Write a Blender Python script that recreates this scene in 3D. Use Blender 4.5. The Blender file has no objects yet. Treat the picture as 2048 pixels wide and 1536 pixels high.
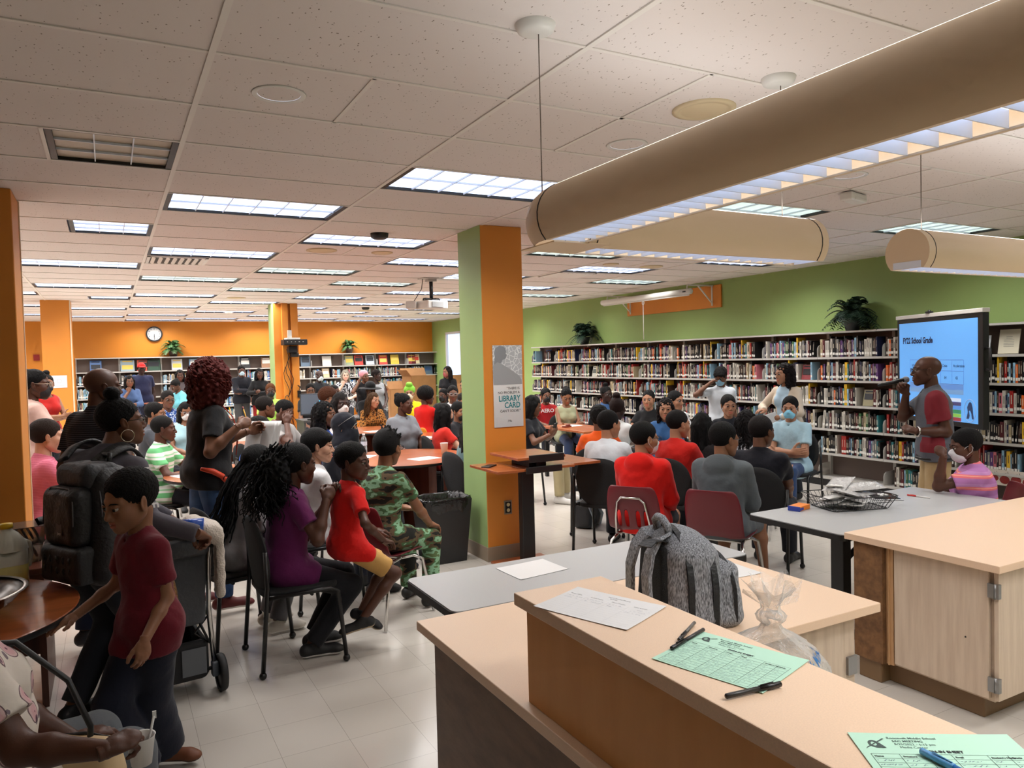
import bpy, math, random
import numpy as np
from math import sin, cos, pi, radians
from mathutils import Vector, Matrix
SC = bpy.context.scene
COL = SC.collection
# ---------------------------------------------------------------- camera, world, exposure
CAM_Z = 1.73
F_PX, YAW, PITCH, ROLL = 1496.85, 0.494338, 0.0332312, -0.0252336
def cam_axes():
    f = np.array([sin(YAW)*cos(PITCH), cos(YAW)*cos(PITCH), -sin(PITCH)])
    r = np.array([cos(YAW), -sin(YAW), 0.0]); u = np.cross(r, f)
    c, s = cos(ROLL), sin(ROLL)
    return c*r+s*u, -s*r+c*u, f
cd = bpy.data.cameras.new('camera'); cam = bpy.data.objects.new('camera', cd); COL.objects.link(cam)
_r, _u, _f = cam_axes()
M = Matrix(((_r[0], _u[0], -_f[0], 0), (_r[1], _u[1], -_f[1], 0), (_r[2], _u[2], -_f[2], CAM_Z), (0, 0, 0, 1)))
cam.matrix_world = M
cd.sensor_width = 36.0; cd.lens = F_PX/2048*36.0; cd.clip_start = 0.05; cd.clip_end = 100
SC.camera = cam
w = bpy.data.worlds.new('world'); SC.world = w; w.use_nodes = True
w.node_tree.nodes['Background'].inputs[0].default_value = (0.75, 0.85, 1, 1)
w.node_tree.nodes['Background'].inputs[1].default_value = 0.6
SC.view_settings.view_transform = 'Standard'; SC.view_settings.look = 'None'
SC.view_settings.exposure = 0.13; SC.view_settings.gamma = 1.0; SC.view_settings.use_curve_mapping = False
LIGHT_W = 25.0          # power of one ceiling troffer
SC.cycles.max_bounces = 6; SC.cycles.diffuse_bounces = 3; SC.cycles.glossy_bounces = 2
SC.cycles.transmission_bounces = 6; SC.cycles.transparent_max_bounces = 8
SC.cycles.sample_clamp_indirect = 6; SC.cycles.caustics_reflective = False; SC.cycles.caustics_refractive = False
SC.cycles.use_denoising = True; SC.cycles.use_adaptive_sampling = True; SC.cycles.adaptive_threshold = 0.09; SC.cycles.adaptive_min_samples = 14
# ---------------------------------------------------------------- small helpers
def lin(c):
    c = c/255.0
    return c/12.92 if c <= 0.04045 else ((c+0.055)/1.055)**2.4
def rgb(*c):
    if len(c) == 1: c = c[0]
    return (lin(c[0]), lin(c[1]), lin(c[2]), 1.0)
MATS = {}
def mat(name, col, rough=0.6, metal=0.0, bump=0.0, bscale=60, emit=0.0, spec=0.5, coat=0.0, var=0.0, vscale=6, trans=0.0, alpha=1.0, sheen=0.0):
    if name in MATS: return MATS[name]
    m = bpy.data.materials.new(name); m.use_nodes = True; MATS[name] = m
    nt = m.node_tree; b = nt.nodes['Principled BSDF']
    c = rgb(col)
    b.inputs['Base Color'].default_value = c
    b.inputs['Roughness'].default_value = rough; b.inputs['Metallic'].default_value = metal
    b.inputs['Specular IOR Level'].default_value = spec
    b.inputs['Coat Weight'].default_value = coat; b.inputs['Coat Roughness'].default_value = 0.15
    b.inputs['Transmission Weight'].default_value = trans; b.inputs['Alpha'].default_value = alpha
    if sheen: b.inputs['Sheen Weight'].default_value = sheen
    if emit:
        b.inputs['Emission Color'].default_value = c; b.inputs['Emission Strength'].default_value = emit
        if emit < 2: m.cycles.emission_sampling = 'NONE'
    if bump or var:
        tc = nt.nodes.new('ShaderNodeTexCoord')
        n = nt.nodes.new('ShaderNodeTexNoise'); n.inputs['Detail'].default_value = 4
        nt.links.new(tc.outputs['Object'], n.inputs['Vector'])
        if bump:
            n.inputs['Scale'].default_value = bscale
            bp = nt.nodes.new('ShaderNodeBump'); bp.inputs['Strength'].default_value = bump; bp.inputs['Distance'].default_value = 0.01
            nt.links.new(n.outputs[0], bp.inputs['Height']); nt.links.new(bp.outputs[0], b.inputs['Normal'])
        if var:
            n2 = nt.nodes.new('ShaderNodeTexNoise'); n2.inputs['Scale'].default_value = vscale; n2.inputs['Detail'].default_value = 5
            nt.links.new(tc.outputs['Object'], n2.inputs['Vector'])
            r = nt.nodes.new('ShaderNodeValToRGB')
            r.color_ramp.elements[0].position = 0.3; r.color_ramp.elements[1].position = 0.7
            r.color_ramp.elements[0].color = tuple(v*(1-var) for v in c[:3])+(1,)
            r.color_ramp.elements[1].color = tuple(min(1, v*(1+var)) for v in c[:3])+(1,)
            nt.links.new(n2.outputs[0], r.inputs[0]); nt.links.new(r.outputs[0], b.inputs['Base Color'])
    return m
def node(nt, typ, **kw):
    n = nt.nodes.new(typ)
    for k, v in kw.items():
        if k.startswith('i'): n.inputs[int(k[1:])].default_value = v
        else: setattr(n, k, v)
    return n
def tag(o, label=None, cat=None, group=None, kind=None):
    if label: o['label'] = label
    if cat: o['category'] = cat
    if group: o['group'] = group
    if kind: o['kind'] = kind
    return o
def empty(name, loc=(0, 0, 0), rz=0.0, label=None, cat=None, group=None, kind=None):
    o = bpy.data.objects.new(name, None); COL.objects.link(o); o.location = loc; o.rotation_euler = (0, 0, rz)
    o.empty_display_size = 0.1
    return tag(o, label, cat, group, kind)
def mesh_np(name, V, Q, mats, midx=None, smooth=True, parent=None):
    """quads (n,4) numpy -> object"""
    me = bpy.data.meshes.new(name)
    n = len(Q)
    me.vertices.add(len(V)); me.vertices.foreach_set('co', np.asarray(V, np.float32).ravel())
    me.loops.add(n*4); me.loops.foreach_set('vertex_index', np.asarray(Q, np.int32).ravel())
    me.polygons.add(n); me.polygons.foreach_set('loop_start', np.arange(0, n*4, 4, dtype=np.int32))
    if midx is not None: me.polygons.foreach_set('material_index', np.asarray(midx, np.int32))
    me.polygons.foreach_set('use_smooth', np.full(n, smooth))
    for m in (mats if isinstance(mats, (list, tuple)) else [mats]): me.materials.append(m)
    me.update(calc_edges=True); me.validate()
    o = bpy.data.objects.new(name, me); COL.objects.link(o)
    if parent: o.parent = parent
    return o
class MB:
    """collects simple shapes; build() links them as ONE mesh object"""
    def __init__(s): s.v = []; s.f = []; s.m = []; s.sm = []; s.cur = 0; s.smooth = False
    def add(s, vs, fs, smooth=None):
        b = len(s.v); s.v += [tuple(p) for p in vs]
        for f in fs: s.f.append([b+i for i in f]); s.m.append(s.cur); s.sm.append(s.smooth if smooth is None else smooth)
        return s
    def xf(s, fn, start=0):
        for i in range(start, len(s.v)): s.v[i] = tuple(fn(Vector(s.v[i])))
        return s
    def box(s, c, d, rz=0.0, rot=None, taper=1.0):
        x, y, z = d[0]/2, d[1]/2, d[2]/2
        P = [(-x, -y, -z), (x, -y, -z), (x, y, -z), (-x, y, -z), (-x*taper, -y*taper, z), (x*taper, -y*taper, z), (x*taper, y*taper, z), (-x*taper, y*taper, z)]
        R = rot if rot is not None else Matrix.Rotation(rz, 3, 'Z')
        c = Vector(c)
        return s.add([R @ Vector(p)+c for p in P], [(0, 3, 2, 1), (4, 5, 6, 7), (0, 1, 5, 4), (1, 2, 6, 5), (2, 3, 7, 6), (3, 0, 4, 7)], False)
    def bx(s, x0, x1, y0, y1, z0, z1):
        return s.box(((x0+x1)/2, (y0+y1)/2, (z0+z1)/2), (abs(x1-x0), abs(y1-y0), abs(z1-z0)))
    def tube(s, pts, r, n=8, caps=True, closed=False):
        pts = [Vector(p) for p in pts]; m = len(pts)
        rs = r if isinstance(r, (list, tuple)) else [r]*m
        vs = []; up = None
        for i, p in enumerate(pts):
            if closed: t = pts[(i+1) % m]-pts[i-1]
            else: t = pts[min(i+1, m-1)]-pts[max(i-1, 0)]
            t = t.normalized() if t.length > 1e-9 else Vector((0, 0, 1))
            if up is None:
                up = Vector((0, 0, 1)) if abs(t.z) < 0.9 else Vector((1, 0, 0))
            a = (up - t*up.dot(t)); a = a.normalized() if a.length > 1e-6 else t.orthogonal().normalized()
            up = a; b = t.cross(a)
            for k in range(n):
                an = 2*pi*k/n; vs.append(p+(a*cos(an)+b*sin(an))*rs[i])
        fs = []
        for i in range(m if closed else m-1):
            j = (i+1) % m
            for k in range(n): fs.append((i*n+k, i*n+(k+1) % n, j*n+(k+1) % n, j*n+k))
        if caps and not closed: fs += [tuple(range(n-1, -1, -1)), tuple((m-1)*n+k for k in range(n))]
        return s.add(vs, fs, True)
    def cyl(s, a, b, r, n=16, r2=None): return s.tube([a, b], [r, r if r2 is None else r2], n)
    def lathe(s, prof, c=(0, 0, 0), n=24, smooth=True):
        c = Vector(c); vs = []; m = len(prof)
        for r, z in prof:
            for k in range(n): vs.append(c+Vector((r*cos(2*pi*k/n), r*sin(2*pi*k/n), z)))
        fs = [(i*n+k, i*n+(k+1) % n, (i+1)*n+(k+1) % n, (i+1)*n+k) for i in range(m-1) for k in range(n)]
        return s.add(vs, fs, smooth)
    def ball(s, c, r, n=12, m=8):
        r = r if isinstance(r, (list, tuple)) else (r, r, r)
        st = len(s.v)
        s.lathe([(max(1e-4, sin(pi*i/m)), -cos(pi*i/m)) for i in range(m+1)], (0, 0, 0), n)
        return s.xf(lambda p: Vector((p.x*r[0]+c[0], p.y*r[1]+c[1], p.z*r[2]+c[2])), st)
    def prism(s, poly, z0, z1, smooth=False):
        n = len(poly)
        return s.add([(x, y, z0) for x, y in poly]+[(x, y, z1) for x, y in poly],
                     [tuple(range(n-1, -1, -1)), tuple(range(n, 2*n))]+[(i, (i+1) % n, n+(i+1) % n, n+i) for i in range(n)], smooth)
    def quad(s, a, b, c, d): return s.add([a, b, c, d], [(0, 1, 2, 3)], False)
    def build(s, name, mats, parent=None, bevel=0.0, seg=2, loc=None, rz=None):
        me = bpy.data.meshes.new(name); me.from_pydata(s.v, [], s.f)
        for m in (mats if isinstance(mats, (list, tuple)) else [mats]): me.materials.append(m)
        me.polygons.foreach_set('material_index', s.m); me.polygons.foreach_set('use_smooth', s.sm); me.update()
        o = bpy.data.objects.new(name, me); COL.objects.link(o)
        if parent: o.parent = parent
        if loc is not None: o.location = loc
        if rz is not None: o.rotation_euler = (0, 0, rz)
        if bevel:
            b = o.modifiers.new('b', 'BEVEL'); b.width = bevel; b.segments = seg; b.limit_method = 'ANGLE'; b.harden_normals = False
        return o
def copy_tree(o, parent=None):
    c = o.copy(); COL.objects.link(c)
    if parent: c.parent = parent
    for ch in list(o.children): copy_tree(ch, c)
    return c
def rrect(w, h, r, n=5):
    P = []
    for cx, cy, a0 in ((w/2-r, h/2-r, 0), (-w/2+r, h/2-r, 90), (-w/2+r, -h/2+r, 180), (w/2-r, -h/2+r, 270)):
        for i in range(n+1):
            a = radians(a0+90*i/n); P.append((cx+r*cos(a), cy+r*sin(a)))
    return P
_FONT = {}
def text_mesh(s, size, extrude=0.0006, align='LEFT', space=1.0, shear=0.0, bold=0.0):
    """text as raw (verts, faces) in the XY plane"""
    c = bpy.data.curves.new('t', 'FONT'); c.body = s; c.size = size; c.extrude = extrude; c.align_x = align
    c.space_character = space; c.shear = shear; c.offset = bold; c.resolution_u = 2
    o = bpy.data.objects.new('t', c); COL.objects.link(o)
    dg = bpy.context.evaluated_depsgraph_get(); me = bpy.data.meshes.new_from_object(o.evaluated_get(dg))
    vs = [v.co.copy() for v in me.vertices]; fs = [tuple(p.vertices) for p in me.polygons]
    bpy.data.objects.remove(o); bpy.data.curves.remove(c); bpy.data.meshes.remove(me)
    return vs, fs
def sub_text(mb, s, size, fn, align='LEFT', extrude=0.0006, sx=1.0, bold=0.0, space=1.0, shear=0.0):
    vs, fs = text_mesh(s, size, extrude, align, space, shear, bold)
    mb.add([fn(Vector((v.x*sx, v.y, v.z))) for v in vs], fs, False)
# ---------------------------------------------------------------- signed-distance modelling of figures
class Field:
    def __init__(s, lo, hi, h, big=1.0):
        s.lo = np.array(lo, float); s.h = h
        s.n = np.maximum(np.ceil((np.array(hi, float)-s.lo)/h).astype(int)+1, 3)
        s.f = np.full(s.n, big, np.float32)
        s.ax = [(s.lo[i]+h*np.arange(s.n[i])).astype(np.float32) for i in range(3)]
    def _sl(s, lo, hi):
        a = np.clip(np.floor((np.array(lo)-s.lo)/s.h).astype(int), 0, s.n); b = np.clip(np.ceil((np.array(hi)-s.lo)/s.h).astype(int)+1, 0, s.n)
        return a, b
    def op(s, fn, lo, hi, k, mode='u'):
        pad = k+2.5*s.h
        a, b = s._sl(np.array(lo)-pad, np.array(hi)+pad)
        if np.any(b-a < 1): return
        X = s.ax[0][a[0]:b[0], None, None]; Y = s.ax[1][None, a[1]:b[1], None]; Z = s.ax[2][None, None, a[2]:b[2]]
        d = fn(X, Y, Z)
        v = s.f[a[0]:b[0], a[1]:b[1], a[2]:b[2]]
        if mode == 'u':
            if k > 0:
                hh = np.maximum(k-np.abs(v-d), 0)/k; v[...] = np.minimum(v, d)-hh*hh*k*0.25
            else: v[...] = np.minimum(v, d)
        else:
            d = -d
            if k > 0:
                hh = np.maximum(k-np.abs(v-d), 0)/k; v[...] = np.maximum(v, d)+hh*hh*k*0.25
            else: v[...] = np.maximum(v, d)
    def cone(s, a, b, r1, r2, k=0.03, mode='u'):
        a = np.array(a, float); b = np.array(b, float); ba = b-a; L = max(ba@ba, 1e-9)
        def fn(X, Y, Z):
            px, py, pz = X-a[0], Y-a[1], Z-a[2]
            t = np.clip((px*ba[0]+py*ba[1]+pz*ba[2])/L, 0, 1)
            return np.sqrt((px-t*ba[0])**2+(py-t*ba[1])**2+(pz-t*ba[2])**2)-(r1+t*(r2-r1))
        r = max(r1, r2); s.op(fn, np.minimum(a, b)-r, np.maximum(a, b)+r, k, mode)
    def ell(s, c, r, R=None, k=0.03, mode='u'):
        c = np.array(c, float); r = np.array(r, float)
        def fn(X, Y, Z):
            px, py, pz = X-c[0], Y-c[1], Z-c[2]
            if R is not None:
                px, py, pz = (px*R[0, 0]+py*R[1, 0]+pz*R[2, 0], px*R[0, 1]+py*R[1, 1]+pz*R[2, 1], px*R[0, 2]+py*R[1, 2]+pz*R[2, 2])
            k0 = np.sqrt((px/r[0])**2+(py/r[1])**2+(pz/r[2])**2)
            k1 = np.sqrt((px/r[0]**2)**2+(py/r[1]**2)**2+(pz/r[2]**2)**2)+1e-9
            return k0*(k0-1.0)/k1
        m = r.max() if R is not None else r
        s.op(fn, c-m, c+m, k, mode)
    def plane(s, n, d):
        """keep n.p < d"""
        n = np.array(n, float)
        X = s.ax[0][:, None, None]; Y = s.ax[1][None, :, None]; Z = s.ax[2][None, None, :]
        s.f[...] = np.maximum(s.f, (X*n[0]+Y*n[1]+Z*n[2]-d).astype(np.float32))
    def lumps(s, amp, fr, seed=0):
        X = s.ax[0][:, None, None]; Y = s.ax[1][None, :, None]; Z = s.ax[2][None, None, :]
        s.f += (amp*(np.sin(fr*X+seed+1.3*np.sin(fr*.6*Z+seed))*np.sin(fr*1.1*Y+2*seed)*np.sin(fr*.9*Z+.5*seed+1.1*np.sin(fr*.7*X)))).astype(np.float32)
    def mesh(s):
        f = s.f; f[0] = f[-1] = 1; f[:, 0] = f[:, -1] = 1; f[:, :, 0] = f[:, :, -1] = 1
        ins = f < 0
        c = [ins[i:ins.shape[0]-1+i, j:ins.shape[1]-1+j, k:ins.shape[2]-1+k] for i in (0, 1) for j in (0, 1) for k in (0, 1)]
        al = c[0].copy(); an = c[0].copy()
        for q in c[1:]: al &= q; an |= q
        I = np.argwhere(an & ~al)
        if len(I) == 0: return np.zeros((0, 3)), np.zeros((0, 4), int)
        idx = np.full(an.shape, -1, np.int32); idx[I[:, 0], I[:, 1], I[:, 2]] = np.arange(len(I))
        cor = np.array([[i, j, k] for i in (0, 1) for j in (0, 1) for k in (0, 1)])
        val = np.stack([f[I[:, 0]+q[0], I[:, 1]+q[1], I[:, 2]+q[2]] for q in cor], 1)
        acc = np.zeros((len(I), 3)); cnt = np.zeros(len(I))
        for a in range(8):
            for b in range(a+1, 8):
                if np.abs(cor[a]-cor[b]).sum() != 1: continue
                va, vb = val[:, a], val[:, b]; m = (va < 0) != (vb < 0)
                t = np.where(m, va/np.where(np.abs(va-vb) < 1e-9, 1e-9, va-vb), 0)
                acc += np.where(m[:, None], cor[a]+t[:, None]*(cor[b]-cor[a]), 0); cnt += m
        V = (I+acc/np.maximum(cnt, 1)[:, None])*s.h+s.lo
        Q = []
        for ax in range(3):
            o1, o2 = [(1, 2), (2, 0), (0, 1)][ax]
            sl0 = [slice(1, n-1) for n in f.shape]; sl1 = list(sl0)
            sl0[ax] = slice(0, f.shape[ax]-1); sl1[ax] = slice(1, f.shape[ax])
            A = ins[tuple(sl0)]; B = ins[tuple(sl1)]
            E = np.argwhere(A != B)
            if len(E) == 0: continue
            flip = A[E[:, 0], E[:, 1], E[:, 2]]
            off = np.ones(3, int); off[ax] = 0; E = E+off
            def cell(d1, d2):
                C = E.copy(); C[:, o1] -= d1; C[:, o2] -= d2; return idx[C[:, 0], C[:, 1], C[:, 2]]
            q = np.stack([cell(1, 1), cell(0, 1), cell(0, 0), cell(1, 0)], 1)
            q[~flip] = q[~flip][:, ::-1]; Q.append(q)
        Q = np.concatenate(Q); Q = Q[(Q >= 0).all(1)]
        return V, Q
def smooth_mesh(V, Q, it=1, lam=0.5):
    for _ in range(it):
        acc = np.zeros_like(V); cnt = np.zeros(len(V))
        for a, b in ((0, 1), (1, 2), (2, 3), (3, 0)):
            np.add.at(acc, Q[:, a], V[Q[:, b]]); np.add.at(cnt, Q[:, a], 1)
            np.add.at(acc, Q[:, b], V[Q[:, a]]); np.add.at(cnt, Q[:, b], 1)
        V = V+lam*(acc/np.maximum(cnt, 1)[:, None]-V)
    return V
CACHE = {}
def cached(key, fn):
    if key not in CACHE: CACHE[key] = fn()
    return CACHE[key]
def face_field(F, child, lip=True):
    """the skull and face, skull centre at the origin, looking along +Y"""
    j = 0.90 if child else 1.0
    F.ell((0, -.012, .034), (.0745, .096, .083), k=.02)
    F.ell((0, .026, -.034), (.064*(1.04 if child else 1), .064, .074*j), k=.03)
    for sx in (-1, 1):
        F.cone((sx*.050, -.004, -.050*j), (sx*.012, .066, -.096*j), .016, .014, .03)
        F.ell((sx*.037, .056, -.024), (.026, .026, .026), k=.025)
        F.cone((sx*.012, .080, .026), (sx*.046, .066, .027), .010, .008, .015)
    F.ell((0, .068, -.094*j), (.020, .020, .017), k=.02)
    F.ell((0, .078, -.062*j), (.028, .018, .022), k=.02)
    for sx in (-1, 1): F.ell((sx*.032, .101, .006), (.021, .018, .013), k=.012, mode='s')
    F.cone((0, .082, .016), (0, .104, -.026), .0075, .0125, .012)
    for sx in (-1, 1): F.ell((sx*.0125, .094, -.033), (.009, .011, .008), k=.007)
    if lip:
        F.cone((-.019, .088, -.058*j), (0, .0965, -.0555*j), .0045, .0065, .006); F.cone((.019, .088, -.058*j), (0, .0965, -.0555*j), .0045, .0065, .006)
        F.cone((-.016, .087, -.068*j), (0, .0945, -.0705*j), .0055, .0080, .006); F.cone((.016, .087, -.068*j), (0, .0945, -.0705*j), .0055, .0080, .006)
        F.ell((0, .100, -.0625*j), (.024, .010, .0016), k=.004, mode='s')
    for sx in (-1, 1):
        R = np.array(Matrix.Rotation(radians(12), 3, 'X') @ Matrix.Rotation(radians(-sx*22), 3, 'Z'))
        F.ell((sx*.081, -.006, -.004), (.007, .018, .032), R=R, k=.006)
        F.ell((sx*.090, -.002, -.001), (.006, .009, .019), R=R, k=.005, mode='s')
    if lip:
        for sx in (-1, 1):          # eyelids
            c = (sx*.032, .0785, .006)
            F.ell((c[0], c[1]+.001, c[2]+.0095), (.0168, .0150, .0078), k=.004)
            F.ell((c[0], c[1]+.0005, c[2]-.0098), (.0158, .0140, .0062), k=.004)
def make_head(child, h):
    F = Field((-.105, -.125, -.135), (.105, .125, .135), h)
    face_field(F, child, h < .006)
    V, Q = F.mesh()
    if h < .0045: V = smooth_mesh(V, Q, 1, .35)
    C = V[Q].mean(1); m = np.zeros(len(Q), int); j = .9 if child else 1.0
    lipm = (np.abs(C[:, 0]) < .0225-.25*np.abs(C[:, 2]+.062*j)) & (C[:, 2] > -.079*j) & (C[:, 2] < -.0505*j) & (C[:, 1] > .087+.0*C[:, 2])
    m[lipm] = 1
    # eyeballs
    vs, qs, ms = [V], [Q], [m]; b = len(V)
    for sx in (-1, 1):
        e = MB(); e.ball((0, 0, 0), .0128, 14, 10)
        v = np.array(e.v); f = np.array([q if len(q) == 4 else q+[q[-1]] for q in e.f])
        v = v[:, [0, 2, 1]]*[1, 1, 1]; f = f[:, ::-1]        # pole towards +Y
        cc = v[f].mean(1); mm = np.where(cc[:, 1] > .0128*.66, 3, 2)
        vs.append(v+[sx*.032, .0815, .006]); qs.append(f+b); ms.append(mm); b += len(v)
    # eyebrows
    for sx in (-1, 1):
        e = MB(); e.tube([(sx*.014, .0925, .0235), (sx*.026, .0925, .0295), (sx*.040, .0835, .0285), (sx*.049, .072, .0225)], [.0018, .0027, .0024, .0012], 6, caps=False)
        v = np.array(e.v); f = np.array(e.f); vs.append(v); qs.append(f+b); ms.append(np.full(len(f), 4)); b += len(v)
    return np.concatenate(vs), np.concatenate(qs), np.concatenate(ms)
def make_hand(pose, h):
    """right hand: wrist at origin, fingers +Y, palm faces -Z, thumb towards -X"""
    F = Field((-.10, -.03, -.10), (.07, .21, .07), h)
    curl = {'flat': (8, 10, 8), 'relaxed': (22, 28, 18), 'grip': (50, 62, 40), 'fist': (80, 88, 60), 'hold': (35, 50, 30)}[pose]
    F.cone((0, -.02, 0), (0, .02, 0), .024, .025, .02)
    F.ell((0, .05, 0), (.041, .050, .0155), k=.02)
    F.ell((-.022, .035, -.006), (.017, .032, .016), k=.015)
    L = [(-.030, .074, .038, .024, .020), (-.0105, .082, .042, .027, .021), (.0105, .078, .039, .026, .021), (.030, .066, .031, .020, .018)]
    for i, (x, y0, a, b, c) in enumerate(L):
        p = np.array([x*.92, y0-.006, 0.0]); ang = 0; sp = (x*.9)*(1.0 if pose in ('flat', 'relaxed') else .25)
        r = (.0098, .0098, .0095, .0085)[i]
        for j, ln in enumerate((a, b, c)):
            ang += radians(curl[j]*(1+.06*i)); q = p+ln*np.array([sp*2.2, cos(ang), -sin(ang)])
            F.cone(p, q, r, r*.90, .004 if j else .010); p = q; r *= .90
    th = {'flat': [(-.055, .045, -.005), (-.080, .075, -.006), (-.092, .098, -.006)], 'relaxed': [(-.046, .050, -.018), (-.060, .080, -.030), (-.060, .103, -.040)],
          'grip': [(-.048, .045, -.022), (-.042, .072, -.046), (-.020, .088, -.058)], 'fist': [(-.048, .045, -.020), (-.036, .068, -.040), (-.010, .076, -.046)], 'hold': [(-.050, .048, -.022), (-.052, .078, -.042), (-.038, .098, -.056)]}[pose]
    p = np.array([-.024, .018, -.004]); r = .0145
    for q in th:
        F.cone(p, q, r, r*.86, .008); p = np.array(q); r *= .86
    V, Q = F.mesh(); return V, Q
def make_hair(style, h):
    F = Field((-.21, -.25, -.50 if style in ('long', 'dreads') else -.22), (.21, .19, .30), h)
    if style == 'big': F = Field((-.27, -.27, -.30), (.27, .22, .26), h)
    infl = {'buzz': .008, 'short': .014, 'fade': .012, 'mop': .022, 'spiky': .020, 'fringe': .018}.get(style, .009)
    if style == 'big':
        F.ell((0, -.03, .02), (.155, .145, .165), k=.02); F.ell((0, -.06, -.08), (.16, .12, .14), k=.05)
        F.lumps(.016, 95, 1.0)
        F.ell((0, .14, -.045), (.066, .115, .112), k=.01, mode='s'); F.cone((0, .06, -.12), (0, .0, -.30), .06, .05, .01, 's')
        return F.mesh()
    if style == 'afro':
        F.ell((0, -.02, .055), (.125, .125, .115), k=.02); F.lumps(.008, 170, 2.0)
        F.ell((0, .125, -.05), (.075, .09, .10), k=.01, mode='s'); F.plane((0, -.35, -1), .065); return F.mesh()
    F.ell((0, -.019-infl*.25, .038+infl*.2), (.0745+infl*.62, .096+infl*.72, .083+infl*.9), k=.02)
    if style in ('short', 'buzz', 'fade', 'mop', 'spiky', 'bun', 'backbun', 'fringe', 'topbun', 'ponytail'):
        if style in ('fringe', 'mop'): F.ell((0, .042, .060), (.076, .056, .046), k=.02)
        top = .070 if style in ('fringe', 'mop') else .094
        F.ell((0, .125, top-.105), (.064, .085, .105), k=.006, mode='s')          # forehead and face
        for sx in (-1, 1):
            F.ell((sx*.062, .095, top-.115), (.040, .055, .100), k=.006, mode='s')  # temples
            F.ell((sx*.092, .022, -.062), (.036, .052, .052), k=.006, mode='s')
            F.ell((sx*.092, -.004, -.006), (.022, .020, .034), k=.006, mode='s')    # round the ears
        F.plane((0, .25, -1), .060)
    if style == 'fade':
        F.ell((0, -.008, .072), (.072, .080, .056), k=.02); F.lumps(.003, 420, 1.)
        F.ell((0, .125, -.012), (.064, .085, .105), k=.006, mode='s')
    if style in ('short', 'fringe', 'bun', 'topbun', 'buzz', 'fade', 'backbun'): F.lumps(.0016, 260, 1.)
    if style == 'mop': F.lumps(.006, 90, 3.)
    if style == 'spiky':
        rr = random.Random(4)
        for i in range(46):
            a = rr.uniform(0, 2*pi); e = rr.uniform(.35, 1.5); d = np.array([cos(a)*cos(e)*.85, sin(a)*cos(e), sin(e)])
            F.cone(np.array([0, -.012, .034])+d*.080, np.array([0, -.014, .034])+d*rr.uniform(.110, .132)+np.array([0, .01, 0]), .016, .004, .008)
        F.ell((0, .125, -.030), (.064, .080, .105), k=.006, mode='s')
    if style in ('bun', 'topbun'):
        c = (0, -.085, .095) if style == 'bun' else (0, -.035, .150)
        F.ell(c, (.043, .040, .036), k=.012); F.lumps(.002, 200, 2.)
    if style == 'backbun': F.ell((0, -.120, .02), (.046, .038, .044), k=.01); F.lumps(.002, 200, 2.)
    if style == 'ponytail': F.ell((0, -.13, .06), (.06, .05, .055), k=.02); F.cone((0, -.15, .03), (0, -.16, -.13), .045, .02, .03)
    if style in ('long', 'bob', 'dreads', 'wavy'):
        zb = {'long': -.36, 'bob': -.13, 'dreads': -.20, 'wavy': -.22}[style]
        for sx in (-1, 1):
            F.cone((sx*.070, .005, .02), (sx*.078, .012, zb*.62 if style != 'bob' else zb), .030, .026, .03)
            F.cone((sx*.055, -.05, .0), (sx*.075, -.06, zb), .045, .030, .03)
        F.cone((0, -.075, 0), (0, -.095, zb), .055, .040, .03)
        F.lumps(.004 if style == 'long' else .009, 70 if style == 'long' else 110, 1.5)
        F.ell((0, .12, -.05), (.062, .085, .105), k=.012, mode='s'); F.cone((0, .03, -.12), (0, .0, -.50), .052, .045, .01, 's')
        F.ell((0, 0, -.02), (.055, .075, .10), k=.01, mode='s')
    return F.mesh()
def make_mask(h):
    F = Field((-.10, -.02, -.14), (.10, .14, .03), h)
    F.ell((0, .046, -.052), (.061, .062, .062), k=.02); F.cone((0, .085, 0), (0, .106, -.028), .010, .016, .02)
    F.plane((0, .25, 1), .008+.028); F.plane((0, -1, 0), -.022); F.plane((0, 0, -1), .112)
    V, Q = F.mesh()
    m = MB()
    for sx in (-1, 1):
        m.tube([(sx*.060, .045, -.020), (sx*.074, .018, .006), (sx*.082, -.010, .018), (sx*.086, -.022, -.004)], .0016, 5)
        m.tube([(sx*.054, .045, -.075), (sx*.070, .015, -.050), (sx*.082, -.012, -.030), (sx*.086, -.022, -.004)], .0016, 5)
    f = np.array([q for q in m.f if len(q) == 4]); v = np.array(m.v)
    return np.concatenate([V, v]), np.concatenate([Q, f+len(V)])
def make_shoe(h, kind):
    """ankle at origin, toe +Y, sole bottom at z=-.085"""
    F = Field((-.07, -.10, -.095), (.07, .23, .045), h)
    F.cone((0, -.03, -.048), (0, .135, -.052), .036, .036, .02); F.ell((0, .155, -.060), (.043, .048, .028), k=.02)
    F.cone((0, .0, .0 if kind != 'low' else -.02), (0, .045, -.035), .036, .034, .02)
    F.ell((0, -.045, -.04), (.034, .036, .040), k=.02)
    F.plane((0, 0, -1), .085); F.plane((0, -.25, 1), .016 if kind != 'low' else -.005)
    V, Q = F.mesh(); C = V[Q].mean(1)
    return V, Q, np.where(C[:, 2] < -.066, 1, 0)
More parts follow.
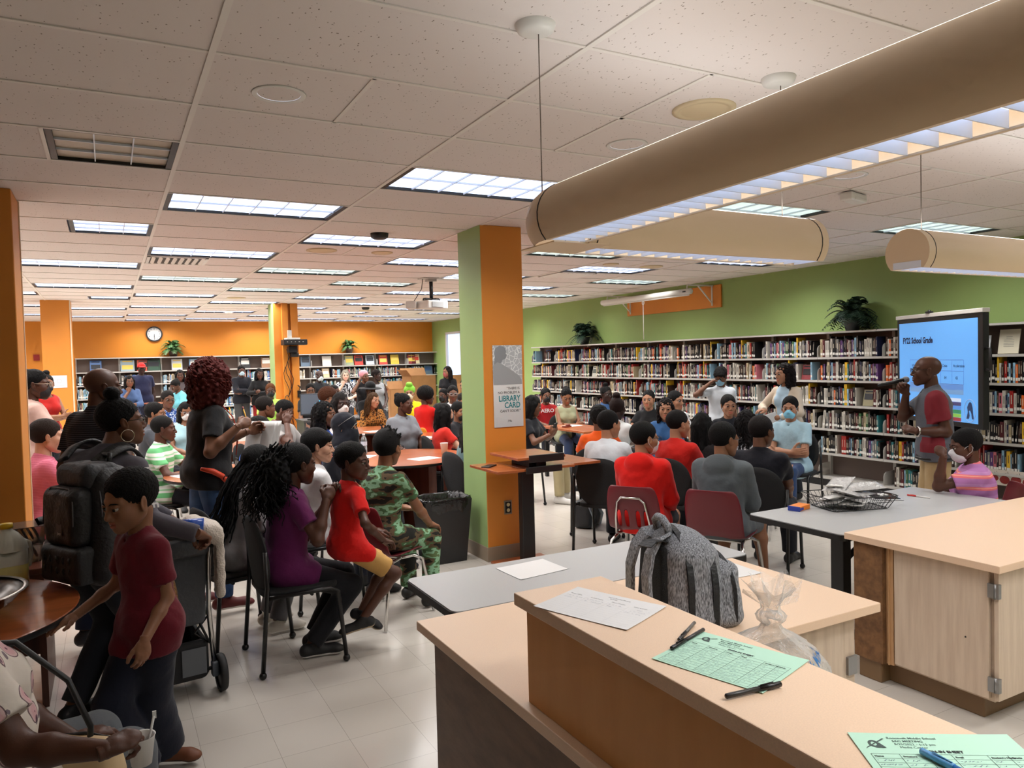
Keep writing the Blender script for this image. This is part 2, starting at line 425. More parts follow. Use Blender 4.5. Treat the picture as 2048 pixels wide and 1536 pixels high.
# ---------------------------------------------------------------- people
def nrm(v): v = np.array(v, float); return v/max(np.linalg.norm(v), 1e-9)
def ik(S, T, l1, l2, pole):
    S = np.array(S, float); T = np.array(T, float); d = T-S; L = np.linalg.norm(d); mx = (l1+l2)*.995
    if L > mx: T = S+d/L*mx; d = T-S; L = mx
    L = max(L, abs(l1-l2)+.01); a = (l1*l1-l2*l2+L*L)/(2*L); hgt = math.sqrt(max(l1*l1-a*a, 0)); u = d/max(np.linalg.norm(d), 1e-9)
    p = np.array(pole, float); p = p-u*(p@u); p = nrm(p) if np.linalg.norm(p) > 1e-6 else nrm(np.cross(u, [1, 0, 0]))
    return S+u*a+p*hgt, T
def fcone(F, a, b, r1, r2, k=.03, flat=True, mode='u'):
    a = np.array(a, float); b = np.array(b, float); ba = b-a; L = max(ba@ba, 1e-9); l = math.sqrt(L)
    def fn(X, Y, Z):
        px, py, pz = X-a[0], Y-a[1], Z-a[2]
        t0 = (px*ba[0]+py*ba[1]+pz*ba[2])/L; t = np.clip(t0, 0, 1.2)
        d = np.sqrt((px-t*ba[0])**2+(py-t*ba[1])**2+(pz-t*ba[2])**2)-(r1+t*(r2-r1))
        return np.maximum(d, (t0-1)*l) if flat else d
    r = max(r1, r2); F.op(fn, np.minimum(a, b)-r, np.maximum(a, b)+r, k, mode)
def ftorus(F, c, n, R, r, k=.01):
    c = np.array(c, float); n = nrm(n)
    def fn(X, Y, Z):
        px, py, pz = X-c[0], Y-c[1], Z-c[2]; z = px*n[0]+py*n[1]+pz*n[2]
        q = np.sqrt(np.maximum(px*px+py*py+pz*pz-z*z, 0))-R
        return np.sqrt(q*q+(z*.6)**2)-r
    F.op(fn, c-R-r*2, c+R+r*2, k)
# wrist target (in shoulder-mid frame, metres for a 1.70 m adult), elbow pole, hand pose, palm normal, finger direction
ARMS = {'side': ((.23, .02, -.52), (.3, -1, 0), 'relaxed', (-1, 0, 0), (0, .15, -1)),
        'lap': ((.11, .34, -.36), (.6, -.5, -.8), 'relaxed', (0, 0, -1), (-.4, 1, -.1)),
        'knee': ((.14, .42, -.36), (.7, -.3, -.8), 'relaxed', (0, 0, -1), (0, 1, -.2)),
        'table': ((.12, .38, -.24), (.9, -.2, -.6), 'flat', (0, 0, -1), (-.5, 1, 0)),
        'clasp': ((.05, .36, -.24), (1, -.2, -.6), 'hold', (-1, 0, -.3), (-.5, 1, 0)),
        'cross': ((-.08, .24, -.22), (1, .2, -.7), 'flat', (0, -1, 0), (-1, .1, .15)),
        'cross2': ((-.06, .21, -.27), (1, .2, -.7), 'flat', (0, -1, 0), (-1, .1, .1)),
        'chin': ((.06, .17, .02), (.7, .4, -1), 'fist', (-.2, -1, 0), (-.2, .1, 1)),
        'cheek': ((.13, .13, .09), (.8, .6, -1), 'relaxed', (-1, -.2, 0), (-.2, .0, 1)),
        'ear': ((.16, .06, .14), (.8, .8, -.8), 'relaxed', (-1, 0, 0), (-.5, -.2, 1)),
        'phone': ((.07, .30, -.12), (.9, -.2, -.8), 'hold', (-.3, -.6, .4), (-.3, .6, .8)),
        'hold': ((.10, .32, -.18), (.9, -.4, -.7), 'grip', (-1, 0, 0), (-.3, 1, .2)),
        'back': ((.08, -.16, -.40), (1, -.3, 0), 'relaxed', (0, -1, 0), (-.6, 0, -.5)),
        'hip': ((.20, .10, -.42), (.9, -.8, 0), 'relaxed', (-1, 0, 0), (-.3, .2, -1))}
SKIN = {'d1': (52, 31, 24), 'd2': (82, 50, 36), 'd3': (108, 70, 50), 'm1': (138, 94, 68), 'm2': (168, 120, 92), 'l1': (200, 152, 126), 'l2': (222, 180, 158)}
def skin_mat(k):
    c = SKIN[k]; m = mat('skin_'+k, c, .48, spec=.4, bump=.06, bscale=160)
    m.node_tree.nodes['Principled BSDF'].inputs['Subsurface Weight'].default_value = 0.0
    return m
def lip_mat(k):
    c = SKIN[k]; return mat('lip_'+k, (min(255, c[0]*1.06+6), c[1]*.88, c[2]*.92+2), .42)
def HAIR(c): return mat('hair_%d_%d_%d' % tuple(c), tuple(v*.62 for v in c), .66, bump=.8, bscale=260, spec=.16)
BLK = (17, 14, 14)
def cloth(c, rough=.85, bump=.6, bs=15): return mat('cloth_%d_%d_%d' % tuple(c), c, rough, bump=bump, bscale=bs, spec=.2, sheen=.1)
PEOPLE = []
def person(label, head, hd, hh=None, pitch=4, roll=0, pose='sit', skin='d2', hair=('short', BLK), top=('tee', (60, 60, 60)), bottom=('long', (30, 32, 40)),
           R='lap', L='lap', s=None, lean=4, side=0, twist=0, child=False, fat=1.0, h=.014, hs=None, female=False, mask=None, glasses=None, shoes=(28, 28, 30), sole=None,
           feet=None, knees=None, neck=None, extra=None, group=None, bare=None, sock=None, wide=1.0, hem=.10, stretch=1.0):
    hh = hd if hh is None else hh
    x, y, z = head
    hs = hs or (0.93 if child else 1.0)
    if s is None: s = z/1.60 if pose == 'stand' else 1.0
    le = radians(lean); sd = radians(side)
    u = nrm((sin(sd), sin(le), cos(le)*cos(sd))); tw = radians(-twist)
    rp = np.array([1., 0, 0]); rc = nrm(np.array([cos(tw), sin(tw), 0])-u*0)
    rc = nrm(rc-u*(rc@u)); fc = np.cross(u, rc); rp2 = nrm(rp-u*(rp@u)); fp = np.cross(u, rp2)
    Rc = np.stack([rc, fc, u], 1); Rp = np.stack([rp2, fp, u], 1)
    hv = nrm(u*np.array([.7, .7, 1])+np.array([0, .10, 0])); rel = -radians(hh-hd)
    RH = np.array(Matrix.Rotation(rel, 3, 'Z') @ Matrix.Rotation(radians(-pitch), 3, 'X') @ Matrix.Rotation(radians(roll), 3, 'Y'))
    offN = u*.49*s*stretch
    hc0 = offN+hv*(.035*s+.105*hs)+RH @ np.array([0, .018, .0])
    pz = z-hc0[2]; P0 = np.array([0, 0, pz])
    N = P0+offN; HC = P0+hc0
    root = empty('person', (0, 0, 0), -radians(hd), label, 'person', group)
    c_, s_ = cos(-radians(hd)), sin(-radians(hd))
    root.location = (x-(c_*HC[0]-s_*HC[1]), y-(s_*HC[0]+c_*HC[1]), 0); c_, s_ = float(c_), float(s_)
    ssh = P0+u*.418*s*stretch; SH = {}
    WR = .155*s*wide*(.93 if female else 1)
    for k, sg in (('R', 1), ('L', -1)): SH[k] = ssh+rc*sg*WR
    l1, l2 = .285*s, .25*s
    EL, WRI, HP = {}, {}, {}
    for k, sg in (('R', 1), ('L', -1)):
        a = {'R': R, 'L': L}[k]
        if isinstance(a, str): a = ARMS[a]
        elif len(a) < 5: a = tuple(a)+tuple(ARMS['lap'][len(a):])
        mir = np.array([sg, 1, 1.])
        if a[0][0] == 'W':
            q_ = np.array(a[0][1:4])-np.array([root.location[0], root.location[1], 0]); T = np.array([c_*q_[0]+s_*q_[1], -s_*q_[0]+c_*q_[1], q_[2]])
        else: T = ssh+Rc @ (np.array(a[0])*mir*s)
        pole = Rc @ (np.array(a[1])*mir)
        EL[k], WRI[k] = ik(SH[k], T, l1, l2, pole)
        fdir = nrm(WRI[k]-EL[k]) if a[4] is None else nrm(Rc @ (np.array(a[4])*mir)); HP[k] = (a[2], nrm(Rc @ (np.array(a[3])*mir)), fdir)
    HI, KN, AN = {}, {}, {}
    t1, t2 = .43*s, .42*s
    for i, (k, sg) in enumerate((('R', 1), ('L', -1))):
        HI[k] = P0+np.array([sg*.085*s, 0, -.015])
        if pose == 'stand': f = (feet or {}).get(k, (sg*.10, .0+sg*.03, .085)); pl = (0, 1, 0)
        else: f = (feet or {}).get(k, (sg*.13, .44, .085)); pl = (0, .5, 1)
        if f[0] == 'W': q_ = np.array(f[1:])-np.array([root.location[0], root.location[1], 0]); f = np.array([c_*q_[0]+s_*q_[1], -s_*q_[0]+c_*q_[1], q_[2]])
        else: f = np.array([f[0]*s, f[1]*s, f[2]])
        if knees and k in knees: pl = knees[k]
        KN[k], AN[k] = ik(HI[k], f, t1, t2, pl)
    b = fat
    def torso(F, g, k=.05):
        F.ell(P0+u*.02*s, np.array([.165*b, .125*b, .125])*s+g, Rp, k)
        F.ell(P0+u*.17*s*stretch+fp*.012*(b-1)*6*s, np.array([.140*b, .108*b**1.5, .16])*s+g, Rp, k)
        F.ell(P0+u*.33*s*stretch, np.array([.158*(1+(b-1)*.6)*wide, .112*(1+(b-1)*.7), .15])*s+g, Rc, k)
        F.cone(SH['R']*.92+SH['L']*.08-u*.02*s, SH['L']*.92+SH['R']*.08-u*.02*s, .046*s+g, .046*s+g, k)
        F.cone(N-u*.075*s, N-u*.0*s, .080*s+g, .048*s+g*.5, .04)
        for k_ in 'RL': F.cone(N-u*.035*s, SH[k_]*.8+N*.2-u*.025*s, .040*s+g*.7, .036*s+g*.7, .04)
        if female:
            for q in (-1, 1): F.ell(P0+u*.30*s*stretch+fc*.085*s*(1+(b-1)*.7)+rc*q*.070*s, np.array([.062, .055, .062])*s*(1+(b-1)*.6)+g, None, .03)
    allp = [P0, N, HC]+list(SH.values())+list(EL.values())+list(WRI.values())+list(HI.values())+list(KN.values())+list(AN.values())
    lo = np.min(allp, 0)-.19*max(1, b)-.02; hi = np.max(allp, 0)+.19*max(1, b); lo[2] = max(lo[2], .0)
    hi[2] = min(hi[2], max(N[2]+.16, max(w_[2] for w_ in WRI.values())+.12))
    ar = (1+(b-1)*.8)*(.92 if female or child else 1.0)
    # skin: one continuous surface
    F = Field(lo, hi, h)
    torso(F, -.016)
    F.cone(N-u*.04*s, HC+RH @ np.array([0, -.028, -.055])*hs, .054*s*(.9 if female or child else 1), .049*hs, .03)
    for k in 'RL':
        F.cone(SH[k], EL[k], .042*s*ar, .038*s*ar, .03)
        F.cone(EL[k], EL[k]+(WRI[k]-EL[k])*.35, .037*s*ar, .037*s*ar, .02); F.cone(EL[k]+(WRI[k]-EL[k])*.35, WRI[k], .036*s*ar, .0255*s, .02)
        F.cone(HI[k], KN[k], .074*s*ar, .052*s*ar, .03)
        m_ = KN[k]+(AN[k]-KN[k])*.32; back = nrm(np.array([0, -1, .0])); F.cone(KN[k], m_+back*.012*s, .050*s, .052*s*ar, .03); F.cone(m_+back*.010*s, AN[k], .050*s*ar, .034*s, .03)
    V, Q = F.mesh(); VV, QQ, MM = [V], [Q], [np.zeros(len(Q), int)]; nb = len(V)
    hh_ = .003 if h <= .008 else (.0045 if h <= .0105 else .0075)
    hv_, hq_, hm_ = cached(('head', child, hh_), lambda: make_head(child, hh_))
    VV.append(hv_*hs @ RH.T+HC); QQ.append(hq_+nb); MM.append(hm_); nb += len(hv_)
    hd_h = .0028 if h <= .008 else (.004 if h <= .0105 else .007)
    for k, sg in (('R', 1), ('L', -1)):
        ps, pn, fd = HP[k]
        v, q = cached(('hand', ps, hd_h), lambda: make_hand(ps, hd_h))
        y_ = fd; z_ = -pn; z_ = nrm(z_-y_*(z_@y_)); x_ = np.cross(y_, z_)
        Rm = np.stack([x_, y_, z_], 1); vv = v*(s if not child else s*.95)*(.93 if female else 1.0)
        if sg == 1: vv = vv*[1, 1, 1]
        else: vv = vv*[-1, 1, 1]; q = q[:, ::-1]
        VV.append(vv @ Rm.T+WRI[k]); QQ.append(q+nb); MM.append(np.zeros(len(q), int)); nb += len(v)
    brow = hair[1] if hair[0] != 'bald' and sum(hair[1]) < 200 else (25, 18, 14)
    if hair[0] in ('white',): brow = (120, 110, 100)
    mesh_np('body', np.concatenate(VV), np.concatenate(QQ), [skin_mat(skin), lip_mat(skin), mat('eye_white', (158, 148, 140), .3), mat('eye_dark', (26, 16, 12), .15), HAIR(brow)], np.concatenate(MM), True, root)
    # clothes
    kind, tc = top[0], top[1]; tm = tc if isinstance(tc, bpy.types.Material) else cloth(tc)
    g = {'hoodie': .026, 'jacket': .022, 'loose': .024}.get(kind, .014)
    gp = .014 if bottom[0] != 'baggy' else .028
    F = Field(lo, hi, h); torso(F, g*s)
    if kind != 'tank':
        t = {'tee': .62, 'polo': .66, 'loose': .70, 'long': 1.0, 'hoodie': 1.0, 'jacket': 1.0, 'roll': 1.0, 'sleeveless': 0}[kind]
        for k in 'RL':
            if t == 0: continue
            if t < 1:
                e = SH[k]+(EL[k]-SH[k])*t; fcone(F, SH[k], e, .043*s*ar+g, .045*s*ar+g*1.3, .03)
            else:
                F.cone(SH[k], EL[k], .043*s*ar+g, .041*s*ar+g*.9, .03); e = EL[k]+(WRI[k]-EL[k])*(.97 if kind != 'roll' else .45); fcone(F, EL[k], e, .042*s*ar+g*.9, .029*s+g*.8, .02)
    for k in 'RL': F.cone(HI[k], HI[k]+nrm(KN[k]-HI[k])*.13*s, .090*s*ar+gp+.004, .090*s*ar+gp+.004, .03)
    F.ell(P0-u*.01*s, np.array([.170*b, .130*b, .125])*s+g, Rp, .04)
    F.lumps(.0035, 26/s, len(label) % 7); F.lumps(.0022, 48/s, 2.)
    F.plane(-u, -(u@P0)+hem*s)
    if kind in ('tank', 'sleeveless') and kind == 'tank':
        for k in 'RL': F.ell(SH[k]+rc*(1 if k == 'R' else -1)*.045*s, (.05*s, .09*s, .10*s), Rc, .01, 's')
    nr = {'tank': .085, 'hoodie': .066, 'sleeveless': .070}.get(kind, .060)
    F.cone(N+fc*.012*s-u*(.02 if kind != 'tank' else .05)*s, N+u*.12*s+fc*.02, nr*s*.86, nr*s*1.05, .008, 's')
    if kind in ('polo', 'loose', 'jacket', 'roll'): F.cone(N+fc*.075*s-u*.045*s, N+fc*.06*s+u*.05*s, .010*s, .034*s, .01, 's')
    if kind == 'polo' or kind == 'roll' or kind == 'jacket': ftorus(F, N-u*.008*s+fc*.006, nrm(u+fc*.25), .060*s, .0115*s, .004)
    if kind == 'hoodie': F.ell(N-u*.04*s-fc*.085*s, np.array([.115, .06, .085])*s, Rc, .02); ftorus(F, N-u*.012*s, nrm(u+fc*.3), .066*s, .019*s, .015)
    if h > .012: F.f -= .001
    V, Q = F.mesh()
    if h <= .0105: V = smooth_mesh(V, Q, 1)
    shirt = mesh_np({'hoodie': 'hoodie', 'jacket': 'jacket'}.get(kind, 'shirt'), V, Q, [tm]+([top[2]] if len(top) > 2 else []), None, True, root)
    if len(top) > 3:       # second colour where fn says so
        C = V[Q].mean(1); mi = np.asarray(top[3](C, dict(N=N, u=u, rc=rc, fc=fc, SH=SH, P0=P0, s=s, EL=EL)), int); shirt.data.polygons.foreach_set('material_index', mi.astype(np.int32))
    bk, bc = bottom[0], bottom[1]; bm = bc if isinstance(bc, bpy.types.Material) else cloth(bc)
    F = Field(lo, hi, h); gp = .014 if bk != 'baggy' else .028
    F.ell(P0+u*.02*s, np.array([.165*b, .125*b, .125])*s+.006, Rp, .04); F.ell(P0+u*.08*s, np.array([.130*b, .100*b, .09])*s+.002, Rp, .03)
    for k in 'RL':
        if bk == 'short':
            fcone(F, HI[k], HI[k]+(KN[k]-HI[k])*.80, .082*s*ar+gp, .068*s*ar+gp*1.3, .03)
        elif bk == 'skirt':
            F.cone(HI[k], KN[k], .095*s*ar, .085*s*ar, .06); fcone(F, KN[k], KN[k]+(AN[k]-KN[k])*.45, .085*s*ar, .10*s*ar, .06)
        else:
            F.cone(HI[k], KN[k], .082*s*ar+gp, .060*s*ar+gp, .03); fcone(F, KN[k], AN[k]+(KN[k]-AN[k])*.02, .060*s*ar+gp, .043*s+gp*(1.2 if bk != 'baggy' else 2.0), .02)
    F.lumps(.0035, 24/s, 5.)
    F.plane(u, u@P0+.08*s)
    V, Q = F.mesh()
    if h <= .0105: V = smooth_mesh(V, Q, 1)
    mesh_np({'short': 'shorts', 'skirt': 'skirt'}.get(bk, 'trousers'), V, Q, bm, None, True, root)
    # shoes
    for k, sg in (('R', 1), ('L', -1)):
        if AN[k][2] > .5: continue
        sh_h = .006 if h <= .0105 else .01
        v, q, m = cached(('shoe', sh_h), lambda: make_shoe(sh_h, 'mid'))
        fd = (feet or {}).get(k+'d', (sg*.12, 1, 0)); y_ = nrm(fd); z_ = nrm(np.array([0, 0, 1.])-y_*y_[2]); x_ = np.cross(y_, z_)
        mesh_np('shoe', v*s*(1.0 if not child else 1.05) @ np.stack([x_, y_, z_], 1).T+AN[k]+np.array([0, 0, .085*s-.085 if not (feet and k in feet) else 0]), q, [mat('shoe_%d%d%d' % shoes, shoes, .6), mat('sole_%d%d%d' % (sole or shoes), sole or shoes, .7)], m, True, root)
    # hair and face things
    def on_head(name, V, Q, m, sc=1.0):
        return mesh_np(name, np.asarray(V)*hs*sc @ RH.T+HC, Q, m, None, True, root)
    def mb_head(name, mb, m):
        st = [tuple(RH @ (np.array(p)*hs)+HC) for p in mb.v]; mb.v = st
        return mb.build(name, m, root)
    if hair[0] not in ('bald', 'none'):
        v, q = cached(('hair', hair[0], hh_), lambda: make_hair(hair[0], max(hh_, .004)))
        on_head('hair', v, q, HAIR(hair[1]))
    if mask:
        v, q = cached(('mask', hh_), lambda: make_mask(max(hh_, .004)))
        on_head('face_mask', v, q, mat('mask_%d%d%d' % tuple(mask), mask, .75, bump=.3, bscale=60))
    if glasses:
        m = MB()
        for sx in (-1, 1):
            P = [(sx*.033+px, .1075-abs(px)*.10, .006+pz_) for px, pz_ in rrect(.050, .036, .014, 3)]
            m.tube(P, .0019, 5, closed=True)
            m.tube([(sx*.057, .100, .014), (sx*.073, .060, .012), (sx*.083, -.005, .012)], .0020, 5)
        m.tube([(-.009, .1075, .010), (0, .110, .013), (.009, .1075, .010)], .0019, 5)
        mb_head('glasses', m, mat('frame_%d%d%d' % tuple(glasses), glasses, .35))
    info = dict(root=root, N=N, HC=HC, RH=RH, hs=hs, s=s, P0=P0, SH=SH, EL=EL, WR=WRI, HP=HP, KN=KN, AN=AN, u=u, rc=rc, fc=fc, on=mb_head, onv=on_head, F=F, lo=lo, hi=hi, h=h)
    def world(p):
        p = np.array(p); return np.array([root.location[0]+c_*p[0]-s_*p[1], root.location[1]+s_*p[0]+c_*p[1], p[2]])
    info['world'] = world
    if extra: extra(info)
    PEOPLE.append(info); return info
# ---------------------------------------------------------------- the room
CEIL = 2.87; XR = 8.36; YF = 20.34; XL = -6.5; YB = -3.2
GX = lambda i: 0.375+1.22*i
GY = lambda j: 4.14+0.61*j
def struct(o): o['kind'] = 'structure'; return o
def floor_mat():
    m = bpy.data.materials.new('vinyl floor tiles'); m.use_nodes = True; nt = m.node_tree; b = nt.nodes['Principled BSDF']
    tc = node(nt, 'ShaderNodeTexCoord'); br = node(nt, 'ShaderNodeTexBrick')
    br.offset = 0.0; br.inputs['Scale'].default_value = 1.0
    br.inputs['Brick Width'].default_value = .305; br.inputs['Row Height'].default_value = .305
    br.inputs['Mortar Size'].default_value = .0012; br.inputs['Mortar Smooth'].default_value = .2; br.inputs['Bias'].default_value = 0
    br.inputs['Color1'].default_value = rgb(212, 205, 196); br.inputs['Color2'].default_value = rgb(208, 201, 191); br.inputs['Mortar'].default_value = rgb(165, 158, 148)
    nt.links.new(tc.outputs['Object'], br.inputs['Vector'])
    n = node(nt, 'ShaderNodeTexNoise'); n.inputs['Scale'].default_value = 1.6; n.inputs['Detail'].default_value = 6
    nt.links.new(tc.outputs['Object'], n.inputs['Vector'])
    mx = node(nt, 'ShaderNodeMix', data_type='RGBA', blend_type='MULTIPLY'); mx.inputs[0].default_value = .35
    rp = node(nt, 'ShaderNodeValToRGB'); rp.color_ramp.elements[0].color = (.80, .78, .76, 1); rp.color_ramp.elements[1].color = (1, 1, 1, 1)
    nt.links.new(n.outputs[0], rp.inputs[0]); nt.links.new(br.outputs['Color'], mx.inputs[6]); nt.links.new(rp.outputs[0], mx.inputs[7])
    nt.links.new(mx.outputs[2], b.inputs['Base Color'])
    mr = node(nt, 'ShaderNodeMapRange'); mr.inputs[3].default_value = .10; mr.inputs[4].default_value = .30
    nt.links.new(n.outputs[0], mr.inputs[0]); nt.links.new(mr.outputs[0], b.inputs['Roughness'])
    b.inputs['Specular IOR Level'].default_value = .55
    bp = node(nt, 'ShaderNodeBump'); bp.inputs['Strength'].default_value = .04; bp.inputs['Distance'].default_value = .004
    n2 = node(nt, 'ShaderNodeTexNoise'); n2.inputs['Scale'].default_value = 9; nt.links.new(tc.outputs['Object'], n2.inputs['Vector'])
    nt.links.new(n2.outputs[0], bp.inputs['Height']); nt.links.new(bp.outputs[0], b.inputs['Normal'])
    return m
def ceil_mat():
    m = bpy.data.materials.new('fissured ceiling tile'); m.use_nodes = True; nt = m.node_tree; b = nt.nodes['Principled BSDF']
    tc = node(nt, 'ShaderNodeTexCoord'); v = node(nt, 'ShaderNodeTexVoronoi'); v.inputs['Scale'].default_value = 62; v.inputs['Randomness'].default_value = 1
    mp = node(nt, 'ShaderNodeMapping'); mp.inputs['Scale'].default_value = (1, .55, 1); nt.links.new(tc.outputs['Object'], mp.inputs[0]); nt.links.new(mp.outputs[0], v.inputs['Vector'])
    n = node(nt, 'ShaderNodeTexNoise'); n.inputs['Scale'].default_value = 38; n.inputs['Detail'].default_value = 3; nt.links.new(tc.outputs['Object'], n.inputs['Vector'])
    a = node(nt, 'ShaderNodeMath', operation='LESS_THAN'); a.inputs[1].default_value = .17; nt.links.new(v.outputs['Distance'], a.inputs[0])
    g = node(nt, 'ShaderNodeMath', operation='GREATER_THAN'); g.inputs[1].default_value = .52; nt.links.new(n.outputs[0], g.inputs[0])
    mu = node(nt, 'ShaderNodeMath', operation='MULTIPLY'); nt.links.new(a.outputs[0], mu.inputs[0]); nt.links.new(g.outputs[0], mu.inputs[1])
    mx = node(nt, 'ShaderNodeMix', data_type='RGBA'); mx.inputs[6].default_value = rgb(228, 219, 214); mx.inputs[7].default_value = rgb(150, 138, 126)
    nt.links.new(mu.outputs[0], mx.inputs[0]); nt.links.new(mx.outputs[2], b.inputs['Base Color']); b.inputs['Roughness'].default_value = .95; b.inputs['Specular IOR Level'].default_value = .1
    return m
M_ORANGE = mat('orange wall paint', (206, 126, 28), .55, var=.03, vscale=2); M_GREEN = mat('green wall paint', (148, 174, 104), .55, var=.03, vscale=2)
M_PGREEN = mat('pale green column paint', (152, 178, 116), .5); M_PORANGE = mat('orange column paint', (216, 136, 50), .5, var=.03, vscale=3)
M_BASE = mat('taupe vinyl base', (150, 134, 116), .5); M_GREYM = mat('grey shelf metal', (188, 184, 178), .42, spec=.4); M_WHITE = mat('white enamel', (226, 224, 218), .4)
M_BLACK = mat('black plastic', (18, 18, 20), .45); M_CHROME = mat('chrome', (205, 203, 200), .18, metal=1.0); M_DARKM = mat('dark back panel', (104, 88, 80), .6)
m = MB(); m.bx(XL, XR, YB, YF, -.06, 0); struct(m.build('floor', floor_mat()))
# recessed troffers: (column, row, half)
LIGHTS = [(-1, 4, 1), (-1, 8, 0), (-1, 12, 0), (-1, 15, 1), (-1, 19, 0), (-1, 23, 0)]
LIGHTS += [(c, r, 0) for c in (0, 2, 4) for r in ((2, 6, 10, 14, 18, 22, 25) if c == 0 else (6, 10, 14, 18, 22, 25))] + [(c, r, 0) for c in (1, 3, 5) for r in (0, 4, 8, 12, 16, 20, 24)]
LIGHTS += [(-3, r, 0) for r in (4, 8, 12, 16, 20, 24)]+[(c, r, 0) for c in (-2,) for r in (6, 10, 14, 18, 22)]+[(1, -7, 0), (3, -6, 0), (5, -4, 0), (2, -9, 0)]
DEAD = (-1, 0, 1)
holes = {}
for c, r, hf in LIGHTS+[DEAD]: holes[(c, r)] = hf
m = MB()
cols = range(-6, 7); rows = range(-13, 28)
for c in cols:
    for r in rows:
        x0, x1 = max(GX(c), XL), min(GX(c+1), XR); y0, y1 = max(GY(r), YB), min(GY(r+1), YF)
        if x1 <= x0 or y1 <= y0: continue
        if (c, r) in holes:
            if holes[(c, r)]: x1 = (GX(c)+GX(c+1))/2
            else: continue
        m.quad((x0, y0, CEIL), (x0, y1, CEIL), (x1, y1, CEIL), (x1, y0, CEIL))
m.bx(XL, XR, YB, YF, CEIL+.16, CEIL+.2)
struct(m.build('ceiling', ceil_mat()))
cg = MB()
for c in cols:
    if XL < GX(c) < XR: cg.bx(GX(c)-.012, GX(c)+.012, YB, YF, CEIL-.006, CEIL-.0005)
for r in rows:
    if YB < GY(r) < YF:
        for c in cols:
            x0, x1 = max(GX(c)+.012, XL), min(GX(c+1)-.012, XR)
            if x1 > x0: cg.bx(x0, x1, GY(r)-.009, GY(r)+.009, CEIL-.005, CEIL-.0005)
for c, r in ((0, -2), (1, -2), (2, -2), (3, -2), (1, -3), (2, -3), (-1, 0), (1, 5), (0, 7), (4, 5), (4, 7), (3, -1), (4, -1), (5, -2), (5, -1), (4, 1), (5, 1), (5, 2), (4, 2), (5, 3)):
    x = GX(c)+.61; cg.bx(x-.009, x+.009, GY(r), GY(r+1), CEIL-.005, CEIL-.0005)
struct(cg.build('trim_ceiling_grid', mat('white tee bar', (232, 226, 218), .5)))
gl = MB()       # dark strips paint the shadow line in the gap beside each cross tee
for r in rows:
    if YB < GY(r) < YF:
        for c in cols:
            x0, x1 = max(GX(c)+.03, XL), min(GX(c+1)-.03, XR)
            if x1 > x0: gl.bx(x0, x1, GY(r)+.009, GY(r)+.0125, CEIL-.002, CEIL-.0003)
struct(gl.build('trim_tile_shadow_line', mat('painted tile gap shadow', (70, 60, 52), .9)))
# walls
def wall(name, m_, *b):
    q = MB(); q.bx(*b); return struct(q.build(name, m_))
wall('wall_far', M_ORANGE, XL-.1, XR+.1, YF, YF+.1, 0, CEIL+.2)
# right wall with the tall window near the far corner
q = MB(); q.bx(XR, XR+.12, YB, 18.35, 0, CEIL+.2); q.bx(XR, XR+.12, 19.35, YF+.1, 0, CEIL+.2); q.bx(XR, XR+.12, 18.35, 19.35, 0, 1.2); q.bx(XR, XR+.12, 18.35, 19.35, 2.5, CEIL+.2)
struct(q.build('wall_right', M_GREEN))
q = MB(); q.bx(XR-.01, XR+.05, 18.33, 18.39, 1.2, 2.5); q.bx(XR-.01, XR+.05, 19.31, 19.37, 1.2, 2.5); q.bx(XR-.01, XR+.05, 18.33, 19.37, 1.16, 1.22); q.bx(XR-.01, XR+.05, 18.33, 19.37, 2.46, 2.52)
wf = struct(q.build('window_1', mat('window frame', (200, 196, 190), .5)))
q = MB(); q.bx(XR+.05, XR+.06, 18.39, 19.31, 1.22, 2.46); q.build('pane', mat('bright daylight window pane', (190, 212, 245), .1, emit=1.1), wf)
wall('wall_left', M_ORANGE, XL-.12, XL, YB, YF+.1, 0, CEIL+.2)
wall('wall_back', M_GREEN, XL-.1, XR+.1, YB-.1, YB, 0, CEIL+.2)
q = MB(); q.bx(XL, XR, YF-.012, YF, 0, .11); struct(q.build('baseboard_far', M_BASE))
# pillars
def pillar(n, x0, x1, y0, y1, mats, base=True):
    q = MB(); q.bx(x0, x1, y0, y1, 0, CEIL)
    o = struct(q.build(n, mats, bevel=.006, seg=2))
    for p in o.data.polygons:
        if p.normal.x < -.5: p.material_index = 1
    if base:
        q = MB(); q.bx(x0-.007, x1+.007, y0-.007, y1+.007, 0, .125); b = q.build('baseboard_pillar', M_BASE, bevel=.004); struct(b)
    return o
pillar('pillar_centre', 2.80, 3.20, 5.70, 6.16, [M_PORANGE, M_PGREEN])
PB = pillar('pillar_middle', 2.72, 3.17, 14.28, 14.75, [M_PORANGE, M_PGREEN])
q = MB(); q.bx(2.86, 2.97, 14.19, 14.28, 0, CEIL); q.bx(3.02, 3.15, 14.22, 14.28, 0, CEIL); struct(q.build('trim_cable_chase', M_PORANGE, bevel=.004))
pillar('pillar_left', -.92, -.50, 14.15, 14.6, [M_PORANGE, M_PORANGE])
pillar('pillar_near', -1.0, -.49, 5.60, 6.02, [M_PORANGE, M_PORANGE])
q = MB(); q.bx(-.499, -.484, 6.005, 6.03, 0, CEIL); q.bx(-.515, -.498, 14.14, 14.155, 0, CEIL); struct(q.build('trim_corner_guard', mat('cream corner guard', (226, 205, 176), .5)))
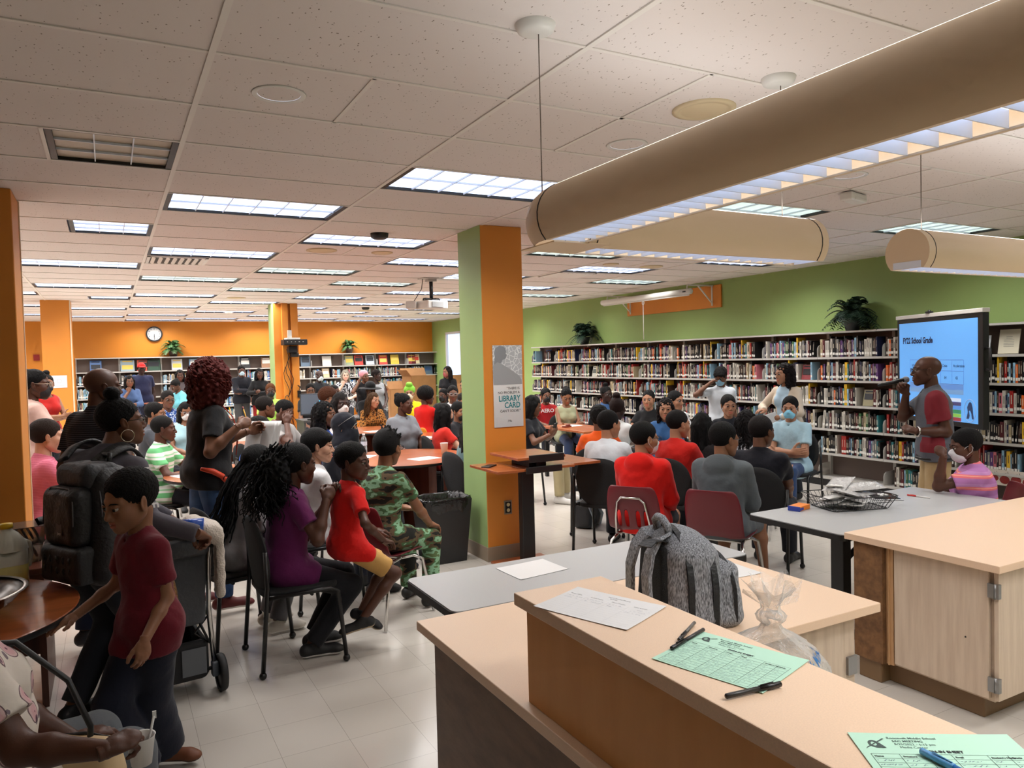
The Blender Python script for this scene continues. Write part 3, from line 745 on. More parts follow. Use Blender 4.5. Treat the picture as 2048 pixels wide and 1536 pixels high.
# ---------------------------------------------------------------- ceiling lights
M_LAMP = mat('bluish lit lens', (214, 228, 255), .5, emit=1.55); M_LOUV = mat('white louver', (225, 232, 245), .35, spec=.6); M_BLKM = mat('black light frame', (26, 22, 20), .5)
M_OFF = mat('unlit lens', (196, 180, 158), .5); M_DIM = mat('greenish lit lens', (205, 226, 220), .5, emit=.95)
def troffer_meshes():
    L, W = 1.19, .585
    fr = MB()
    for a in ((-L/2, -L/2+.026, -W/2, W/2), (L/2-.026, L/2, -W/2, W/2), (-L/2, L/2, -W/2, -W/2+.012), (-L/2, L/2, W/2-.012, W/2)):
        fr.bx(a[0], a[1], a[2], a[3], -.004, .085)
    return fr
def make_troffer(half, lens, label, group):
    L, W = (.585 if half else 1.19), .585
    t = empty('ceiling_light', (0, 0, 0), 0, label, 'ceiling light', group)
    fr = MB()
    e = .030
    for a in ((-L/2, -L/2+e, -W/2, W/2), (L/2-e, L/2, -W/2, W/2), (-L/2, L/2, -W/2, -W/2+.010), (-L/2, L/2, W/2-.010, W/2)): fr.bx(a[0], a[1], a[2], a[3], -.003, .016)
    fr.build('frame', M_BLKM, t)
    ln = MB(); ln.quad((-L/2, -W/2, .015), (-L/2, W/2, .015), (L/2, W/2, .015), (L/2, -W/2, .015)); ln.build('lens', lens, t)
    lv = MB(); n = 3 if half else 6; rowsn = 3 if half else 2
    for i in range(1, n): x = -L/2+e+(L-2*e)*i/n; lv.box((x, 0, .008), (.006, W-.02, .012))
    for i in range(1, rowsn): y = -W/2+W*i/rowsn; lv.box((0, y, .008), (L-2*e, .007, .012))
    lv.build('louver', M_LOUV, t)
    return t
tproto = {}
for i, (c, r, hf) in enumerate(LIGHTS):
    dim = (c, r) in ((1, 8), (0, 10), (5, 8), (3, 0), (5, 0), (3, 4), (5, 12), (2, 10), (1, 12))
    x = GX(c)+.61 if not hf else GX(c)+.915; y = GY(r)+.305
    key = (hf, dim); vis = r > -1 and c > -3
    rown = 'ceiling light in column %d from the wide pillar side, row %d from the camera' % (c+2, r+1)
    if key not in tproto: t = tproto[key] = make_troffer(hf, M_DIM if dim else M_LAMP, 'l', 'fluorescent troffers in the ceiling')
    else:
        t = copy_tree(tproto[key])
    t.location = (x, y, CEIL)
    near = {(0, 2): 'lit two foot by four foot ceiling light nearest the left, above the curly-haired standing person', (1, 0): 'largest lit ceiling light, just left of the corner of the suspended tube light',
            (-1, 4): 'small square lit ceiling light beside the near orange pillar', (0, 6): 'lit ceiling light directly in front of the slotted air vent', (1, 4): 'lit ceiling light behind the black smoke detector, left of the green and orange pillar',
            (-1, 8): 'lit ceiling light running behind the near orange pillar', (3, 0): 'lit ceiling light half hidden between the two arms of the suspended light', (5, 0): 'lit ceiling light above the end of the rightmost suspended tube',
            (2, 6): 'lit ceiling light cut off by the left side of the centre pillar', (3, 4): 'lit ceiling light just right of the centre pillar under the tube corner', (5, 4): 'lit ceiling light nearest the green wall above the projection screen case'}
    t['label'] = near.get((c, r), 'lit ceiling light, %s row of the %s column counted from the left' % (['1st', '2nd', '3rd', '4th', '5th', '6th', '7th', '8th', '9th', '10th', '11th', '12th', '13th'][sorted({q[1] for q in LIGHTS if q[0] == c}).index(r)], ['first', 'second', 'third', 'fourth', 'fifth', 'sixth', 'seventh', 'eighth', 'ninth'][c+3]))
    if LIGHT_W > 0:
        ld = MATS.get(('area', key))
        if ld is None:
            ld = bpy.data.lights.new('troffer_light', 'AREA'); MATS[('area', key)] = ld
            ld.shape = 'RECTANGLE'; ld.size = .5 if hf else 1.1; ld.size_y = .5; ld.energy = LIGHT_W*(.5 if hf else 1)*(.7 if dim else 1); ld.color = (1.0, .97, .93); ld.spread = radians(150)
        lo = bpy.data.objects.new('troffer_light', ld); COL.objects.link(lo); lo.location = (x, y, CEIL-.008)
t = make_troffer(1, M_OFF, 'unlit square ceiling light with dark frame and cream louver', 'fluorescent troffers in the ceiling'); t.location = (GX(-1)+.915, GY(0)+.305, CEIL)
del t['group']
# recessed round cans
def can(x, y, label):
    t = empty('recessed_downlight', (x, y, CEIL), 0, label, 'ceiling light', 'round recessed downlights')
    q = MB(); q.lathe([(.088, -.003), (.108, -.006), (.112, -.001), (.088, .0)], n=32); q.build('rim', M_WHITE, t)
    q = MB(); q.lathe([(.088, -.001), (.080, .03), (.060, .055), (.0, .06)], n=32); q.build('reflector', mat('lit can reflector', (225, 228, 240), .3, emit=1.1), t)
    ld = bpy.data.lights.new('can_light', 'SPOT'); ld.energy = 9; ld.spot_size = radians(95); ld.spot_blend = .6; ld.shadow_soft_size = .06; ld.color = (1, .93, .85)
    o = bpy.data.objects.new('can_light', ld); COL.objects.link(o); o.location = (x, y, CEIL-.02)
can(.678, 3.26, 'round recessed can light, leftmost of the three'); can(2.508, 3.28, 'round recessed can light between the two suspension canopies'); can(4.302, 3.27, 'round recessed can light just below the suspended tube')
def spk(x, y, r, label):
    q = MB(); q.lathe([(0, -.010), (r*.7, -.010), (r*.78, -.006), (r*.8, -.012), (r, -.008), (r, 0)], (0, 0, 0), 32)
    tag(q.build('ceiling_speaker', mat('cream speaker grille', (214, 196, 160), .7), loc=(x, y, CEIL)), label, 'speaker', 'round ceiling speakers')
spk(2.483, 2.66, .145, 'round cream ceiling speaker near the top right, above the suspended tube'); spk(1.93, 7.53, .15, 'round ceiling speaker left of its smaller neighbour, behind the black detector')
spk(2.55, 7.5, .11, 'smaller round ceiling speaker left of the centre pillar'); spk(5.5, 7.56, .10, 'smaller round ceiling speaker right of the centre pillar'); spk(6.17, 7.61, .15, 'larger round ceiling speaker above the projection screen case')
spk(1.93, 13.2, .15, 'far round ceiling speaker above the left bookshelves'); spk(5.0, 15.9, .15, 'far round ceiling speaker before the orange far wall')
for x, y, lab, mm in ((2.16, 6.41, 'black round smoke detector hanging left of the centre pillar', M_BLACK), (4.71, 15.0, 'small black round detector far down the ceiling', M_BLACK), (2.25, 16.5, 'small white round detector far down the ceiling', M_WHITE)):
    q = MB(); q.lathe([(0, -.05), (.05, -.05), (.075, -.035), (.08, 0)], n=24); tag(q.build('smoke_detector', mm, loc=(x, y, CEIL)), lab, 'smoke detector')
def vent(x, y, label):
    t = empty('air_vent', (x, y, CEIL), 0, label, 'air vent', 'ceiling air vents')
    q = MB(); W = .29
    for a in ((-W, W, -W, -W+.03), (-W, W, W-.03, W), (-W, -W+.03, -W, W), (W-.03, W, -W, W)): q.bx(a[0], a[1], a[2], a[3], -.012, -.001)
    q.build('frame', M_WHITE, t); q = MB(); q.bx(-W, W, -W, W, -.003, -.001); q.build('backing', mat('vent dark', (66, 60, 55), .8), t)
    q = MB()
    for i in range(8): q.box((-W+.06+i*.068, 0, -.010), (.040, 2*W-.06, .004), rot=Matrix.Rotation(radians(35), 3, 'Y'))
    q.build('slat', M_WHITE, t)
vent(GX(0)+.31, GY(7)+.305, 'white slotted square air vent behind the second lit light'); vent(GX(4)+.35, GY(7)+.305, 'white slotted square air vent right of the centre pillar')
# emergency light on the ceiling
q = MB(); q.box((0, 0, -.035), (.26, .09, .055)); q.box((.02, 0, -.05), (.20, .10, .03))
tag(q.build('emergency_light', M_WHITE, bevel=.01, loc=(4.80, 3.62, CEIL), rz=.25), 'white boxy fitting on the ceiling below the third can light', 'emergency light')
# ---------------------------------------------------------------- suspended tube lights
M_TUBE = mat('beige tube housing', (224, 200, 168), .42, spec=.35); M_TL = mat('bright uplight slot', (255, 252, 245), .5, emit=2.2); M_TLO = mat('bluish lit tube louver', (216, 228, 252), .4, emit=1.25)
TR = .112; TZ = 2.185
def tube_profile(n=22):
    # cut flat below; returns list of (h,v), open at the bottom
    a0 = radians(-43); return [(TR*cos(a0+(pi-2*a0)*i/n), TR*sin(a0+(pi-2*a0)*i/n)) for i in range(n+1)]
def tube_run(p0, p1, root, caps=(0, 0), uplight=True):
    p0 = Vector(p0); p1 = Vector(p1); d = (p1-p0).normalized(); side = Vector((d.y, -d.x, 0)); L = (p1-p0).length
    pr = tube_profile(); q = MB(); n = len(pr)
    vs = [p0+side*h+Vector((0, 0, v)) for h, v in pr]+[p1+side*h+Vector((0, 0, v)) for h, v in pr]
    top = [i for i in range(n-1) if pr[i][1] > TR*.84 and pr[i+1][1] > TR*.84]
    q.add(vs, [(i, n+i, n+i+1, i+1) for i in range(n-1) if not (uplight and i in top)], True)
    zb = pr[0][1]
    for sgn in (-1, 1):
        w_ = pr[0][0]; q.box((p0+p1)/2+side*sgn*(w_-.006)+Vector((0, 0, zb+.002)), (.012, L, .004), rot=Matrix.Rotation(math.atan2(-d.x, d.y), 3, 'Z'))
    for f_, p_ in zip(caps, (p0, p1)):
        if f_: q.add([p_+side*h+Vector((0, 0, v)) for h, v in pr], [tuple(range(n))], False)
    q.build('housing', M_TUBE, root)
    if uplight:
        q = MB(); tp = pr[top[0]:top[-1]+2]; k_ = len(tp)
        q.add([p0+side*h*1.004+Vector((0, 0, v*1.004)) for h, v in tp]+[p1+side*h*1.004+Vector((0, 0, v*1.004)) for h, v in tp], [(i, k_+i, k_+i+1, i+1) for i in range(k_-1)], True)
        q.build('uplight', M_TL, root)
    wl = abs(pr[0][0])-.012
    q = MB(); q.add([p0+side*wl+Vector((0, 0, zb+.035)), p0-side*wl+Vector((0, 0, zb+.035)), p1-side*wl+Vector((0, 0, zb+.035)), p1+side*wl+Vector((0, 0, zb+.035))], [(0, 1, 2, 3)]); q.build('lamp', M_TLO, root)
    q = MB(); k = int(L/.062)
    for i in range(k+1):
        c = p0+d*(L*i/k)+Vector((0, 0, zb+.018)); q.box(c, (wl*2, .003, .032), rot=Matrix.Rotation(math.atan2(-d.x, d.y), 3, 'Z'))
    q.build('louver', M_LOUV, root)
    for (cx, e, dn) in (((p0+p1)/2+Vector((0, 0, TR+.012)), 1.2*L, 0), ((p0+p1)/2+Vector((0, 0, zb-.006)), 1.5*L, 1)):
        ld = bpy.data.lights.new('tube_light', 'AREA'); ld.shape = 'RECTANGLE'; ld.size = .10; ld.size_y = L*.96; ld.energy = e; ld.color = (.95, .97, 1); ld.spread = radians(165)
        o = bpy.data.objects.new('tube_light', ld); COL.objects.link(o); o.location = cx
        o.rotation_euler = (0 if dn else pi, 0, math.atan2(-d.x, d.y)*(1 if dn else -1))
def canopy(root, x, y, ztop):
    q = MB(); q.lathe([(0, -.030), (.045, -.030), (.062, -.022), (.070, -.004), (.070, 0)], (x, y, CEIL), 28); q.build('canopy', M_WHITE, root)
    q = MB(); q.tube([(x+.012, y, CEIL-.03), (x+.012, y, ztop)], .0022, 6); q.build('cable', mat('steel cable', (120, 108, 98), .4, metal=.6), root)
PX, PY = 1.33, 2.235
T1 = empty('suspended_light', (0, 0, 0), 0, 'long beige L-shaped tube light hanging on cables above the counter', 'suspended light')
tube_run((PX, -1.2, TZ), (PX, PY-.17, TZ), T1); tube_run((PX+.17, PY, TZ), (2.66, PY, TZ), T1, (0, 1))
q = MB(); pr = tube_profile(); n = len(pr); prev = None; vs = []; fs = []
K = 8
for k in range(K+1):        # rounded mitre corner
    a = pi*.5*k/K; c = Vector((PX+.17, PY-.17, TZ)); d = Vector((-cos(a), sin(a), 0)); vs += [c+d*(.17-h)+Vector((0, 0, v)) if True else 0 for h, v in pr]
for k in range(K):
    for i in range(n-1): fs.append((k*n+i, (k+1)*n+i, (k+1)*n+i+1, k*n+i+1))
q.add(vs, fs, True); q.build('corner', M_TUBE, T1)
q = MB(); q.tube([(PX+pr_[0], PY-.172, TZ+pr_[1]) for pr_ in pr], .0025, 5); q.tube([(PX+.172, PY+pr_[0], TZ+pr_[1]) for pr_ in pr], .0025, 5); q.tube([(2.62, PY+pr_[0], TZ+pr_[1]) for pr_ in pr], .0025, 5); q.build('joint', M_BLKM, T1)
q = MB(); q.bx(PX-.05, PX+.17, PY-.17, PY+.05, TZ-.080, TZ-.076); q.build('bracket', M_TUBE, T1)
canopy(T1, PX, PY, TZ+.1); canopy(T1, 2.50, PY, TZ+.1)
T2 = empty('suspended_light', (0, 0, 0), 0, 'short beige tube light hanging at the right edge above the screen', 'suspended light')
tube_run((3.34, PY, TZ), (5.9, PY, TZ), T2, (1, 1)); canopy(T2, 3.44, PY, TZ+.1)
q = MB(); q.tube([(3.39, PY+pr_[0], TZ+pr_[1]) for pr_ in pr], .0022, 5); q.build('joint', M_BLKM, T2)
# ---------------------------------------------------------------- counters and tables
def wood_mat(name, c1, c2, rough=.45, scale=(1, 1, 12), coat=0.0):
    m = bpy.data.materials.new(name); m.use_nodes = True; nt = m.node_tree; b = nt.nodes['Principled BSDF']
    tc = node(nt, 'ShaderNodeTexCoord'); mp = node(nt, 'ShaderNodeMapping'); mp.inputs['Scale'].default_value = scale
    n = node(nt, 'ShaderNodeTexNoise'); n.inputs['Scale'].default_value = 2.2; n.inputs['Detail'].default_value = 8; n.inputs['Roughness'].default_value = .6
    r = node(nt, 'ShaderNodeValToRGB'); r.color_ramp.elements[0].color = rgb(c1); r.color_ramp.elements[1].color = rgb(c2); r.color_ramp.elements[0].position = .35; r.color_ramp.elements[1].position = .65
    nt.links.new(tc.outputs['Object'], mp.inputs[0]); nt.links.new(mp.outputs[0], n.inputs['Vector']); nt.links.new(n.outputs[0], r.inputs[0]); nt.links.new(r.outputs[0], b.inputs['Base Color'])
    b.inputs['Roughness'].default_value = rough; b.inputs['Coat Weight'].default_value = coat; return m
M_PEACH = mat('peach speckled laminate', (232, 200, 170), .42, var=.05, vscale=300); M_PEACHE = mat('tan laminate edge', (206, 164, 120), .45)
M_TANP = wood_mat('tan laminate panel', (220, 158, 94), (226, 166, 102), .5, (6, 6, 1)); M_BROWNP = wood_mat('weathered brown panel', (112, 88, 72), (132, 106, 86), .55, (3, 3, 9))
M_MAPLE = wood_mat('pale maple laminate', (196, 174, 152), (212, 192, 170), .45, (14, 14, 1.2)); M_CORK = wood_mat('brown cork panel', (98, 66, 38), (132, 94, 58), .8, (9, 9, 9)); M_KICK = mat('brown vinyl kick', (124, 96, 66), .5)
M_GREYT = mat('grey laminate', (176, 176, 176), .38, var=.02, vscale=200); M_CHERRY = wood_mat('cherry laminate', (150, 78, 40), (176, 98, 54), .28, (2, 10, 2), .3); M_CHERRYD = wood_mat('dark cherry panel', (74, 34, 22), (96, 48, 30), .4, (8, 8, 1))
M_HINGE = mat('grey steel hinge', (150, 150, 150), .35, metal=.8)
# low counter with side return
t = empty('service_counter', (0, 0, 0), 0, 'low peach laminate counter under the grey backpack and plastic bag', 'counter')
q = MB(); q.prism([(.98, -1.2), (1.30, -1.2), (1.30, 1.84), (2.575, 1.84), (2.575, 2.62), (.98, 2.62)], .725, .76); q.build('countertop', [M_PEACH], t, bevel=.003)
q = MB(); q.bx(1.03, 1.05, -1.2, 2.57, 0, .725); q.build('side_panel', M_BROWNP, t)
q = MB(); q.bx(1.05, 2.50, 2.54, 2.57, .0, .725); q.build('back_panel', M_MAPLE, t)
q = MB(); q.bx(2.44, 2.50, 1.90, 2.54, .0, .725); q.bx(1.30, 2.44, 1.90, 1.92, .09, .725); q.bx(1.30, 2.44, 1.95, 1.97, 0, .09); q.build('end_panel', M_MAPLE, t, bevel=.002)
q = MB(); q.box((2.475, 1.895, .52), (.05, .012, .07)); q.build('hinge', M_HINGE, t)
t = empty('transaction_ledge', (0, 0, 0), 0, 'raised peach counter ledge holding the sign-in sheets and pens', 'counter')
q = MB(); q.bx(.985, 1.285, -1.2, 1.85, 1.035, 1.07); q.build('countertop', M_PEACH, t, bevel=.003)
q = MB(); q.bx(1.012, 1.26, -1.2, 1.825, .7605, 1.035); q.build('panel', M_TANP, t, bevel=.001)
# right cabinet
t = empty('storage_cabinet', (0, 0, 0), 0, 'pale maple cabinet with peach top and steel hinges at the right', 'cabinet')
q = MB(); q.bx(3.43, 5.6, 1.87, 2.665, .725, .76); q.build('countertop', M_PEACH, t, bevel=.003)
q = MB(); q.bx(3.50, 5.5, 1.93, 2.46, .11, .725); q.build('body', M_MAPLE, t)
q = MB(); q.bx(3.455, 3.60, 2.46, 2.625, .11, .725); q.build('pilaster', M_CORK, t)
q = MB(); q.bx(3.485, 3.50, 2.42, 2.46, .11, .72); q.bx(3.475, 3.5, 2.438, 2.445, .11, .72); q.build('edge_strip', M_PEACHE, t)
q = MB(); q.bx(3.478, 3.496, 1.945, 2.41, .125, .715); q.build('door', M_MAPLE, t, bevel=.0015)
q = MB(); q.bx(3.485, 4.2, 1.905, 1.925, .125, .715); q.build('door', M_MAPLE, t, bevel=.0015)
q = MB(); q.bx(3.54, 5.5, 2.0, 2.55, 0, .11); q.bx(3.47, 3.58, 2.48, 2.61, 0, .11); q.build('kick', M_KICK, t, bevel=.006)
for z in (.63, .20):
    q = MB(); q.box((3.472, 1.93, z), (.012, .028, .065)); q.box((3.479, 1.902, z), (.022, .012, .065)); q.cyl((3.472, 1.912, z-.034), (3.472, 1.912, z+.034), .006, 8); q.build('hinge', M_HINGE, t)
q = MB(); q.ball((3.4772, 2.05, .38), .004, 8, 6); q.build('screw', M_BLACK, t)
# grey folding tables
def folding_table(name, x0, x1, y0, y1, label, legs):
    t = empty(name, (0, 0, 0), 0, label, 'table')
    q = MB(); q.prism([(x+(x0+x1)/2, y+(y0+y1)/2) for x, y in rrect(x1-x0, y1-y0, .04)], .722, .74); q.build('tabletop', M_GREYT, t)
    q = MB(); q.prism([(x+(x0+x1)/2, y+(y0+y1)/2) for x, y in rrect(x1-x0+.008, y1-y0+.008, .044)], .704, .735); q.build('edge_band', M_BLACK, t)
    for x in legs:
        q = MB(); q.box((x, (y0+y1)/2, .35), (.07, .09, .60)); q.bx(x-.025, x+.025, y0+.06, y1-.06, .64, .70); q.bx(x-.03, x+.03, y0+.05, y1-.05, .02, .06); q.build('leg', M_BLACK, t, bevel=.004)
    q = MB(); q.tube([((x0+x1)/2, (y0+y1)/2+.0, .66), (legs[0]+.02, (y0+y1)/2, .45)], .018, 8); q.tube([((x0+x1)/2, (y0+y1)/2, .66), (legs[-1]-.02, (y0+y1)/2, .45)], .018, 8); q.build('brace', M_BLACK, t)
    return t
folding_table('folding_table', 1.16, 2.75, 2.68, 3.22, 'grey folding table behind the low counter with one white paper', (1.5, 2.4))
folding_table('folding_table', 3.44, 5.06, 2.67, 3.36, 'grey folding table with a black edge, carrying the wire basket', (3.85, 4.65))
# ---------------------------------------------------------------- sit-stand lectern at the pillar
t = empty('lectern', (0, 0, 0), 0, 'cherry wood adjustable stand with black column in front of the pillar', 'lectern')
q = MB(); q.bx(2.80, 3.29, 5.15, 5.655, 0.0, .02); q.build('base', M_CHERRY, t, bevel=.003)
q = MB(); q.box((3.03, 5.42, .43), (.115, .07, .82)); q.build('column', M_BLACK, t, bevel=.006)
for nm, b in (('side_leaf', (2.62, 2.86, 5.13, 5.64)), ('main_leaf', (2.865, 3.33, 5.13, 5.64)), ('side_leaf', (3.335, 3.62, 5.18, 5.70))):
    q = MB(); q.bx(b[0], b[1], b[2], b[3], .838, .86); q.build(nm, M_CHERRY, t, bevel=.003)
q = MB(); q.bx(2.80, 3.24, 5.13, 5.62, .928, .95); q.build('upper_shelf', M_CHERRY, t, bevel=.003)
q = MB(); q.bx(2.87, 3.20, 5.115, 5.135, .820, .872); q.bx(2.90, 3.22, 5.115, 5.135, .905, .965); q.bx(2.94, 3.10, 5.2, 5.5, .86, .928); q.bx(2.99, 3.03, 5.17, 5.19, .86, .93); q.build('tray_lip', M_BLACK, t, bevel=.004)
q = MB(); q.box((0, 0, .0045), (.075, .15, .009)); o = q.build('phone', [M_BLACK], None, bevel=.006, loc=(2.70, 5.44, .8605), rz=-.9); tag(o, 'black smartphone lying on the left leaf of the cherry stand', 'phone')
# outlet and poster on the pillar
t = empty('wall_outlet', (3.0, 5.70, .45), 0, 'black double power socket low on the orange side of the pillar', 'outlet')
q = MB(); q.box((0, -.004, 0), (.075, .006, .12)); q.build('plate', mat('socket steel', (150, 140, 120), .4, metal=.5), t, bevel=.002)
q = MB(); q.box((0, -.008, 0), (.055, .004, .095)); q.build('insert', M_BLACK, t)
q = MB()
for z in (-.024, .024):
    q.add([(.016*cos(a*pi/8), -.0115, z+.016*sin(a*pi/8)) for a in range(16)], [tuple(range(16))]); q.add([(.016*cos(a*pi/8), -.0105, z+.016*sin(a*pi/8)) for a in range(16)], [tuple(range(15, -1, -1))])
q.build('socket', mat('ivory socket', (226, 210, 160), .4), t)
t = empty('poster', (3.03, 5.695, 1.147), 0, 'grey library card poster stuck on the orange side of the pillar', 'poster')
PW, PH = .286, .704
def poster_mat():
    m = bpy.data.materials.new('poster print'); m.use_nodes = True; nt = m.node_tree; b = nt.nodes['Principled BSDF']
    tc = node(nt, 'ShaderNodeTexCoord'); sx = node(nt, 'ShaderNodeSeparateXYZ'); nt.links.new(tc.outputs['Object'], sx.inputs[0])
    r = node(nt, 'ShaderNodeValToRGB'); mr = node(nt, 'ShaderNodeMapRange'); mr.inputs[1].default_value = 0; mr.inputs[2].default_value = PH
    nt.links.new(sx.outputs['Z'], mr.inputs[0]); nt.links.new(mr.outputs[0], r.inputs[0])
    e = r.color_ramp.elements; e[0].position = 0; e[0].color = rgb(196, 202, 206); e[1].position = .5; e[1].color = rgb(226, 228, 228)
    x = r.color_ramp.elements.new(.62); x.color = rgb(182, 186, 190)
    v = node(nt, 'ShaderNodeTexVoronoi', feature='DISTANCE_TO_EDGE'); v.inputs['Scale'].default_value = 24; nt.links.new(tc.outputs['Object'], v.inputs['Vector'])
    l = node(nt, 'ShaderNodeMath', operation='LESS_THAN'); l.inputs[1].default_value = .045; nt.links.new(v.outputs['Distance'], l.inputs[0])
    g = node(nt, 'ShaderNodeMath', operation='GREATER_THAN'); g.inputs[1].default_value = .44; nt.links.new(sx.outputs['Z'], g.inputs[0])
    mu = node(nt, 'ShaderNodeMath', operation='MULTIPLY'); nt.links.new(l.outputs[0], mu.inputs[0]); nt.links.new(g.outputs[0], mu.inputs[1])
    mx = node(nt, 'ShaderNodeMix', data_type='RGBA'); mx.inputs[7].default_value = rgb(232, 234, 234); nt.links.new(mu.outputs[0], mx.inputs[0]); nt.links.new(r.outputs[0], mx.inputs[6]); nt.links.new(mx.outputs[2], b.inputs['Base Color'])
    b.inputs['Roughness'].default_value = .5; return m
q = MB(); q.bx(-PW/2, PW/2, -.002, 0, 0, PH); q.build('sheet', poster_mat(), t)
def flat_poly(pts, y): return [(x, y, z) for x, z in pts]
head = [(-.135, .50), (-.13, .56), (-.122, .60), (-.128, .645), (-.115, .68), (-.08, .698), (-.04, .694), (-.018, .675), (-.012, .65), (-.016, .632), (-.005, .612), (-.014, .604), (-.016, .592), (-.026, .584), (-.05, .578), (-.055, .56)]
body_ = [(-.14, .365), (-.142, .53), (-.10, .56), (-.05, .54), (.02, .50), (.07, .465), (.11, .44), (.135, .40), (.138, .365)]
q = MB(); q.add(flat_poly(head, -.0026), [tuple(range(len(head)))]); q.build('portrait_head', mat('mid grey ink', (138, 142, 146), .6), t)
q = MB(); q.add(flat_poly(body_, -.0030), [tuple(range(len(body_)))]); q.build('portrait_shoulders', mat('grey ink', (158, 161, 164), .6), t)
M_INK = mat('black ink', (30, 34, 38), .6); M_TEAL = mat('teal ink', (12, 128, 138), .6)
def pt(s, size, x, z, m, sx=1.0, bold=.0, align='RIGHT'):
    q = MB(); sub_text(q, s, size, lambda v: (v.x+x, -.0034-v.z*.3, v.y+z), align, .0004, sx, bold); q.build('lettering', m, t)
pt('"THERE IS', .030, .112, .322, M_INK); pt('NO PROBLEM A', .030, .112, .286, M_INK); pt('LIBRARY', .070, .116, .222, M_TEAL, .80, .0012); pt('CARD', .070, .116, .164, M_TEAL, .82, .0012); pt("CAN'T SOLVE.\"", .030, .116, .128, M_INK); pt('JYSu', .022, .03, .045, M_INK)
# ---------------------------------------------------------------- round tables
def round_table(x, y, r, label, name='round_table', z=.74):
    t = empty(name, (x, y, 0), 0, label, 'table')
    q = MB(); q.lathe([(0, z-.03), (r-.02, z-.03), (r, z-.025), (r, z-.003), (r-.003, z), (0, z)], n=64, smooth=False); q.build('tabletop', M_CHERRY, t)
    q = MB(); q.lathe([(r+.001, z-.028), (r+.002, z-.026), (r+.002, z-.006), (r+.001, z-.004)], n=64); q.build('edge_band', M_BLACK, t)
    for a in (0.3, .3+pi/2):
        q = MB(); q.box((0, 0, (z-.03)/2+.02), (r*1.25, .03, z-.07), rz=a); q.build('panel_base', M_CHERRYD, t)
    q = MB(); q.bx(-.3, .3, -.3, .3, 0, .04) if False else q.lathe([(0, .0), (.32, .0), (.32, .035), (0, .04)], n=32); q.build('foot', M_CHERRYD, t)
    return t
round_table(2.68, 7.40, .68, 'round cherry table with one white paper in front of the veiled person'); round_table(-.745, 3.75, .60, 'round cherry table under the steel bowl, beside the boy in maroon')
round_table(3.4, 10.75, .60, 'round cherry table where the leopard-print top leans'); round_table(3.75, 9.25, .50, 'small cherry table beside the grey polo shirt person with a crossed lap')
round_table(1.6, 9.7, .66, 'round cherry table in front of the person with clasped hands'); round_table(1.0, 7.4, .60, 'round cherry table in front of the green striped polo'); round_table(4.9, 12.5, .60, 'round cherry table behind the boy in the red polo')
round_table(5.1, 17.6, .50, 'high round table by the bookshelves with the green centrepiece', 'high_round_table', 1.0); round_table(.95, 17.35, .42, 'high round table near the person in the red cap', 'high_round_table', 1.0)
t = empty('study_table', (0, 0, 0), 0, 'rectangular cherry table by the right bookshelves with black legs', 'table')
q = MB(); q.bx(5.55, 6.15, 8.3, 9.45, .71, .74); q.build('tabletop', M_CHERRY, t, bevel=.004)
for x in (5.61, 6.09):
    for y in (8.36, 9.39): q = MB(); q.box((x, y, .355), (.045, .045, .71)); q.build('leg', M_BLACK, t)
# dark side table behind the snack table
t = empty('side_table', (0, 0, 0), 0, 'dark cherry side table with snacks beside the near pillar', 'table')
q = MB(); q.bx(-1.5, -.30, 4.42, 5.1, .71, .74); q.build('tabletop', M_CHERRYD, t, bevel=.004)
q = MB(); q.bx(-.36, -.33, 4.5, 5.05, 0, .71); q.bx(-1.4, -.36, 4.75, 4.78, .2, .71); q.build('panel_base', M_CHERRYD, t)
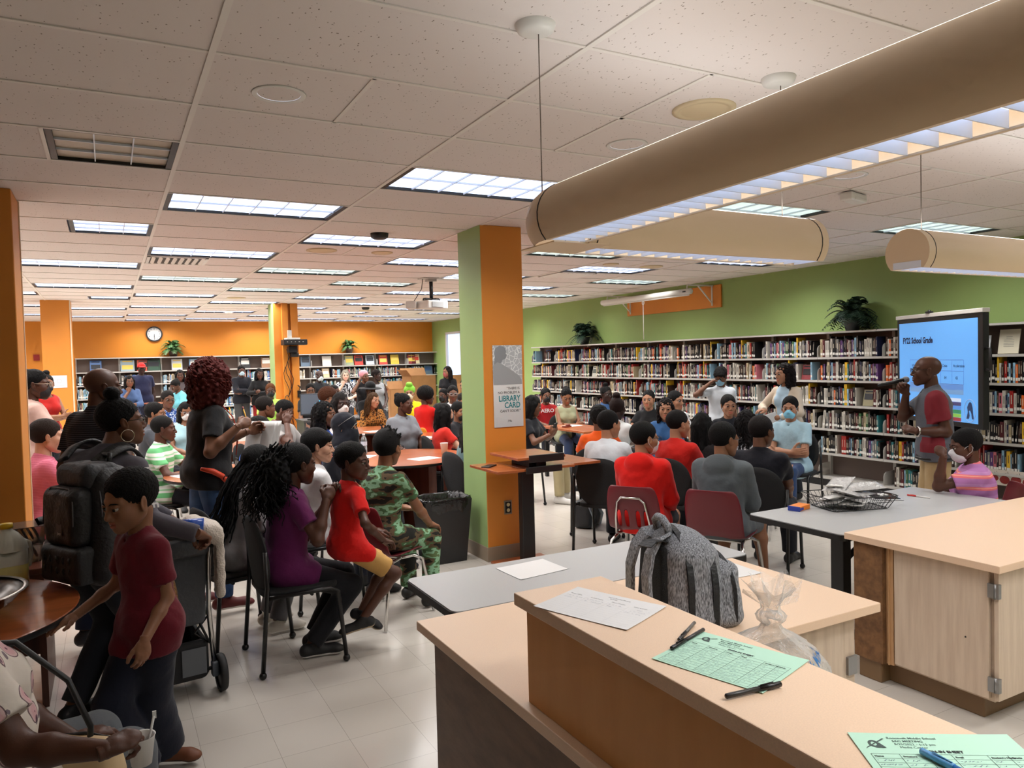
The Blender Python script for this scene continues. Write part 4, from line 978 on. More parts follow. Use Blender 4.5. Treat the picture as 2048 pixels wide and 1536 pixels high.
# ---------------------------------------------------------------- chairs
M_SEATF = mat('black seat fabric', (26, 26, 27), .9, bump=.2, bscale=150); M_TUBEB = mat('black steel tube', (14, 14, 15), .35); M_MAROON = mat('maroon plastic', (104, 32, 40), .38, spec=.4); M_ORPL = mat('orange plastic', (226, 140, 40), .4)
def bent(fn, pr):    # closed sheet with thickness from outline
    pass
def black_chair_proto():
    t = empty('stacking_chair', (0, 0, 0))
    q = MB(); n = 10        # seat
    P = rrect(.47, .44, .12, 6); q.prism([(x, y+.01) for x, y in P], .425, .462, True); o = q.build('seat', M_SEATF, t, bevel=.012, seg=3)
    # shield shaped backrest: egg outline, slightly curved
    out = []
    N = 40
    for i in range(N):
        a = 2*pi*i/N; x = .232*cos(a)*(1-.10*max(0, -sin(a))); z = .225*sin(a) if sin(a) > 0 else .20*sin(a); x = math.copysign(abs(x/.232)**.72*.232, x); z = math.copysign(abs(z/.225)**.85*.225, z); out.append((x, z))
    q = MB(); vs = []
    def pos(x, z, off):
        y = -.215+.25*x*x*2.2-.12*(z)-off; return (x, y, .64+z)
    rings = [1.0, .97, .8, .5, .0001]; offs = [.0, .012, .020, .022, .022]
    for side in (1, -1):
        for rg, of in zip(rings, offs): vs += [pos(x*rg, z*rg, of*side) for x, z in out]
    R_ = len(rings); fs = []
    for sd in range(2):
        for r in range(R_-1):
            for i in range(N):
                a = (sd*R_+r)*N+i; b = (sd*R_+r)*N+(i+1) % N; c = a+N; d = b+N
                fs.append((a, b, d, c) if sd == 0 else (b, a, c, d))
    q.add(vs, fs, True); q.build('backrest', M_SEATF, t)
    for sx in (-1, 1):
        q = MB(); q.tube([(sx*.245, -.20, .70), (sx*.248, -.195, .5), (sx*.252, -.235, .03)], .0125, 10); q.ball((sx*.252, -.236, .021), (.021, .021, .021), 12, 8); q.build('leg', M_TUBEB, t)
        q = MB(); q.tube([(sx*.245, -.19, .44), (sx*.245, .16, .44), (sx*.246, .20, .42), (sx*.252, .235, .03)], .0125, 10); q.ball((sx*.252, .236, .021), (.021, .021, .021), 12, 8); q.build('leg', M_TUBEB, t)
    q = MB(); q.tube([(-.245, .05, .425), (.245, .05, .425)], .010, 8); q.tube([(-.245, -.12, .425), (.245, -.12, .425)], .010, 8); q.build('seat_frame', M_TUBEB, t)
    return t
def shell_chair_proto(m_, slots=True, name='plastic_chair'):
    t = empty(name, (0, 0, 0)); q = MB()
    # side profile (y,z) from seat front to back top
    prof = [(.20, .430), (.17, .452), (.08, .446), (-.05, .438), (-.14, .445), (-.185, .49), (-.205, .55), (-.222, .62), (-.240, .70), (-.258, .78), (-.262, .80)]
    W = [.19, .205, .215, .212, .205, .205, .205, .205, .200, .180, .150]
    K = 14; T = .006
    def pt_(i, k, off):
        y, z = prof[i]; u = -1+2*k/K; x = u*W[i]; cur = .028*abs(u)**3
        if i < 5: return (x, y, z+cur*.8+off)
        return (x, y+cur*1.2+off, z)
    n = len(prof); vs = [pt_(i, k, 0) for i in range(n) for k in range(K+1)]+[pt_(i, k, -T*(1 if i < 5 else 1.3)) for i in range(n) for k in range(K+1)]
    fs = []; o_ = n*(K+1); hole = set()
    if slots:
        for i in (5, 6): hole |= {(i, k) for k in (2, 3, 6, 7, 10, 11)}
        hole = {(i, k) for i in (5, 6) for k in (3, 5, 8, 10)}
    def solid(i, k): return 0 <= i < n-1 and 0 <= k < K and (i, k) not in hole
    for i in range(n-1):
        for k in range(K):
            if not solid(i, k): continue
            a, b, c, d = i*(K+1)+k, i*(K+1)+k+1, (i+1)*(K+1)+k+1, (i+1)*(K+1)+k
            fs.append((a, b, c, d)); fs.append((o_+d, o_+c, o_+b, o_+a))
            for (ni, nk, e) in ((i-1, k, (b, a)), (i+1, k, (d, c)), (i, k-1, (a, d)), (i, k+1, (c, b))):
                if not solid(ni, nk): fs.append((e[0], e[1], o_+e[1], o_+e[0]))
    q.add(vs, fs, True); o = q.build('shell', m_, t)
    s = o.modifiers.new('s', 'SUBSURF'); s.levels = s.render_levels = 1
    for sx in (-1, 1):
        q = MB(); q.tube([(sx*.15, .02, .415), (sx*.165, .12, .41), (sx*.20, .18, .38), (sx*.235, .24, .01)], .0115, 8); q.build('leg', M_CHROME, t)
        q = MB(); q.tube([(sx*.15, .0, .415), (sx*.165, -.09, .41), (sx*.19, -.15, .37), (sx*.225, -.24, .01)], .0115, 8); q.build('leg', M_CHROME, t)
    q = MB(); q.tube([(-.15, .02, .415), (.15, .02, .415)], .0115, 8); q.tube([(-.15, -.05, .415), (.15, -.05, .415)], .0115, 8)
    if slots: q.tube([(-.13, -.10, .425), (-.135, -.19, .44), (-.125, -.222, .56), (-.105, -.246, .68), (-.07, -.254, .715), (.07, -.254, .715), (.105, -.246, .68), (.125, -.222, .56), (.135, -.19, .44), (.13, -.10, .425)], .008, 8)
    q.build('frame', M_CHROME, t); return t
_protos = {}; CH_LOC = []
def chair(kind, x, y, hd, label, group=None, sc=1.0):
    if kind not in _protos:
        t = _protos[kind] = {'black': black_chair_proto, 'maroon': lambda: shell_chair_proto(M_MAROON), 'plain': lambda: shell_chair_proto(M_MAROON, False), 'orange': lambda: shell_chair_proto(M_ORPL, False)}[kind]()
    else: t = copy_tree(_protos[kind])
    t.location = (x, y, 0); t.rotation_euler = (0, 0, -radians(hd)); t.scale = (sc, sc, sc); tag(t, label, 'chair', group or {'black': 'black stacking chairs', 'maroon': 'maroon plastic chairs', 'plain': 'maroon plastic chairs', 'orange': 'orange plastic chairs'}[kind])
    return t
# ---------------------------------------------------------------- bookshelves and books
SH_Z = [.12, .43, .742, 1.048, 1.36, 1.655]; BAY = .925
rb = random.Random(7)
BC = [('black', (20, 18, 20), 22), ('dark brown', (56, 36, 28), 11), ('navy', (26, 32, 64), 8), ('white', (190, 184, 172), 7), ('cream', (176, 160, 128), 5), ('red', (150, 34, 28), 5), ('orange', (214, 96, 34), 5), ('blue', (58, 112, 172), 6),
      ('teal', (40, 110, 116), 4), ('grey', (112, 112, 112), 5), ('yellow', (216, 172, 40), 3), ('purple', (84, 48, 104), 3), ('maroon', (80, 24, 30), 6), ('green', (52, 92, 56), 3), ('light blue', (140, 178, 200), 3), ('pink', (196, 110, 120), 1)]
BM = [mat('book_'+n.replace(' ', '_'), c, .45) for n, c, _ in BC]; BWT = [w_ for *_, w_ in BC]
M_LBL = mat('white spine label', (224, 222, 214), .6); M_PAGE = mat('book pages', (216, 206, 186), .8); M_TXT = mat('pale spine print', (190, 180, 160), .6); M_TXD = mat('dark spine print', (40, 36, 36), .6)
def book_geo(q, T, Hh, D, mi, rr, xf, base=0):
    """spine faces -Y, width along X centred; material slots: base.. = colours, then label, pages, pale, dark"""
    st = len(q.v); nC = len(BM)
    q.cur = mi; e = .0015
    q.bx(-T/2, -T/2+.002, -D/2, D/2, 0, Hh); q.bx(T/2-.002, T/2, -D/2, D/2, 0, Hh); q.bx(-T/2, T/2, -D/2-.001, -D/2+.003, 0, Hh)
    q.cur = nC+1; q.bx(-T/2+.002, T/2-.002, -D/2+.003, D/2-.004, .003, Hh-.004)
    q.cur = nC; z0 = rr.choice([.022, .026, .034]); q.quad((-T/2*.86, -D/2-.0016, z0), (T/2*.86, -D/2-.0016, z0), (T/2*.86, -D/2-.0016, z0+.030), (-T/2*.86, -D/2-.0016, z0+.030))
    q.cur = nC+(3 if sum(BC[mi][1]) > 400 else 2); a, b = rr.uniform(.40, .5), rr.uniform(.70, .92)
    tw_ = T*rr.choice([.08, .10, .14, .22]); q.quad((-tw_, -D/2-.0016, Hh*a), (tw_, -D/2-.0016, Hh*a), (tw_, -D/2-.0016, Hh*b), (-tw_, -D/2-.0016, Hh*b))
    for i in range(st, len(q.v)): q.v[i] = tuple(xf @ Vector(q.v[i]))
BMATS = BM+[M_LBL, M_PAGE, M_TXT, M_TXD]
protos = []
for i in range(64):
    mi = rb.choices(range(len(BC)), BWT)[0]; T = rb.uniform(.016, .036); Hh = rb.uniform(.185, .235) if rb.random() > .06 else rb.uniform(.24, .265); D = rb.uniform(.13, .165)
    protos.append([mi, T, Hh, D, None])
ORD = ['1st', '2nd', '3rd']+['%dth' % i for i in range(4, 60)]
ROWN = ['bottom shelf', 'fifth shelf', 'fourth shelf', 'third shelf', 'second shelf', 'top shelf']
stuff = MB()
def bay_label(j): return {0: 'bay left of the screen', 1: 'second bay from the screen', -1: 'bay behind the screen'}.get(j)
XF = 8.06
def shelf_unit(name, origin, rz, W, label, D=.27, zs=SH_Z, top=1.975, group='grey metal library shelving', skip=()):
    """local: X along the shelf, -Y is the front"""
    t = empty(name, origin, rz, label, 'bookshelf', group)
    q = MB(); q.bx(-W/2, W/2, D-.012, D, .05, top-.02); q.build('back_panel', M_DARKM, t)
    for sx in (-1, 1): q = MB(); q.bx(sx*W/2-.02 if sx > 0 else sx*W/2, sx*W/2 if sx > 0 else sx*W/2+.02, D-.06, D-.012, 0, top-.02); q.build('upright', M_GREYM, t)
    q = MB(); q.bx(-W/2, W/2, -.005, D, top-.022, top); q.build('top_panel', M_GREYM, t)
    q = MB(); q.bx(-W/2, W/2, .015, D-.02, 0, .10); q.build('kick', M_BLACK, t)
    for k, z in enumerate(zs):
        if k in skip: continue
        q = MB(); q.bx(-W/2+.002, W/2-.002, 0, D-.015, z-.028, z-.002)
        for sx in (-1, 1):      # rounded end brackets
            P = [(0.0, 0), (0.0, .10), (.015, .135), (.045, .155), (D-.03, .165), (D-.03, 0)]; x = sx*(W/2-.004)
            q.add([(x-.0012, y+.004, z+zz) for y, zz in P]+[(x+.0012, y+.004, z+zz) for y, zz in P], [tuple(range(6)), tuple(range(11, 5, -1))]+[(i, i+6, (i+1) % 6+6, (i+1) % 6) for i in range(6)], False)
        q.build('shelf', M_GREYM, t)
    return t
def fill_row(origin, rz, W, z, rr, mode='stuff', lab=None, frac=None, lean=True, tint=None, gap=None):
    """books from left to right as one faces the shelf"""
    Rz = Matrix.Translation(origin) @ Matrix.Rotation(rz, 4, 'Z')
    x = -W/2+.030; xe = W/2-(.03 if frac is None else W*(1-frac)); idx = {}; out = []
    while x < xe-.02:
        if rr.random() < .025: x += rr.uniform(.01, .05); continue
        if gap and gap[0] < x+.03 and x < gap[1]: x = gap[1]; continue
        i = rr.randrange(64); mi, T, Hh, D, ob = protos[i]
        if tint and rr.random() < .6: mi = rr.choice(tint)
        a = 0.0
        if lean and rr.random() < .06: a = rr.uniform(-.12, .12)
        if mode != 'stuff': mi = protos[i][0]
        M_ = Rz @ Matrix.Translation((x+T/2+abs(a)*Hh*.5, .02+D/2+rr.uniform(0, .012), z)) @ Matrix.Rotation(a, 4, 'Y')
        if mode == 'stuff': book_geo(stuff, T, Hh, D, mi, rr, M_)
        else:
            if protos[i][4] is None:
                q = MB(); book_geo(q, T, Hh, D, mi, random.Random(i), Matrix.Identity(4)); o = q.build('book', BMATS); protos[i][4] = o
            else: o = protos[i][4].copy(); COL.objects.link(o)
            o.matrix_world = M_; idx[mi] = idx.get(mi, 0)+1; out.append((o, mi, idx[mi]))
        x += T+.0012+abs(a)*Hh
    for o, mi, n_ in out:
        o['category'] = 'book'; o['group'] = 'library books on the right wall shelves'
        o['label'] = '%s book, %s %s on the %s' % (BC[mi][0], ORD[n_-1], BC[mi][0], lab)
y0 = 5.71
for j in range(-4, 9):
    yc = y0+BAY*(j+.5)      # j=0: left of screen
    nm = {0: 'grey metal bookshelf bay just left of the standing screen', 1: 'grey metal bookshelf bay behind the person in the beige cardigan', -1: 'grey metal bookshelf bay mostly hidden by the standing screen', -2: 'grey metal bookshelf bay at the right edge with documents on top',
          2: 'grey metal bookshelf bay behind the standing boy with raised hand'}.get(j)
    if nm is None: nm = 'grey metal bookshelf bay, %s from the screen towards the far wall' % ORD[j] if j > 0 else 'grey metal bookshelf bay hidden right of the screen, %s to the right' % ORD[-j-1]
    shelf_unit('bookshelf', (XF, yc, 0), -pi/2, BAY, nm)
    for k, z in enumerate(SH_Z):
        if k == 0:
            if j == -1: fill_row((XF, yc+.12, 0), -pi/2, .5, z, rb, 'stuff')
            continue
        if j == -2 and k == 5: continue
        gp = {(0, 3): 5.95, (1, 4): 6.86, (6, 4): 11.75}.get((j, k)); gp = None if gp is None else (-(gp-yc)-.10, -(gp-yc)+.10)
        if j == 8 and k == 5: gp = (-.3, .05)
        if j in (0, 1): fill_row((XF, yc, 0), -pi/2, BAY, z, rb, 'obj', '%s, %s' % (ROWN[k], bay_label(j)), frac=rb.uniform(.90, .97), gap=gp)
        else: fill_row((XF, yc, 0), -pi/2, BAY, z, rb, 'stuff', frac=rb.uniform(.80, .97), gap=gp)
# far wall shelving
YS = 20.02; fc_ = [3, 4, 9, 8, 1, 7, 2, 14]
covers = []
for j in range(10):
    xc = -.66+.905*(j+.5)
    shelf_unit('bookshelf', (xc, YS, 0), 0, .905, 'grey metal bookshelf bay on the orange wall, %s from the left' % ORD[j], zs=[.12, .43, .742, 1.048, 1.36, 1.67], top=2.0)
    for k, z in enumerate([.43, .742, 1.048, 1.36]):
        if j == 9 and k < 2: continue
        gq = [g_ for g_, zz in ((-.1, 1.36), (5.15, 1.36), (7.5, 1.048), (8.12, 1.36)) if zz == z and abs(g_-xc) < .5]
        fill_row((xc, YS, 0), 0, .905, z, rb, 'stuff', frac=rb.uniform(.62, .97), tint=[3, 4, 9, 7, 8, 3, 14], gap=(gq[0]-xc-.16, gq[0]-xc+.16) if gq else None)
stuff.build('shelved_books', BMATS); so = bpy.data.objects['shelved_books']; tag(so, 'crowded rows of library books filling the other shelves', 'books', kind='stuff')
# books shown face-out on the top shelf of the far wall
cvs = [((70, 110, 170), 'blue and white'), ((150, 170, 180), 'pale blue mountain'), ((190, 80, 50), 'orange and black'), ((30, 70, 50), 'dark green'), ((200, 205, 210), 'white'), ((120, 165, 200), 'sky blue'), ((225, 215, 190), 'cream and red'), ((20, 22, 26), 'black'), ((150, 110, 80), 'brown'),
       ((90, 110, 130), 'slate blue car'), ((226, 222, 214), 'white sketch'), ((150, 160, 130), 'sage green'), ((200, 60, 50), 'white and red'), ((190, 200, 210), 'silver grey'), ((210, 70, 60), 'red and blue'), ((230, 190, 70), 'yellow and blue'), ((150, 50, 60), 'dark red'), ((220, 200, 160), 'tan framed')]
def cover_book(x, y, z, rz, w_, h_, col, label, m2=None, tilt=.22):
    t = empty('display_book', (x, y, z), rz, label, 'book', 'books displayed face-out')
    Rt = Matrix.Rotation(-tilt, 3, 'X'); q = MB(); q.box((0, 0, h_/2), (w_, .018, h_)); q.xf(lambda p: Rt @ p); q.build('cover', mat('cover_%d_%d_%d' % col, col, .4), t)
    q = MB(); r_ = random.Random(int(x*97)+int(z*10)); c2 = m2 or r_.choice([(230, 228, 220), (30, 34, 44), (200, 60, 40), (60, 90, 140), (232, 200, 90)])
    q.box((0, -.0115, h_*r_.uniform(.35, .6)), (w_*.8, .004, h_*.38)); q.box((0, -.0115, h_*.88), (w_*.7, .004, h_*.08)); q.xf(lambda p: Rt @ p); q.build('cover_picture', mat('print_%d_%d_%d' % c2, c2, .5), t)
px = [.0, .62, 1.10+.1, 1.75, 2.2, 2.55, 3.15, 3.62+.3, 4.3]
px = [-.30, .32, .80, 1.25, 1.62, 2.05, 2.50+.05, 3.3, 3.95, 4.98-.0, 5.42, 5.95, 6.33, 6.60, 6.92, 7.28, 7.62, 7.88]
px = [-.25, .28, .74, 1.12, 1.50, 1.90, 2.35, 3.02, 3.62, 4.68, 5.20, 5.72, 6.08, 6.40, 6.78, 7.12, 7.50, 7.74]
posn = ['1st', '2nd', '3rd', '4th', '5th', '6th', '7th', '8th', '9th']
for i, (x, (c, nme)) in enumerate(zip(px, cvs)):
    wv = .24 if i not in (1, 3) else .30
    for e_ in [-.66+.905*q_ for q_ in range(11)]:
        if abs(x-e_) < wv/2+.02: x = e_+(wv/2+.02)*(1 if x > e_ else -1)
    cover_book(x, YS+.10, 1.672, 0, wv, .27 if i != 6 else .24, c, '%s cover face-out on the far top shelf, %s of the %s half' % (nme, posn[i % 9], 'left' if i < 9 else 'right'))
cover_book(-.1, YS+.10, 1.362, 0, .27, .24, (190, 90, 40), 'orange picture book face-out one shelf below the top at far left'); cover_book(5.15, YS+.06, 1.362, 0, .19, .25, (220, 190, 150), 'cream and red book face-out below the slate car book')
cover_book(7.5, YS+.06, 1.05, 0, .24, .24, (60, 130, 190), 'bright blue book face-out under the green head wrap corner'); cover_book(8.12, YS+.08, 1.362, 0, .24, .26, (90, 110, 130), 'grey blue book face-out at the far right shelf end')
cover_book(XF+.10, 13.55, 1.657, -pi/2, .20, .25, (50, 90, 150), 'blue pamphlet on a slanted holder at the far end of the right shelves')
cover_book(XF+.06, 5.95, 1.05, -pi/2, .14, .20, (146, 138, 104), 'khaki book with a dark badge turned face-out beside the speaker', (40, 40, 44)); cover_book(XF+.06, 6.86, 1.36, -pi/2, .15, .20, (130, 40, 44), 'dark red book turned face-out near the beige cardigan', (30, 26, 28)); cover_book(XF+.06, 11.75, 1.36, -pi/2, .17, .20, (190, 190, 178), 'pale comic book turned face-out on the second shelf', (90, 96, 90))
# framed documents at the right edge
for i, (y, w_, h_, c, lab) in enumerate(((4.62, .15, .20, (214, 218, 224), 'small white document standing right behind the screen edge'), (4.36, .20, .255, (216, 208, 186), 'cream certificate leaning on the top shelf at the right edge'), (4.05, .20, .22, (220, 224, 232), 'white certificate cut off by the right frame edge'))):
    t = empty('framed_document', (XF+.10, y, 1.657), -pi/2, lab, 'document'); Rt = Matrix.Rotation(-.2, 3, 'X')
    q = MB(); q.box((0, 0, h_/2), (w_, .010, h_)); q.xf(lambda p: Rt @ p); q.build('sheet', mat('doc%d' % i, c, .5), t)
    q = MB()
    for k in range(7): q.box((0, -.006, h_*(.3+.065*k)), (w_*(.5 if k < 5 else .3), .001, .003))
    q.xf(lambda p: Rt @ p); q.build('printed_lines', mat('grey print', (120, 120, 118), .6), t)
# banner of red pumpkins on the lower back panel at the right edge
t = empty('wall_banner', (XF+.02, 4.30, .30), -pi/2, 'white strip printed with a row of dark red pumpkins at the right edge', 'banner')
q = MB(); q.bx(-.45, .55, -.006, 0, 0, .16); q.build('strip', mat('banner paper', (206, 196, 184), .7), t)
q = MB()
for k in range(9): q.ball((-.38+k*.11, -.008, .07-.01*(k % 2)), (.05, .004, .042-.004*(k % 3)), 14, 8)
q.build('pumpkins', mat('banner red', (132, 34, 28), .6), t)
q = MB()
for k in range(9): q.tube([(-.40+k*.11, -.009, .11), (-.37+k*.11, -.010, .13), (-.34+k*.11, -.009, .12), (-.35+k*.11, -.009, .145)], .0018, 4)
q.build('vines', mat('banner ink', (50, 38, 34), .7), t)
# ---------------------------------------------------------------- ferns
M_LEAF = mat('fern green', (58, 96, 48), .55, var=.35, vscale=20); M_LEAFD = mat('dark fern green', (24, 50, 34), .6, var=.3, vscale=20); M_STEM = mat('fern stem', (70, 90, 50), .6)
def fern(x, y, z, R_, label, dark, seed, pot, nfr=46):
    rr = random.Random(seed); t = empty('potted_fern', (x, y, z), 0, label, 'plant', 'ferns on top of the bookshelves')
    q = MB(); q.lathe([(0, 0), (.075, 0), (.105, .12), (.115, .14), (.105, .145), (.09, .13), (0, .12)], n=24); q.build('pot', pot, t)
    q = MB()
    for i in range(nfr):
        a = rr.uniform(0, 2*pi); L = R_*rr.uniform(.65, 1.0); e = rr.uniform(.40, 1.40); pts = []
        for k in range(9):
            u = k/8; rad = L*(u*cos(e)*.85+.18*u*u); zz = .13+L*sin(e)*u*1.55-L*.95*u**2.4*(1.05-.2*sin(e)); pts.append(Vector((cos(a)*rad, sin(a)*rad, zz)))
        q.cur = 1; q.tube(pts, [.0028*(1-.8*k/8) for k in range(9)], 4, caps=False); q.cur = 0
        side = Vector((-sin(a), cos(a), 0))
        for k in range(1, 9):
            for h_ in (0, .5):
                if k == 8 and h_: continue
                p = pts[k] if not h_ else (pts[k]+pts[k+1])/2; w_ = .055*R_/.3*sin(pi*(k+h_+.6)/10.5)+.008; tdir = (pts[min(k+1, 8)]-pts[k-1]).normalized()
                for s_ in (-1, 1):
                    d = (side*s_+tdir*.45).normalized()*w_+Vector((0, 0, -.25*w_)); b = tdir*.009*R_/.3
                    q.add([p-b, p+b, p+d+b*.25, p+d-b*.25], [(0, 1, 2, 3)], False)
    lim = .17 if y > 20 else .20
    q.xf((lambda p: Vector((p.x, min(p.y, lim-.1*(1-math.exp(-max(0, p.y-lim)*4))) if p.y > lim else p.y, p.z))) if y > 20 else (lambda p: Vector((min(p.x, lim), p.y, p.z))))
    q.build('fronds', [M_LEAFD if dark else M_LEAF, M_STEM], t)
fern(1.43, 20.15, 2.0, .40, 'green potted fern on the far shelf below the wall clock', 0, 1, mat('brown pot', (70, 44, 30), .5)); fern(5.83, 20.15, 2.0, .34, 'green potted fern on the far shelf right of the middle pillar', 0, 2, mat('brown pot', (70, 44, 30), .5))
fern(8.14, 12.1, 1.975, .44, 'dark potted fern on the right shelving near the centre pillar', 1, 3, mat('dark pot', (30, 34, 30), .5)); fern(8.12, 6.16, 1.975, .40, 'dark potted fern on the right shelving left of the screen', 1, 4, mat('dark pot', (30, 34, 30), .5), 60)
# ---------------------------------------------------------------- clock, alarm, sign
t = empty('wall_clock', (1.03, YF-.01, 2.565), 0, 'round wall clock with black rim on the orange far wall', 'clock')
def ring_y(q, r0, r1, y0, y1, n=40):
    st = len(q.v); q.lathe([(r0, 0), (r0, 1), (r1, 1), (r1, 0)], n=n, smooth=False); q.xf(lambda p: Vector((p.x, y0+(y1-y0)*p.z, p.y)), st)
q = MB(); ring_y(q, .155, .185, 0, -.045); q.build('rim', M_BLACK, t)
q = MB(); q.add([(.16*cos(a*pi/20), -.012, .16*sin(a*pi/20)) for a in range(40)], [tuple(range(40))]); q.build('dial', mat('clock dial', (222, 222, 222), .5), t)
q = MB()
for hnum in range(1, 13):
    a = radians(90-hnum*30); sub_text(q, str(hnum), .042, lambda v, a=a: (v.x+.125*cos(a), -.016-v.z, v.y+.125*sin(a)-.014), 'CENTER', bold=.0008)
q.build('numerals', M_BLACK, t)
q = MB(); q.tube([(0, -.02, 0), (-.004, -.02, -.085)], .006, 5); q.build('hour_hand', M_BLACK, t); q = MB(); q.tube([(0, -.024, 0), (.006, -.024, -.125)], .004, 5); q.build('minute_hand', M_BLACK, t)
q = MB(); q.bx(-1.49, -1.37, YF-.05, YF, 1.97, 2.11); q.bx(-1.46, -1.40, YF-.07, YF-.05, 2.0, 2.06); tag(q.build('fire_alarm', mat('alarm red', (140, 26, 20), .4)), 'small red fire alarm on the orange wall left of the pillar', 'fire alarm')
t = empty('wall_notice', (-.70, 14.145, 1.45), 0, 'small white paper notice on the far left orange pillar', 'notice')
q = MB(); q.bx(-.11, .11, -.003, 0, 0, .20); q.build('sheet', mat('white paper', (226, 224, 222), .7), t)
q = MB(); ring_y(q, .03, .034, -.004, -.005, 24); q.xf(lambda p: p+Vector((0, 0, .11))); q.bx(-.07, .07, -.0045, -.004, .03, .033); q.build('print', mat('blue grey print', (150, 156, 170), .7), t)
# ---------------------------------------------------------------- ceiling projector
t = empty('ceiling_projector', (3.95, 9.6, 2.50), 0, 'white projector hanging from the ceiling on a black pole', 'projector')
q = MB(); q.box((0, 0, 0), (.34, .30, .11), rz=.25); q.box((-.25, .10, .0), (.14, .25, .10), rz=-.5); q.build('case', M_WHITE, t, bevel=.012)
q = MB(); q.box((.03, -.152, 0), (.19, .01, .07), rz=.25); q.build('grille', mat('vent grey', (170, 172, 172), .6), t)
q = MB(); q.cyl((0, 0, .09), (0, 0, .33), .025, 14); q.box((0, 0, .085), (.30, .05, .015), rz=.5); q.box((0, 0, .08), (.05, .26, .015), rz=.3); q.cyl((-.12, 0, .055), (-.12, 0, .085), .01, 8); q.cyl((.12, 0, .055), (.12, 0, .085), .01, 8); q.build('mount', M_BLACK, t)
q = MB(); q.box((0, 0, .345), (.12, .12, .05)); q.bx(-.15, .75, -.11, .11, .355, .37); q.build('ceiling_plate', M_GREYM, t)
q = MB(); q.tube([(-.12, .0, .36), (-.14, .0, .22), (-.2, .02, .12), (-.24, .05, .05)], .005, 6); q.build('cable', M_BLACK, t)
# ---------------------------------------------------------------- wall box and cables on the middle pillar
t = empty('wall_projector', (3.0, 14.18, 2.14), 0, 'black projector with white top bracketed to the middle orange pillar', 'projector')
q = MB(); q.box((.03, -.16, 0), (.42, .30, .10)); q.build('case', M_BLACK, t, bevel=.008)
q = MB(); q.box((0, -.14, .065), (.24, .24, .03)); q.build('lid', M_WHITE, t, bevel=.006)
q = MB(); q.box((-.02, -.02, .12), (.07, .06, .22)); q.build('bracket', M_GREYM, t)
q = MB(); q.box((0, -.12, -.13), (.16, .16, .12)); q.box((.04, -.1, -.23), (.14, .12, .08)); q.build('cable_box', M_BLACK, t, bevel=.01)
q = MB()
for i in range(5): q.box((-.12+i*.07, -.3115, .005), (.02, .002, .012))
q.build('ports', M_GREYM, t)
def cables(name, label, runs, r=.006, loc=(0, 0, 0)):
    q = MB()
    for P in runs: q.tube(P, r, 5)
    tag(q.build(name, M_BLACK, loc=loc), label, 'cable')
rr = random.Random(3); runs = []
for i in range(3):
    P = [(2.92+.05*i, 14.17, 2.02)]
    for k in range(1, 9): P.append((2.90+.04*i+.05*sin(k*1.1+i), 14.165-.01*(k % 2), 2.02-.11*k))
    runs.append(P)
for i in range(4):
    P = [(2.90+.10*cos(a*.5+i)*(.6+.2*i)+.02*i, 14.16-.012*i, .95-.26*i*.5+.22*sin(a*.5)) for a in range(11)]; runs.append(P)
cables('hanging_cables', 'tangled dark cables running down the middle orange pillar', runs)
q = MB(); q.box((0, 0, 0), (.06, .04, .13)); q.tube([(.0, -.01, .07), (.02, -.02, .14), (-.03, -.02, .17), (.03, -.02, .10)], .008, 6); tag(q.build('power_adapter', M_BLACK, bevel=.006, loc=(3.13, 14.20, 1.18)), 'small black power adapter hanging on the right of the middle pillar', 'adapter')
# ---------------------------------------------------------------- projection screen on the right wall
q = MB(); q.bx(XR-.03, XR, 8.62, 10.98, 2.45, 2.80); tag(q.build('mounting_board', M_PORANGE, bevel=.004), 'orange rectangular board on the green wall behind the screen case', 'board')
t = empty('projection_screen', (0, 0, 0), 0, 'white rolled-up projection screen hung from wall brackets', 'projection screen')
q = MB(); q.tube([(7.80, 8.70, 2.69), (7.80, 11.0, 2.69)], .045, 16); q.build('case', M_WHITE, t)
q = MB(); q.tube([(7.80, 8.74, 2.638), (7.80, 10.96, 2.638)], .012, 8); q.build('bottom_bar', M_WHITE, t)
for y in (8.78, 10.85):
    q = MB(); q.tube([(7.80, y, 2.735), (7.80, y, 2.79), (8.32, y, 2.79)], .012, 8); q.tube([(8.30, y, 2.79), (8.30, y, 2.48)], .012, 8); q.tube([(8.02, y, 2.78), (8.30, y, 2.52)], .012, 8); q.build('bracket', M_WHITE, t)
q = MB(); q.tube([(7.80, 9.85, 2.635), (7.80, 9.85, 2.0)], .006, 6); q.tube([(7.80, 9.85+.03*cos(a), 2.60+.03*sin(a)) for a in [i*pi/6 for i in range(12)]], .004, 5, closed=True); q.build('pull_cord', M_WHITE, t)
q = MB(); q.box((7.757, 8.80, 2.69), (.006, .07, .02)); q.build('badge', M_BLACK, t)
# ---------------------------------------------------------------- standing interactive screen
A = Vector((7.80, 5.34, 0)); Bp = Vector((7.17, 4.05, 0)); dd = (Bp-A); WS = dd.length; ang = math.atan2(dd.y, dd.x)
t = empty('presentation_screen', (A.x, A.y, 0), ang, 'large blue presentation screen with black frame behind the speaker', 'screen')
z0, z1 = .955, 2.085
q = MB(); q.bx(0, WS, -.0, .06, z0, z1-.03); q.build('frame', M_BLACK, t, bevel=.006)
q = MB(); q.bx(-.01, WS+.012, -.012, .062, z1-.028, z1+.012); q.build('top_rail', M_WHITE, t, bevel=.004)
M_SCR = mat('lit blue slide', (92, 156, 222), .5, emit=.62); M_SCRD = mat('slide navy print', (22, 30, 62), .5, emit=.3); M_SC2 = mat('slide mid blue cell', (110, 150, 196), .5, emit=.45)
q = MB(); q.quad((.045, -.002, z0+.05), (WS-.07, -.002, z0+.05), (WS-.07, -.002, z1-.075), (.045, -.002, z1-.075)); q.build('display', M_SCR, t)
